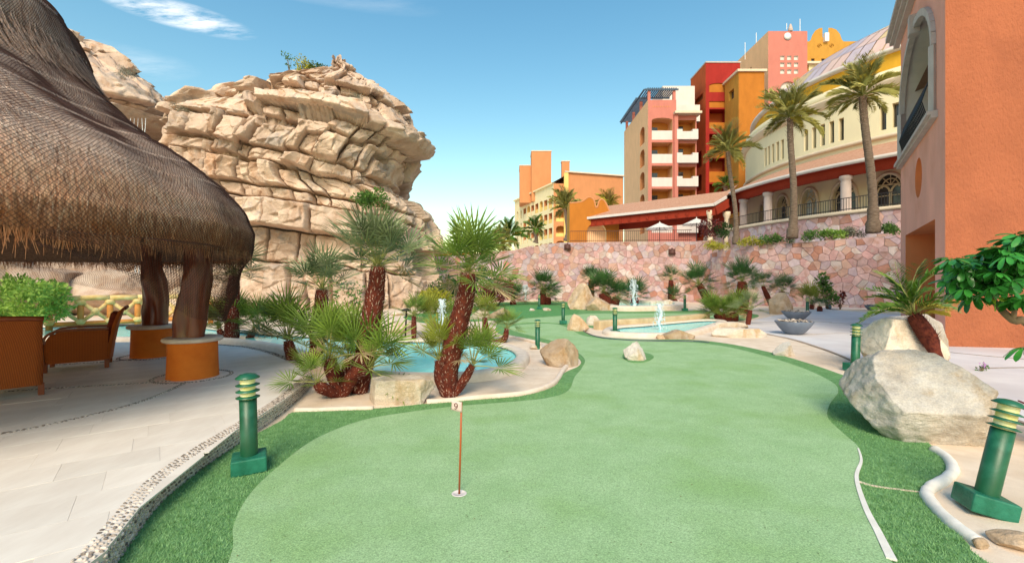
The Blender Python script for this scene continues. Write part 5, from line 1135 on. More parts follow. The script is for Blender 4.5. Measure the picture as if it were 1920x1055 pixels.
def lamp_on_wall(u, v, d, label):
    p = P(u, v, d); r = empty('wall_lamp', p, label, 'lamp', 'dark shields on the stone wall')
    part('shade', r, MT['iron_brown'], lambda m: m.lathe((0, 0, 0), [(.02, .32), (.10, .22), (.2, .1), (.26, -.05), (.27, -.18), (.2, -.2)], 14, math.pi, 2 * math.pi), True, world=False)
    part('back_plate', r, MT['iron_brown'], lambda m: m.box((0, .03, .02), (.5, .05, .42)), world=False)
lamp_on_wall(1064, 463, 35.85, 'small dark shield lamp near the top of the stone wall, left one'); lamp_on_wall(1260, 472, 35.1, 'small dark shield lamp near the top of the stone wall, right one')
up = lw[:] + [rw[1], rw[3], rw[5], rw[6], Vector((70, 18, 0)), Vector((90, 130, 0)), Vector((-8, 130, 0)), flat(800, 50)]
sheet('upper_terrace', [v + Vector((0, .3, 0)) for v in up], 3.45, MT['plaza'], thick=.3)

# ---- near building on the right
A0 = Vector((10.57, 11.06, 0)); fd = Vector((.685, 1, 0)).normalized(); LF = 7.6; A1 = A0 + fd * LF; rdv = Vector((1, -.22, 0)).normalized()
tf = 1.212            # metres along the face per metre of depth
nb = empty('stucco_building', A0, 'near salmon stucco building with arched balcony on the right edge', 'building')
T0 = lambda t: LF - t * tf        # face is drawn from its far end towards the corner
HB = 11.0
def jamb(po, q, l, dep): pass
bal = arch(T0(5.95), T0(.95), 6.05, 9.75, 1.9, 18); door = rect(T0(5.3), T0(1.0), .02, 3.26); rw_ = circ(T0(3.1), 4.83, .62)
wall_face(nb, A1, -fd, rect(0, LF, 0, HB), [{'out': bal, 'dep': 1.7, 'back': 'red_dark', 'rmat': 'loggia_white', 'name': 'balcony_recess'}, {'out': door, 'dep': 1.25, 'back': 'red_dark', 'rmat': 'door_orange', 'name': 'doorway'}, {'out': rw_, 'dep': .3, 'back': 'door_orange', 'rmat': 'door_orange', 'name': 'round_niche'}], 'pink_near_lit')
wall_face(nb, A0, rdv, rect(0, 9, 0, HB), [], 'orange_near_shade')
nf = (-fd).cross(Z3)
part('wall', nb, MT['pink_near_lit'], lambda m: m.add([A1, A1 + rdv * 9, A0 + rdv * 9] + [Vector((p.x, p.y, HB)) for p in (A1, A1 + rdv * 9, A0 + rdv * 9, A0)], [(0, 1, 4, 3), (1, 2, 5, 4), (3, 4, 5, 6)]))
def fpt(t, z, o=0): return A0 + fd * (t * tf) + nf * o + Z3 * z
part('balcony_ceiling', nb, MT['ceiling_brown'], lambda m: m.add([fpt(5.9, 8.55, -.32), fpt(.98, 8.55, -.32), fpt(.98, 8.9, -1.68), fpt(5.9, 8.9, -1.68)], [(0, 1, 2, 3)]))
def sillm(m):
    a, b = fpt(6.2, 6.0, .05), fpt(.7, 6.0, .05); m.bar(a, b, .34, .10); m.bar(a - Z3 * .09 - nf * .03, b - Z3 * .09 - nf * .03, .24, .08)
part('sill', nb, MT['trim_stone'], sillm)
def surround(m):
    l = [p for p in bal[1:]] ; c = [A1 - fd * x + nf * .02 + Z3 * z for x, z in l]
    for a, b in zip(c, c[1:]): m.bar(a, b, .16, .20)
    a = A1 - fd * bal[0][0] + nf * .02; m.bar(a + Z3 * bal[-1][1], a + Z3 * 6.05, .16, .2)
part('arch_surround', nb, MT['trim_stone'], surround)
part('keystone', nb, MT['trim_stone'], lambda m: m.box(fpt(3.42, 9.78, .06), (.34, .26, .6), math.atan2(fd.y, fd.x)))
def rail(m):
    for t in np.linspace(1.3, 4.9, 26): m.tube([fpt(t, 6.05, .1), fpt(t, 6.55, .22), fpt(t, 7.0, .1)], .016, 5)
    m.tube([fpt(1.2, 7.0, .1), fpt(5.0, 7.0, .1)], .03, 6); m.tube([fpt(1.2, 6.12, .1), fpt(5.0, 6.12, .1)], .02, 6)
part('balcony_railing', nb, MT['iron'], rail)
for k, (o_, z, h) in enumerate(((.42, 11.05, .16), (.30, 10.9, .14), (.18, 10.76, .14))):
    part('cornice', nb, MT['trim_stone'], lambda m: (m.bar(fpt(6.62, z, o_ / 2), fpt(-.35, z, o_ / 2), o_ * 1.0, h), m.bar(A0 + rdv * -.3 + rdv.cross(Z3) * (o_ / 2) + Z3 * z, A0 + rdv * 9 + rdv.cross(Z3) * (o_ / 2) + Z3 * z, o_, h)))

# ---- yellow hotel wing, far left
yh = empty('hotel_wing', (9, 95, 3.45), 'long yellow and orange hotel wing with rows of small balconies', 'building')
Q1, Q0 = Vector((.7, 116, 0)), Vector((8.7, 95, 0)); xd = (Q0 - Q1).normalized(); Lq = (Q0 - Q1).length; zb = 3.5
ops = []
for r in range(5):
    for c in range(9):
        x0 = 1.1 + c * 2.38; z0 = 1.0 + r * 3.15
        if c in (3, 6): ops.append({'out': arch(x0, x0 + 1.75, z0, z0 + 2.35, .6, 6), 'dep': 1.2, 'back': 'hotel_inner', 'rmat': 'hotel_yellow', 'name': 'balcony'})
        elif c < 2: ops.append({'out': arch(x0 + .3, x0 + 1.3, z0, z0 + 2.1, .5, 6), 'dep': .4, 'back': 'glass_dark', 'name': 'window'})
        else: ops.append({'out': rect(x0, x0 + 1.7, z0, z0 + 2.15), 'dep': 1.2, 'back': 'hotel_inner', 'rmat': 'hotel_orange', 'name': 'balcony'})
def parapet_fill(po, q, l, dep):
    pass
wall_face(yh, (Q1.x, Q1.y, zb), xd, rect(0, Lq, 0, 18.6), ops, 'hotel_cream')
nrm = xd.cross(Z3)
for r in range(5):
    for c in range(2, 9):
        x0 = 1.1 + c * 2.38; z0 = zb + 1.0 + r * 3.15; a = Q1 + xd * (x0 + .05) + Z3 * (z0 + .42) - nrm * .1; b = Q1 + xd * (x0 + 1.65) + Z3 * (z0 + .42) - nrm * .1
        part('parapet', yh, MT['hotel_yellow' if c in (5, 6, 7, 8) else 'hotel_cream'], lambda m: m.bar(a, b, .12, .84))
part('roof_edge', yh, MT['hotel_cream'], lambda m: m.bar(Q1 + Z3 * 22.15, Q0 + Z3 * 22.15, .9, .3))
bays = [{'out': arch(.5, 2.5, 1.2 + r * 3.15, 3.5 + r * 3.15, .7, 6), 'dep': 1.5, 'back': 'hotel_inner', 'rmat': 'hotel_yellow', 'name': 'balcony'} for r in range(5)]
wall_face(yh, (8.7, 95, zb), (1, 0, 0), rect(0, 2.95, 0, 18.6), bays, 'hotel_orange')
for r in range(5): part('parapet', yh, MT['hotel_yellow'], lambda m: m.box((10.2, 95.15, zb + 1.55 + r * 3.15), (2.0, .15, .8)))
part('gable_wall', yh, MT['hotel_orange'], lambda m: m.add([(11.7, 94.6, zb), (23.2, 94.6, zb), (23.2, 94.6, 23.4), (11.7, 94.6, 24.3), (11.7, 110, zb), (11.7, 110, 24.3), (23.2, 110, 23.4), (23.2, 110, zb)], [(0, 1, 2, 3), (4, 0, 3, 5), (3, 2, 6, 5), (1, 7, 6, 2)]))
part('corner_pier', yh, MT['hotel_yellow'], lambda m: m.box((11.3, 94.75, 13.8), (.9, 1.0, 20.8)))
part('roof_edge', yh, MT['cream_trim'], lambda m: (m.bar((11.0, 94.5, 24.45), (23.4, 94.5, 23.55), .7, .25)))
part('roof', yh, MT['roof_tile'], lambda m: m.add([(8.4, 94.6, 22.2), (12, 94.6, 24.2), (12, 112, 25), (0.6, 116.5, 22.3)], [(0, 1, 2, 3)]))
part('wall', yh, MT['hotel_cream'], lambda m: m.add([(.7, 116, zb), (12, 116, zb), (12, 116, 22.1), (.7, 116, 22.1)], [(1, 0, 3, 2)]))
for (x0, x1, y0, y1, z1, f, l) in ((4.5, 9.0, 104, 109, 31.4, 'hotel_orange', 'hotel_gold'), (1.8, 4.7, 106, 112, 28.6, 'hotel_orange', 'hotel_cream'), (11.0, 12.7, 100, 101.5, 28.0, 'hotel_orange', 'hotel_orange')):
    part('roof_tower', yh, MT[f], lambda m: m.box(((x0 + x1) / 2, (y0 + y1) / 2, (20 + z1) / 2), (x1 - x0, y1 - y0, z1 - 20)))
    part('tower_edge', yh, MT['cream_trim'], lambda m: m.box(((x0 + x1) / 2, (y0 + y1) / 2, z1 + .1), (x1 - x0 + .2, y1 - y0 + .2, .2)))

# ---- pink hotel block
ph_ = empty('hotel_block', (20, 61, 3.45), 'salmon pink hotel block with stacked white balconies and roof pergola', 'building')
fl = [8.2, 11.3, 14.4, 17.55, 20.7]; zb = 3.5
fo1 = [{'out': (arch(.5, 3.3, z - zb - .05, z - zb + 2.9, .35, 8) if i == 4 else rect(.5, 3.3, z - zb - .05, z - zb + 2.75)), 'dep': 1.9, 'back': 'hotel_inner', 'rmat': 'hotel_salmon_lit', 'name': 'balcony'} for i, z in enumerate(fl)]
lo1 = [{'out': arch(9.2, 11.4, z - zb + .1, z - zb + 2.5, .7, 8), 'dep': .8, 'back': 'shade_inner', 'rmat': 'hotel_orange', 'name': 'window'} for z in fl]
block(ph_, 18.3, 22.1, 61, 74, zb, 26, 'hotel_pink', 'hotel_salmon_lit', fo1, lo1)
fo2 = [{'out': rect(.15, 2.7, z - zb - .05, z - zb + 2.7), 'dep': 1.6, 'back': 'hotel_inner', 'rmat': 'hotel_inner', 'name': 'balcony'} for z in fl]
block(ph_, 22.11, 24.95, 61.3, 72, zb, 24.0, 'hotel_pink', 'hotel_pink', fo2)
for z in fl:
    part('parapet', ph_, MT['hotel_white'], lambda m: m.box((20.2, 61.1, z + .55), (2.76, .16, 1.25)))
    def par2(m): m.box((23.5, 60.95, z + .45), (2.85, .6, 1.05)); m.box((22.45, 60.95, z + 1.12), (.75, .6, .3)); m.box((24.55, 60.95, z + 1.12), (.75, .6, .3))
    part('parapet', ph_, MT['hotel_white'], par2)
    part('opening_shade', ph_, MT['glass_dark'], lambda m: m.box((23.2, 62.85, z + 1.3), (1.0, .05, 2.1)))
    part('sliding_door', ph_, MT['glass_dark'], lambda m: m.box((19.6, 62.85, z + 1.2), (1.1, .05, 2.0)))
part('pillar', ph_, MT['hotel_pink'], lambda m: m.box((22.0, 60.95, 14), (.5, .5, 20)))
part('roof_edge', ph_, MT['cream_trim'], lambda m: m.box((23.5, 61.1, 24.15), (3.6, 1.6, .3)))
block(ph_, 21.6, 26.2, 65, 73, 23.9, 29.6, 'hotel_white', 'hotel_white'); block(ph_, 22.6, 26.2, 63.2, 65.1, 23.9, 26.2, 'hotel_white', 'hotel_white')
for k in range(8): part('pierced_hole', ph_, MT['hotel_orange'], lambda m: m.box((19.0 + k * .32, 60.99, 25.1), (.14, .04, .14)))
# roof pergola
pg = empty('pergola', (20, 65, 26), 'dark blue slatted timber pergola on the salmon hotel roof', 'pergola')
for x, y in ((18.5, 61.3), (21.9, 61.3), (18.5, 65), (18.5, 69), (18.5, 73)): part('post', pg, MT['hotel_pink'], lambda m: m.box((x, y, 26.65), (.35, .35, 1.3)))
for k in range(14): part('slat', pg, MT['timber_blue'], lambda m: m.box((18.3 + k * .29, 62.6, 27.55), (.10, 3.4, .16)))
for k in range(22): part('slat', pg, MT['timber_blue'], lambda m: m.box((18.5, 64.2 + k * .45, 27.5), (2.0, .12, .16)))
for a, b in (((17.9, 61.0, 27.4), (22.4, 61.0, 27.4)), ((17.8, 61, 27.38), (17.8, 74, 27.38)), ((17.9, 63.9, 27.42), (22.2, 63.9, 27.42))): part('beam', pg, MT['timber_blue'], lambda m: m.bar(a, b, .16, .2))
# ---- red tower
rt = empty('hotel_tower', (29, 64, 3.45), 'deep red hotel tower with ochre loggias', 'building')
zz_ = lambda v, d: H + (CY - v) / F * d
fo3 = [{'out': rect(.5, 3.1, zz_(v1, 64) - zb, zz_(v0, 64) - zb), 'dep': 1.6, 'back': 'hotel_redorange', 'rmat': 'hotel_red', 'name': 'loggia'} for v0, v1 in ((205, 241), (251, 296), (297, 342), (345, 390))] + [{'out': arch(.5, 3.1, zz_(173, 64) - zb, zz_(156, 64) - zb, .35, 8), 'dep': .12, 'back': 'hotel_ochre', 'name': 'blind_panel'}, {'out': rect(.5, 3.1, zz_(204, 64) - zb + .15, zz_(190, 64) - zb), 'dep': .12, 'back': 'hotel_ochre', 'name': 'blind_panel'}]
lo3 = [{'out': rect(1.0, 4.4, zz_(190, 66) - zb, zz_(182, 66) - zb + .2), 'dep': .4, 'back': 'shade_inner', 'name': 'window'}] + [{'out': rect(1.2, 4.0, 4.5 + 3.4 * k, 6.8 + 3.4 * k), 'dep': .8, 'back': 'shade_inner', 'rmat': 'hotel_red', 'name': 'loggia'} for k in range(4)]
block(rt, 27.35, 32.2, 64, 69.4, zb, 32.4, 'hotel_red', 'hotel_redorange', fo3, lo3, coping=None)
for v0, v1 in ((230, 241), (276, 296), (322, 342), (370, 390)): part('parapet', rt, MT['hotel_ochre'], lambda m: m.box((29.15, 64.05, (zz_(v0, 64) + zz_(v1, 64)) / 2), (2.62, .16, zz_(v0, 64) - zz_(v1, 64))))
part('roof_edge', rt, MT['trim_stone'], lambda m: m.box((29.8, 66.7, 32.5), (5.0, 5.6, .18)))
# ---- ochre tower
ot = empty('hotel_tower', (31.5, 60, 3.45), 'plain ochre hotel tower with pale roof edge right of the red one', 'building')
block(ot, 30.0, 33.4, 60, 63.9, zb, 29.3, 'hotel_ochre', 'hotel_gold', (), [{'out': rect(1.2, 2.6, 22.9, 24.2), 'dep': .4, 'back': 'glass_dark', 'name': 'window'}], coping='cream_trim', ctop=.3)
# ---- tall pink tower and ochre gabled block
pt = empty('hotel_tower', (40, 66, 3.45), 'tallest pink hotel tower with a grid of nine small square windows', 'building')
sq = [{'out': rect(zz0, zz0 + .62, zz1, zz1 + .62), 'dep': .2, 'back': 'hotel_white', 'rmat': 'hotel_white', 'name': 'window'} for zz0 in (1.75, 2.75, 3.75) for zz1 in (28.3, 29.3, 30.3)]
block(pt, 37.3, 43.0, 66, 75.5, zb, 38.0, 'hotel_pink', 'hotel_salmon_lit', sq + [{'out': arch(1.7, 4.2, 22, 27.2, 1.25, 10), 'dep': .3, 'back': 'hotel_white', 'rmat': 'hotel_pink', 'name': 'niche'}], [{'out': rect(4.5, 4.9, 31.2, 31.5), 'dep': .2, 'back': 'glass_dark', 'name': 'vent'}], reveal=.2)
part('bell_opening', pt, MT['metal_white'], lambda m: m.lathe((40.1, 65.97, 37.2), [(.01, 0), (.50, 0), (.54, .05), (.01, .06)], 24, M=Matrix.Rotation(R(90), 4, 'X')), True)
part('bell', pt, MT['column_stone'], lambda m: m.lathe((40.6, 66.1, 38.0), [(.05, 1.1), (.12, 1.05), (.18, .8), (.28, .45), (.34, .15), (.24, .0)], 16), True)
gb_ = empty('hotel_block', (46.5, 67, 3.45), 'ochre hotel block with a scrolled gable and blue window', 'building')
W0 = 8.0; g0 = zz_(78, 67) - zb
gout = [(0, 0), (W0, 0), (W0, g0)] + [(6.0, g0), (5.75, g0 + .25), (5.45, g0 + 1.1), (4.9, g0 + 1.75), (4.2, g0 + 2.0)] + [(3.75, g0 + 2.0), (3.7, g0 + .6), (2.9, g0 + .6), (2.85, g0 + 2.0)] + [(2.4, g0 + 1.95), (1.8, g0 + 1.6), (1.35, g0 + .9), (1.1, g0 + .2), (.9, g0), (0, g0)]
wall_face(gb_, (43.02, 67, zb), (1, 0, 0), gout, [{'out': rect(.9, 4.2, zz_(163, 67) - zb, zz_(135, 67) - zb), 'dep': .4, 'back': 'glass_blue', 'rmat': 'hotel_red', 'name': 'window'}] + [{'out': rect(x, x + .5, zz_(115, 67) - zb, zz_(110, 67) - zb), 'dep': .2, 'back': 'glass_dark', 'name': 'vent'} for x in (1.2, 2.7, 4.2)], 'hotel_gold')
part('wall', gb_, MT['hotel_gold'], lambda m: m.box((47.02, 71.1, 18), (8, 8, 29)))
part('lower_wall', gb_, MT['hotel_cream'], lambda m: (m.box((43.4, 66.9, 28), (.76, .16, 6.2)), m.box((49.1, 66.9, 28), (3.7, .16, 6.2)), m.box((45.6, 66.9, zz_(128, 67)), (3.7, .16, .9)), m.box((45.6, 66.9, zz_(128, 67) - 5.2), (3.7, .16, 3.4))))
part('ledge', gb_, MT['cream_trim'], lambda m: m.box((46.6, 66.7, zz_(121, 67)), (8.6, .8, .3)))
for x in (45.4, 47.2):
    part('scroll', gb_, MT['hotel_gold'], lambda m: m.tube([(x + .32 * (1 - k / 22) * math.cos(k * .5), 66.95, zz_(86, 67) + .32 * (1 - k / 22) * math.sin(k * .5)) for k in range(20)], .06, 5), True)
part('gable_lamp', gb_, MT['metal_white'], lambda m: m.box((46.3, 66.8, zz_(72, 67)), (.6, .4, 1.2)))
for i, (u, v0, v1, d) in enumerate(((1475, 56, 44, 68), (1500, 62, 36, 68), (1418, 96, 62, 70), (1397, 112, 80, 72))): part('antenna', pt, MT['metal_white'], lambda m: m.tube([P(u, v0, d), P(u, v1, d)], .05, 5))

# ---- rotunda
RC = Vector((44, 44, 0)); RR = 19.0
def ang_u(u, r):                       # angle on a circle about RC where the line of sight u first meets it
    dx_, dy_ = (u - CX) / F, 1.0; a = dx_ * dx_ + dy_ * dy_; b = -2 * (dx_ * RC.x + dy_ * RC.y); c = RC.x ** 2 + RC.y ** 2 - r * r; D = b * b - 4 * a * c
    t = (-b - math.sqrt(max(D, 0))) / (2 * a); return math.atan2(t * dy_ - RC.y, t * dx_ - RC.x) % (2 * math.pi)
ro = empty('rotunda', RC, 'curved cream rotunda with slit windows, arcade of arched windows and ribbed dome', 'building')
TA0, TA1 = R(140), R(275)
def ring(name, r_z, mat, n=90, a0=TA0, a1=TA1, smooth=True):
    return part(name, ro, MT[mat], lambda m: m.lathe((0, 0, 0), r_z, n, a0, a1), smooth, world=False)
def cyl_wall(name, r, z0, z1, opens, mat, dep=.35, pane='glass_dark', pname='window'):
    br = set(np.linspace(TA0, TA1, 110).tolist())
    for a, b, zs, zt, ar in opens: br |= set(np.linspace(a, b, 13 if ar else 2).tolist())
    br = sorted(br); V, Fc = [], []
    def pt(t, z, rr): return Vector((rr * math.cos(t), rr * math.sin(t), z))
    def q4(a, b, za0, za1, zb0, zb1, rr=r): k = len(V); V.extend([pt(a, za0, rr), pt(b, zb0, rr), pt(b, zb1, rr), pt(a, za1, rr)]); Fc.append((k, k + 1, k + 2, k + 3))
    def topz(op, t):
        a, b, zs, zt, ar = op
        if not ar: return zt
        x = (t - (a + b) / 2) / ((b - a) / 2); return zt - ar + ar * math.sqrt(max(0, 1 - x * x))
    for a, b in zip(br, br[1:]):
        m = (a + b) / 2; op = next((o_ for o_ in opens if o_[0] < m < o_[1]), None)
        if op is None: q4(a, b, z0, z1, z0, z1)
        else:
            if op[2] > z0 + .01: q4(a, b, z0, op[2], z0, op[2])
            q4(a, b, topz(op, a), z1, topz(op, b), z1)
    link(name, mesh(name, V, Fc, MT[mat]), ro)
    for op in opens:
        a, b, zs, zt, ar = op; ts = np.linspace(a, b, 13 if ar else 2); edge = [(t, topz(op, t)) for t in ts][::-1]; l = [(a, zs), (b, zs)] + edge; m = len(l)
        V = [pt(t, z, r) for t, z in l] + [pt(t, z, r - dep) for t, z in l]; me = mesh(pname, V, [(i, (i + 1) % m, m + (i + 1) % m, m + i) for i in range(m)] + [tuple(range(m, 2 * m))], [MT[mat], MT[pane(op) if callable(pane) else pane]]); me.polygons[-1].material_index = 1
        po = link(pname, me, ro)
        if ar:
            w = (b - a) / 2; c = (a + b) / 2; rr = r - dep + .06
            fm = MB(); n_ = 14
            def arcl(cc, ww, zbase, rise, k=.07): fm.tube([pt(cc + ww * math.cos(x), zbase + rise * math.sin(x), rr) for x in [math.pi * j / n_ for j in range(n_ + 1)]], k, 5)
            for t in (a + w * .12, c - w * .04, c + w * .04, b - w * .12): fm.tube([pt(t, zs, rr), pt(t, zt - ar * 1.05, rr)], .06, 5)
            arcl(c - w * .46, w * .42, zt - ar * 1.05, ar * .42); arcl(c + w * .46, w * .42, zt - ar * 1.05, ar * .42); arcl(c, w * .55, zt - ar * .75, ar * .5, .05)
            for x in (.5, 1.05, 1.57, 2.1, 2.64): fm.tube([pt(c, zt - ar * .6, rr), pt(c + w * .95 * math.cos(x), zt - ar + ar * .95 * math.sin(x), rr)], .04, 4)
            for z in np.arange(zs + .6, zt - ar, .7): fm.tube([pt(a + w * .1 + (b - a - w * .2) * j / 4, z, rr) for j in range(5)], .035, 4)
            fr = fm.build('frame', MT['frame_gilt'], po)
            sm = MB(); pts_ = [pt(t, z, r + .03) for t, z in [(a, zs)] + edge[::-1] + [(b, zs)]]; sm.tube(pts_, .13, 6); sm.build('arch_moulding', MT['cream_trim'], po, True)
aw = []
for u0, u1 in ((1455, 1480), (1501, 1535), (1558, 1608), (1636, 1697), (1740, 1830)):
    aw.append((ang_u(u0, RR - .0), ang_u(u1, RR), 6.75, 9.65, 1.35))
aw.append((ang_u(1424, RR), ang_u(1436, RR), 6.75, 9.4, 1.2))
cyl_wall('arcade_wall', RR, 5.5, 11.6, aw, 'cream', .5, lambda op: 'glass_sky' if abs(op[0] - aw[1][0]) < 1e-6 else 'glass_dark')
sl = []
for us in ((1435, 1441, 1449, 1457.5, 1466.5), (1511, 1526, 1542, 1559, 1577), (1655.5, 1679, 1705)):
    for u in us: a = ang_u(u, RR); sl.append((a - .0105, a + .0105, 12.95, 14.75, 0))
cyl_wall('drum_wall', RR - .02, 11.55, 17.2, sl, 'cream', .45, 'glass_dark', 'slit_window')
ring('moulding', [(RR, 12.25), (RR + .22, 12.3), (RR + .25, 12.5), (RR + .1, 12.58), (RR, 12.6)], 'cream_trim')
ring('cornice', [(RR - .02, 15.9), (RR + .2, 16.0), (RR + .28, 16.25), (RR + .42, 16.4), (RR + .42, 16.55), (RR - .02, 16.6)], 'cream_trim')
ring('parapet', [(RR - .03, 16.6), (RR + .1, 16.65), (RR + .1, 17.3), (RR - .4, 17.32)], 'cream')
ring('ochre_drum', [(RR - .9, 17.0), (RR - .9, 18.9)], 'band_ochre')
ring('dome_rim', [(RR - .9, 18.85), (RR - .5, 18.9), (RR - .5, 19.15), (RR - .9, 19.2)], 'fascia')
nr = 44
for k in range(nr):
    a0 = TA0 + (TA1 - TA0) * k / nr; a1 = TA0 + (TA1 - TA0) * (k + 1) / nr
    for j, (ra, za, rb, zb_) in enumerate(((18.3, 19.1, 16.6, 20.9), (16.55, 20.95, 14.4, 22.6), (14.35, 22.65, 11.6, 24.1), (11.5, 24.15, 6, 25.8))):
        g = .0025; V = [Vector((rr_ * math.cos(t), rr_ * math.sin(t), z)) for rr_, z, t in ((ra, za, a0 + g), (ra, za, a1 - g), (rb, zb_, a1 - g), (rb, zb_, a0 + g))]
        link('dome_panel', mesh('dome_panel', V, [(0, 1, 2, 3)], MT[('dome_lilac', 'dome_pink', 'dome_gold', 'dome_lilac', 'dome_pink')[(k // 2 + j) % 5]]), ro)
ring('dome_shell', [(18.25, 19.05), (14.3, 22.55), (11.4, 24.05), (5.9, 25.75), (.1, 26.4)], 'dome_gold')
# arcade roof, beam and columns
ER = 22.8
ring('arcade_roof', [(RR - .05, 11.95), (RR + .6, 11.7), (ER, 10.25)], 'roof_tile'); ring('eave_fascia', [(ER, 10.27), (ER + .12, 10.25), (ER + .12, 10.02), (ER - .1, 10.0)], 'fascia')
ring('eave_soffit', [(ER - .05, 10.0), (ER - .9, 10.02), (RR, 10.5)], 'beam_red'); ring('ring_beam', [(ER - .5, 10.02), (ER - .5, 9.35), (ER - 1.0, 9.35), (ER - 1.0, 10.02)], 'beam_red')
for i, u in enumerate((1394, 1440, 1586, 1790)):
    a = ang_u(u, ER - .75); c = Vector(((ER - .75) * math.cos(a), (ER - .75) * math.sin(a), 0)); part('column', ro, MT['column_stone'], lambda m: m.lathe(c, [(.36, 6.5), (.36, 6.7), (.42, 6.7), (.42, 6.8), (.34, 6.9), (.33, 8.9), (.30, 9.0), (.38, 9.1), (.42, 9.2), (.42, 9.36), (.02, 9.36)], 20), True, world=False)
ring('terrace_floor', [(RR, 6.6), (ER + .5, 6.6)], 'plaza'); ring('terrace_edge', [(ER + .25, 6.4), (ER + .62, 6.4), (ER + .62, 6.62), (ER + .2, 6.62)], 'cream_trim')
lowp = [RC + Vector(((ER + .45) * math.cos(a), (ER + .45) * math.sin(a), 0)) for a in np.linspace(R(166), R(262), 44)]
r3 = empty('stone_wall', lowp[22], 'low pink flagstone wall carrying the arcade terrace of the rotunda', 'stone wall'); stones(r3, lowp, lambda s: 6.4, 3.4, .62, 15)
rl = empty('railing', lowp[22] + Z3 * 6.62, 'thin dark iron railing along the rotunda terrace', 'railing')
for z in (7.55, 6.75): part('rail', rl, MT['iron'], lambda m: m.tube([Vector((p.x, p.y, z)) for p in lowp], .03, 5))
def balus(m):
    for a in np.linspace(R(166), R(262), 230): p = RC + Vector(((ER + .45) * math.cos(a), (ER + .45) * math.sin(a), 0)); m.box((p.x, p.y, 7.1), (.025, .025, .95))
part('balusters', rl, MT['iron'], balus, kind='stuff')

# ---- sloping canopy with scrolled end gable
cn = empty('canopy', (14, 47, 4.6), 'long red-brown tiled canopy running from the scrolled gable to the rotunda', 'canopy')
K0, K1, K2, K3 = Vector((8.1, 51.6, 8.85)), Vector((18.8, 42.2, 8.85)), Vector((20.4, 43.2, 9.7)), Vector((21.6, 45.5, 10.15)); bk = Vector((2.6, 3.0, 1.75))
part('roof', cn, MT['roof_tile'], lambda m: m.add([K0, K1, K2, K3, K3 + bk, K2 + bk, K1 + bk, K0 + bk], [(0, 1, 6, 7), (1, 2, 5, 6), (2, 3, 4, 5)]))
dn = Vector((.15, .17, -.2))
part('fascia', cn, MT['fascia'], lambda m: [m.bar(a - Z3 * .1, b - Z3 * .1, .12, .26) for a, b in ((K0, K1), (K1, K2), (K2, K3))])
part('beam', cn, MT['beam_red'], lambda m: [m.bar(a + Vector((.25, .3, -.62)), b + Vector((.25, .3, -.62)), .3, .8) for a, b in ((K0, K1), (K1, K2), (K2, K3))])
part('soffit', cn, MT['shade_inner'], lambda m: m.add([K0 - Z3 * .3, K1 - Z3 * .3, K2 - Z3 * .3, K3 - Z3 * .3, K3 + bk - Z3 * .9, K2 + bk - Z3 * .9, K1 + bk - Z3 * .9, K0 + bk - Z3 * .9], [(7, 6, 1, 0), (6, 5, 2, 1), (5, 4, 3, 2)]))
part('rear_beam', cn, MT['beam_red'], lambda m: m.bar(K0 + bk * .9 - Z3 * 2.2, K1 + bk * .9 - Z3 * 2.2, .3, 1.3))
for k in range(14):
    a = K0.lerp(K1, (k + .5) / 14); part('rafter', cn, MT['beam_red'], lambda m: m.bar(a + Vector((.1, .1, -.75)), a + bk * .95 - Z3 * 1.25, .22, .35))
for k, t in enumerate((.965, .79)):
    p = K0.lerp(K1, t) + Vector((.3, .35, 0)) if k == 0 else K2 + Vector((.3, .5, 0)); part('column', cn, MT['cream_trim'], lambda m: m.lathe((p.x, p.y, 0), [(.3, 4.2), (.3, 4.9), (.24, 5.0), (.22, 7.7), (.34, 7.95), (.34, 8.3), (.02, 8.3)], 16), True)
sg = empty('scrolled_gable', (7.6, 51.5, 4), 'orange end gable with curled top and round arch opening', 'gable wall')
gz = lambda v: zz_(v, 51) - 3.5
go_ = [(0, 0), (5.6, 0), (5.6, gz(410)), (4.9, gz(404)), (4.5, gz(396)), (4.2, gz(384)), (3.9, gz(376)), (3.55, gz(374)), (3.3, gz(379)), (3.15, gz(388)), (2.95, gz(388)), (2.8, gz(377)), (2.5, gz(371)), (2.1, gz(370)), (1.7, gz(375)), (1.2, gz(379)), (0, gz(381))]
wall_face(sg, (6.5, 51.2, 3.5), (1, 0, 0), go_, [{'out': arch(1.95, 4.15, .8, gz(417), 1.1, 14), 'dep': .7, 'back': 'hotel_salmon_lit', 'rmat': 'hotel_cream', 'name': 'arch_opening'}], 'hotel_ochre')
part('wall', sg, MT['hotel_gold'], lambda m: m.add([(6.5, 51.2, 3.5), (6.5, 53.5, 3.5), (6.5, 53.5, gz(381) + 3.5), (6.5, 51.2, gz(381) + 3.5)], [(1, 0, 3, 2)]))
def scr(m):
    l = [(x, z) for x, z in go_[3:]]; pp = [Vector((6.5 + x, 51.25, 3.5 + z + .05)) for x, z in l]; m.tube(catmull(pp, 3), .10, 6)
part('coping', sg, MT['hotel_orange'], scr, True)
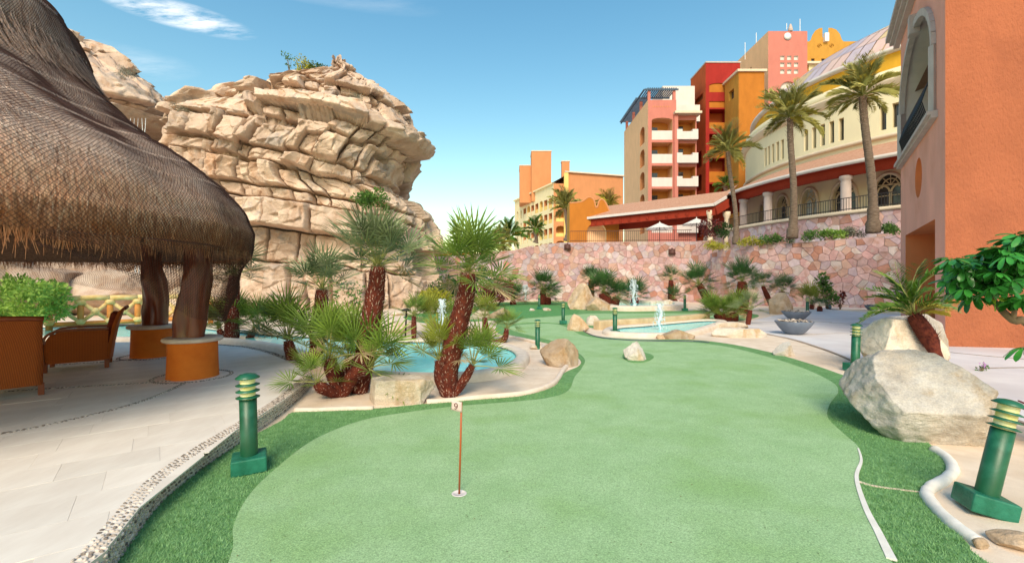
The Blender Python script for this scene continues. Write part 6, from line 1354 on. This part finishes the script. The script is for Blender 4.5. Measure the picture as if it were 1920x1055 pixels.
# railing on the long wall, two parasols
rl = empty('railing', (8, 35.5, 4.7), 'thin brown railing along the top of the long stone wall', 'railing')
rp_ = [flat(1070, 36), flat(1180, 35.7), flat(1300, 35.1)]
for z in (5.62, 4.85): part('rail', rl, MT['iron_brown'], lambda m: m.tube([v + Z3 * z + Vector((0, .3, 0)) for v in rp_], .025, 5))
def balus(m):
    for a, b in zip(rp_, rp_[1:]):
        for k in range(30): p = a.lerp(b, k / 30) + Vector((0, .3, 0)); m.box((p.x, p.y, 5.15), (.02, .02, .98))
part('balusters', rl, MT['iron_brown'], balus, kind='stuff')
def parasol(u, v, d, label, vb):
    p = P(u, vb, d); top = P(u, v, d).z - p.z; r = empty('parasol', p, label, 'parasol', 'white parasols on the upper terrace')
    part('pole', r, MT['iron'], lambda m: m.tube([(0, 0, 0), (0, 0, top)], .04, 8), world=False)
    for k in range(8):
        a, b = 2 * math.pi * k / 8, 2 * math.pi * (k + 1) / 8; R0 = 1.35; V = [(0, 0, top), (R0 * math.cos(a), R0 * math.sin(a), top - .62), (R0 * math.cos((a + b) / 2) * .95, R0 * math.sin((a + b) / 2) * .95, top - .60), (R0 * math.cos(b), R0 * math.sin(b), top - .62)]
        link('canopy_panel', mesh('canopy_panel', V, [(0, 1, 2), (0, 2, 3)], MT['canvas_white']), r)
        part('rib', r, MT['iron'], lambda m: m.tube([(0, 0, top - .08), (R0 * math.cos(a), R0 * math.sin(a), top - .66)], .015, 4), world=False)
    part('finial', r, MT['canvas_white'], lambda m: m.lathe((0, 0, top), [(.05, -.02), (.05, .06), (.01, .12)], 8), True, world=False)
parasol(1237, 417, 44, 'white parasol left of the other one on the upper terrace', 455); parasol(1306, 409, 43, 'white parasol nearer the canopy column on the upper terrace', 452)
# orange garden wall glimpsed behind the tall fan palm
o = MB(); o.box(P(848, 512, 38) , (4, .3, 3.6)); setp(o.build('garden_wall', MT['hotel_ochre']), 'bit of orange garden wall behind the tall fan palm crown', 'garden wall')
# ---------------------------------------------------------------- garden furniture and small things
mt('lamp_green', (.003, .075, .032), (.008, .11, .05), 3, .4, .2, 40, spec=.5, rnd=.15, bdist=.004, c3=(.02, .14, .08), s3=7)
mt('lamp_base', (.006, .11, .06), (.02, .19, .12), 8, .5, .5, 30, bdist=.01)
mt('lamp_lens', (.86, .72, .14), (.92, .88, .60), 6, .3, spec=.5)
def bollard(label, pos, s=1.0, lean=(0, 0), rz=0, base=True, flat_base=False):
    r = empty('bollard_lamp', pos, label, 'bollard lamp', 'green bollard lamps along the greens'); r.rotation_euler = (lean[0], lean[1], rz); r.scale = (s, s, s)
    if base: bevel(part('base', r, MT['lamp_base'], lambda m: m.box((0, 0, .065), (.26, .26, .13)), world=False), .012, 2)
    b0 = .12 if base else 0
    part('post', r, MT['lamp_green'], lambda m: m.lathe((0, 0, 0), [(.066, b0), (.066, .60), (.05, .605)], 24), True, world=False)
    part('lens', r, MT['lamp_lens'], lambda m: m.lathe((0, 0, 0), [(.058, .60), (.058, .80)], 20), True, world=False)
    for k in range(3): part('louvre', r, MT['lamp_green'], lambda m: m.lathe((0, 0, .622 + .052 * k), [(.056, .008), (.092, -.006), (.090, -.010), (.056, .0)], 24), True, world=False)
    part('cap', r, MT['lamp_green'], lambda m: m.lathe((0, 0, .785), [(.05, -.004), (.092, -.010), (.093, -.004), (.06, .022), (.03, .030), (.004, .032)], 24), True, world=False)
    return r
def gp(u, v): p = G(u, v); return (p.x, p.y, .012)
p = G(468, 882); bollard('green bollard lamp on a concrete block beside the pebble-edged terrace', (p.x, p.y, .01), 1.0, (0, -.02), .5)
p = G(1842, 957); bollard('leaning green bollard lamp on a block in the lower right corner', (p.x, p.y, 0), .98, (-.06, .22), -.35)
p = G(1603, 696); bollard('green bollard lamp against the tall boulder on the right', (p.x, p.y, .01), 1.03, (0, .04), .2)
p = G(1008, 654); bollard('green bollard lamp standing at the tip of the sand strip', (p.x, p.y, 0), .86, base=False)
p = G(1056, 608); bollard('green bollard lamp beside the upright tan boulder', (p.x, p.y, .02), 1.0)
p = G(1153, 627); bollard('green bollard lamp on the rim of the small pool', (p.x, p.y, .0), 1.0)
p = G(1011, 580); bollard('green bollard lamp on the dark lawn between two small stones', (p.x, p.y, .02), 1.02)
p = G(1284, 583); bollard('dark bollard lamp at the far green left of the leaning palm', (p.x, p.y, .02), 1.05)
p = G(1514, 592); bollard('slim bollard lamp behind the grey bowls', (p.x, p.y, .02), 1.05, base=False)
mt('dark_metal', (.02, .02, .018), None, rough=.5)
def path_light(label, u, v, h):
    p = G(u, v); r = empty('path_light', p, label, 'path light'); part('stake', r, MT['dark_metal'], lambda m: m.tube([(0, 0, 0), (.03, 0, h)], .025, 8), True, world=False)
    part('head', r, MT['dark_metal'], lambda m: m.lathe((.03, 0, h), [(.02, 0), (.14, .01), (.14, .05), (.05, .08), (.004, .085)], 14), True, world=False)
path_light('thin dark lamp post beyond the long pool', 760, 633, .75)
# grey bowls with pebbles
mt('bowl_grey', (.12, .15, .20), (.17, .20, .26), 3, .5, spec=.4, rnd=.08)
def bowl(label, u, v, wpx, hpx, seed):
    p = G(u, v); d = p.y; rad = wpx / 2 / F * d; h = hpx / F * d; p.y += rad * .4; r = empty('stone_bowl', (p.x, p.y, .02), label, 'bowl', 'grey bowls on the plaza')
    part('basin', r, MT['bowl_grey'], lambda m: m.lathe((0, 0, 0), [(.01, 0), (rad * .38, 0), (rad * .6, h * .22), (rad * .84, h * .62), (rad, h * .97), (rad * .99, h), (rad * .94, h), (rad * .88, h * .86), (.01, h * .82)], 40), True, world=False)
    rg = random.Random(seed); its = []
    for k in range(110):
        a = rg.random() * 6.28; q = rad * .84 * math.sqrt(rg.random()); s = rg.uniform(.03, .055); its.append((Vector((q * math.cos(a), q * math.sin(a), h * .92 + .015 + rg.random() * .05)), (s, s * .7, s * .5), 0, Matrix.Rotation(rg.random() * 3, 4, 'Z'), rg.random() < .6))
    for pz, s, _, Mx, dk in its: o = link('pebble', PM[0 if dk else 1], r); o.matrix_local = Matrix.Translation(pz) @ Mx @ Matrix.Diagonal((*s, 1))
bowl('wide blue-grey bowl of pebbles at the front of the plaza', 1497, 629, 66, 25, 1); bowl('blue-grey bowl of pebbles just behind the front bowl', 1499, 601, 50, 16, 2); bowl('far blue-grey bowl by the stone wall near the doorway', 1637, 582, 22, 9, 3)
p = G(1558, 580); o = MB(); o.lathe(p + Vector((0, .2, 0)), [(.01, 0), (.12, 0), (.16, .12), (.13, .25), (.05, .3), (.01, .3)], 16); setp(o.build('garden_spotlight', MT['timber_blue'], None, True), 'small round dark spotlight on the plaza at the wall foot', 'spotlight')
# ---- flag in the hole
hp = G(861, 931); hp.z = .024
mt('cup_white', (.62, .55, .53), (.74, .68, .66), 20, .6); mt('pole_red', (.42, .09, .02), None, rough=.35, spec=.5); mt('flag_cloth', (.72, .56, .52), (.78, .63, .58), 20, .8, trans=.2); mt('print_dark', (.10, .015, .015), None, rough=.8)
hc = empty('golf_hole', hp, 'white golf cup sunk in the green below the number flag', 'golf hole'); part('rim', hc, MT['cup_white'], lambda m: m.lathe((0, 0, 0), [(.056, .003), (.052, .006), (.046, .006), (.044, .002), (.01, .0015)], 28), True, world=False)
fl_ = empty('flagstick', hp, 'thin red putting flagstick with small pale flag numbered 9', 'flagstick')
ft = Vector((.017, 0, .68)); part('pole', fl_, MT['pole_red'], lambda m: m.tube([(0, 0, .0), ft * .5 + Vector((.001, 0, 0)), ft], .0075, 8), True, world=False)
V, Fc = [], []; n_ = 8                       # swallow-tailed flag, dipping towards the stick
for i in range(n_ + 1):
    t = i / n_
    for k in range(5):
        q = k / 4; x = .004 - (.086 - .016 * (1 - abs(2 * q - 1)) * (t > .9)) * t; zt, zb_ = .002 + .016 * t, -.074 + .022 * t
        V.append(ft + Vector((x, -.009 - .002 * math.sin(t * 4), zb_ + (zt - zb_) * q)))
for i in range(n_):
    for j in range(4): a = i * 5 + j; Fc.append((a, a + 5, a + 6, a + 1))
fg = link('flag', mesh('flag', V, Fc, MT['flag_cloth'], True), fl_); sm = fg.modifiers.new('solid', 'SOLIDIFY'); sm.thickness = .0012
nm = MB(); c9 = ft + Vector((-.040, -.0135, -.018))
loop = [c9 + Vector((.0105 * math.cos(a), 0, .013 * math.sin(a))) for a in np.linspace(0, 2 * math.pi, 17)]
nm.tube(loop + [c9 + Vector((.0105, 0, -.012)), c9 + Vector((.007, 0, -.024)), c9 + Vector((-.002, 0, -.028)), c9 + Vector((-.010, 0, -.024))], .0028, 6)
nm.build('number', MT['print_dark'], fg, True)
# ---- wicker chairs
def wicker(name, a, b):
    m = bpy.data.materials.new(name); m.use_nodes = True; nt = m.node_tree; bs = nt.nodes['Principled BSDF']; bs.inputs['Roughness'].default_value = .55; bs.inputs['Specular IOR Level'].default_value = .35
    t = node(nt, 'ShaderNodeTexCoord'); w1 = node(nt, 'ShaderNodeTexWave'); w1.bands_direction = 'DIAGONAL'; w1.inputs['Scale'].default_value = 34; w1.inputs['Distortion'].default_value = .6; nt.links.new(t.outputs['Object'], w1.inputs[0])
    mp1 = node(nt, 'ShaderNodeMapping'); mp1.inputs['Scale'].default_value = (1, 1, 0); nt.links.new(t.outputs['Object'], mp1.inputs[0]); nt.links.new(mp1.outputs[0], w1.inputs[0])
    w2 = node(nt, 'ShaderNodeTexWave'); w2.bands_direction = 'Z'; w2.inputs['Scale'].default_value = 42; w2.inputs['Distortion'].default_value = 1.2; nt.links.new(t.outputs['Object'], w2.inputs[0])
    ad = node(nt, 'ShaderNodeMath', operation='MULTIPLY_ADD'); nt.links.new(w1.outputs[1], ad.inputs[0]); ad.inputs[1].default_value = .6; nt.links.new(w2.outputs[1], ad.inputs[2])
    r = node(nt, 'ShaderNodeValToRGB'); r.color_ramp.elements[0].position = .2; r.color_ramp.elements[1].position = 1.1; r.color_ramp.elements[0].color = (*a, 1); r.color_ramp.elements[1].color = (*b, 1); nt.links.new(ad.outputs[0], r.inputs[0]); nt.links.new(r.outputs[0], bs.inputs['Base Color'])
    bp_ = node(nt, 'ShaderNodeBump'); bp_.inputs['Strength'].default_value = .8; bp_.inputs['Distance'].default_value = .008; nt.links.new(ad.outputs[0], bp_.inputs['Height']); nt.links.new(bp_.outputs[0], bs.inputs['Normal']); MT[name] = m
wicker('wicker', (.30, .05, .010), (.68, .18, .04)); mt('chair_wood', (.17, .035, .012), (.26, .06, .02), 6, .4, spec=.45); mt('cushion', (.14, .02, .012), (.20, .035, .02), 20, .9, .3, 80)
def chair(label, pos, rz):
    """faces local +x; 0.66 wide, 0.8 deep"""
    r = empty('wicker_armchair', pos, label, 'armchair', 'wicker armchairs under the thatch', rz)
    L = lambda name, mat, fn, sm=False, bv=.012: bevel(part(name, r, MT[mat], fn, sm, world=False), bv, 2)
    for sx in (-1, 1):
        y = sx * .325
        out = [(-.36, .13), (.36, .13), (.38, .30), (.375, .48), (.33, .565), (.24, .615), (.05, .635), (-.30, .63), (-.38, .62)]
        part('side_panel', r, MT['wicker'], lambda m: m.prism(out, .035, Matrix.Translation((0, y + .0175, 0)) @ Matrix.Rotation(R(90), 4, 'X')), world=False)
        arm = [Vector((x, y, z)) for x, z in [(.385, .12), (.40, .3), (.395, .48), (.35, .585), (.25, .64), (.05, .66), (-.3, .655), (-.38, .65)]]
        part('arm_rest', r, MT['chair_wood'], lambda m: [m.bar(a, b, .075, .035) for a, b in zip(catmull(arm, 3), catmull(arm, 3)[1:])], world=False)
        for x in (-.36, .37): L('leg', 'chair_wood', lambda m: m.box((x, y, .075), (.06, .06, .15)), bv=.006)
    L('seat', 'cushion', lambda m: m.box((.02, 0, .34), (.70, .60, .14)), bv=.03)
    L('front_apron', 'wicker', lambda m: m.box((.35, 0, .22), (.03, .60, .20)), bv=.005)
    bk_ = [(-.385, .13), (-.42, .4), (-.47, .7), (-.54, .93), (-.60, .985)]
    def backp(m):
        ny_ = 9; Vv = []
        for x, z in bk_:
            for j in range(ny_): yy = -.335 + .67 * j / (ny_ - 1); top_ = .02 * math.cos(yy * 4.6) if z > .9 else 0; Vv.append((x - .03 * math.cos(yy * 4), yy, z + top_))
        k = len(Vv); Vv += [(x + .05, y_, z) for x, y_, z in Vv]; Ff = []
        for i in range(len(bk_) - 1):
            for j in range(ny_ - 1): a = i * ny_ + j; Ff += [(a, a + ny_, a + ny_ + 1, a + 1), (k + a, k + a + 1, k + a + ny_ + 1, k + a + ny_)]
        e = [i * ny_ for i in range(len(bk_))]; f_ = [i * ny_ + ny_ - 1 for i in range(len(bk_))]; t_ = [(len(bk_) - 1) * ny_ + j for j in range(ny_)]
        for s_, sg_ in ((e, 1), (f_, -1), (t_, 1)):
            for a, b in zip(s_, s_[1:]): Ff.append((a, k + a, k + b, b) if sg_ > 0 else (a, b, k + b, k + a))
        m.add(Vv, Ff)
    part('backrest', r, MT['wicker'], backp, True, world=False)
    part('top_rail', r, MT['chair_wood'], lambda m: m.tube([(-.575 - .03 * math.cos(y_ * 4), y_, .975 + .02 * math.cos(y_ * 4.6)) for y_ in np.linspace(-.34, .34, 9)], .03, 8), True, world=False)
    L('back_cushion', 'cushion', lambda m: m.box((-.40, 0, .66), (.10, .58, .52), M=Matrix.Rotation(-.22, 4, 'Y')), bv=.03)
    return r
p = G(150, 688, ZT); chair('red-brown wicker armchair seen from the side under the thatch', (p.x, p.y, ZT), R(218))
p = G(18, 745, ZT); chair('red-brown wicker armchair seen from behind at the left edge', (p.x - .25, p.y + .15, ZT), R(138))
# ---- log railing
mt('log_pale', (.62, .40, .14), (.78, .58, .28), 5, .7, .3, 20, stretch=(1, 1, 1)); mt('log_orange', (.52, .19, .04), (.62, .26, .07), 5, .7)
lr = empty('log_railing', (-12, 15, 0), 'rustic yellow log railing with crossed braces behind the chairs', 'railing')
e0, e1 = P(92, 612, 14.2), P(395, 600, 17.2); e0.z = e1.z = 0; nlog = 6
for k in range(nlog + 1):
    q = e0.lerp(e1, k / nlog); part('post', lr, MT['log_orange' if k % 1 == 0 else 'log_pale'], lambda m: m.tube([q + Z3 * 0, q + Z3 * 1.02], .085, 10), True)
    for z in (.30, .92): part('rope_joint', lr, MT['log_pale'], lambda m: m.lathe(q + Z3 * z, [(.10, -.08), (.13, -.05), (.14, 0), (.13, .05), (.10, .08)], 12), True)
for k in range(nlog):
    a, b = e0.lerp(e1, k / nlog), e0.lerp(e1, (k + 1) / nlog)
    part('top_log', lr, MT['log_pale'], lambda m: m.tube([a + Z3 * 1.05, (a + b) / 2 + Z3 * (1.06 + .015 * (k % 2)), b + Z3 * 1.05], [.095, .085, .095], 10), True)
    part('bottom_log', lr, MT['log_orange'], lambda m: m.tube([a + Z3 * .24, b + Z3 * .24], .075, 10), True)
    for z0, z1 in ((.28, .95), (.95, .28)): part('brace', lr, MT['log_pale'], lambda m: m.tube([a + Z3 * z0, (a + b) / 2 + Z3 * .62 + Vector((.02, .03 * (1 if z0 < .5 else -1), 0)), b + Z3 * z1], .06, 8), True)
    part('knot_joint', lr, MT['log_pale'], lambda m: m.lathe((a + b) / 2 + Z3 * .62, [(.06, -.12), (.12, -.05), (.12, .05), (.06, .12)], 10), True)
# ---- fountain jets and the waterfall
def jet(label, u, v0, v1, d, r, seed):
    p = P(u, v1, d); p.z = max(p.z, .05); top = P(u, v0, d).z - p.z; root = empty('fountain_jet', p, label, 'fountain', 'white fountain jets')
    n, m = 10, 26; rg = np.random.default_rng(seed); an = np.linspace(0, 2 * np.pi, n, endpoint=False); zz = np.linspace(0, top, m); A, Z = np.meshgrid(an, zz); t = Z / top
    rad = r * .55 * (.55 + .55 * np.abs(np.sin(t * 7 + seed)) * t + .25 * (1 - t)) * (1 + .8 * vnoise(np.stack([np.cos(A) * 2, np.sin(A) * 2, Z * 9], -1), seed)); V = np.stack([rad * np.cos(A) + r * .4 * vnoise(np.stack([A * 0, A * 0, Z * 4], -1), seed + 2), rad * np.sin(A), Z], -1).reshape(-1, 3); I = np.arange(n * m).reshape(m, n)
    link('water_column', npmesh('water_column', V, np.stack([I[:-1], np.roll(I, -1, 1)[:-1], np.roll(I, -1, 1)[1:], I[1:]], -1).reshape(-1, 4), MT['foam'], True), root)
    k = 320; z = rg.random(k) ** .7 * top * 1.03; rr_ = r * rg.uniform(.6, 2.0, k) * (1.3 - .7 * z / top); a = rg.random(k) * 6.28; s = r * rg.uniform(.05, .16, k); Vs = np.concatenate([IV * s[i] * np.array([1, 1, 1.5]) + np.array([rr_[i] * math.cos(a[i]), rr_[i] * math.sin(a[i]), z[i]]) for i in range(k)]); Fs = np.concatenate([IF + i * len(IV) for i in range(k)])
    o = link('droplets', npmesh('droplets', Vs, Fs, MT['foam'], True), root); o['kind'] = 'stuff'
jet('white fountain jet in the long pool behind the tall fan palm', 829, 562, 640, 11.6, .085, 1)
jet('white fountain jet in the small pool on the far side of the green', 1237, 570, 622, 14.6, .10, 2)
jet('white fountain jet in the round basin before the dark bushes', 1188, 525, 573, 26.5, .16, 3)
jet('faint distant fountain jet at the left end of the stone wall', 985, 535, 562, 31, .18, 4)
B('rock_lip', 'overhanging rock lip above the waterfall beside the thatch', (P(266, 215, 30.5).x, 31.2, P(268, 215, 28.9).z - .35), (4.4, 7.5, 1.25), 88, 'cliff', 9, cat='rock')
for i, (u, v0, v1, d, w) in enumerate(((252, 222, 330, 28.3, 1.4),)):
    root = empty('waterfall', P(u, v1, d), 'thin waterfall dropping from the rock lip beside the thatch', 'waterfall')
    for k in range(7):
        x = -w / 2 + w * k / 6; rg = random.Random(k); top = P(u, v0, d).z - P(u, v1, d).z; wd = rg.uniform(.012, .03); part('water_strand', root, MT['foam'], lambda m: m.tube([(x + rg.uniform(-.08, .08) * j, -.02 * j, top * (1 - j / 6)) for j in range(7)], [wd * (.5 + .25 * j) for j in range(7)], 6), True, world=False)
root = empty('waterfall', (P(268, 560, 23).x, 23, 0), 'lower thin waterfall behind the twisted post and log railing', 'waterfall')
for k in range(4): part('water_strand', root, MT['foam'], lambda m: m.tube([(k * .18 - .3, -.1, 2.4 - j * .4) for j in range(7)], [.03 + .012 * j for j in range(7)], 6), True, world=False)
# petals and leaf litter
mt('petal_white', (.80, .78, .62), None, rough=.7)
for i, (u, v, lab) in enumerate([(262, 976, 'fallen white petal on the turf, leftmost'), (277, 976, 'fallen white petal next to the leftmost one'), (282, 966, 'smaller fallen petal just behind the white pair'), (235, 1014, 'fallen yellowish petal near the terrace edge')]):
    p = G(u, v); m = MB(p); m.add([p + Vector((math.cos(a) * .02 * (1 + .3 * math.sin(3 * a)), math.sin(a) * .012, .03 + .006 * math.cos(2 * a))) for a in [k * .785 for k in range(8)]] + [p + Vector((0, 0, .026))], [(k, (k + 1) % 8, 8) for k in range(8)]); o = m.build('petal', MT['petal_white']); o.location = p; setp(o, lab, 'petal', 'petals fallen on the turf')

# leaf bits and grit scattered on the turf
mt('litter', (.10, .12, .05), (.26, .22, .10), 30, .9)
rg = np.random.default_rng(4); n = 420; y = 1.9 + 7 * rg.random(n) ** 1.3; x = rg.uniform(-.62, .72, n) * y; a = rg.random(n) * 6.28; s = rg.uniform(.003, .009, n); V = np.stack([np.c_[x + s * np.cos(a), y + s * np.sin(a), np.full(n, .030)], np.c_[x - .5 * s * np.sin(a), y + .5 * s * np.cos(a), np.full(n, .034)], np.c_[x - s * np.cos(a), y - s * np.sin(a), np.full(n, .029)], np.c_[x + .5 * s * np.sin(a), y - .5 * s * np.cos(a), np.full(n, .031)]], 1).reshape(-1, 3)
setp(link('leaf_litter', npmesh('leaf_litter', V, np.arange(4 * n).reshape(-1, 4), MT['litter'], False)), 'tiny leaf bits and grit scattered over the turf', 'leaf litter', None, 'stuff')
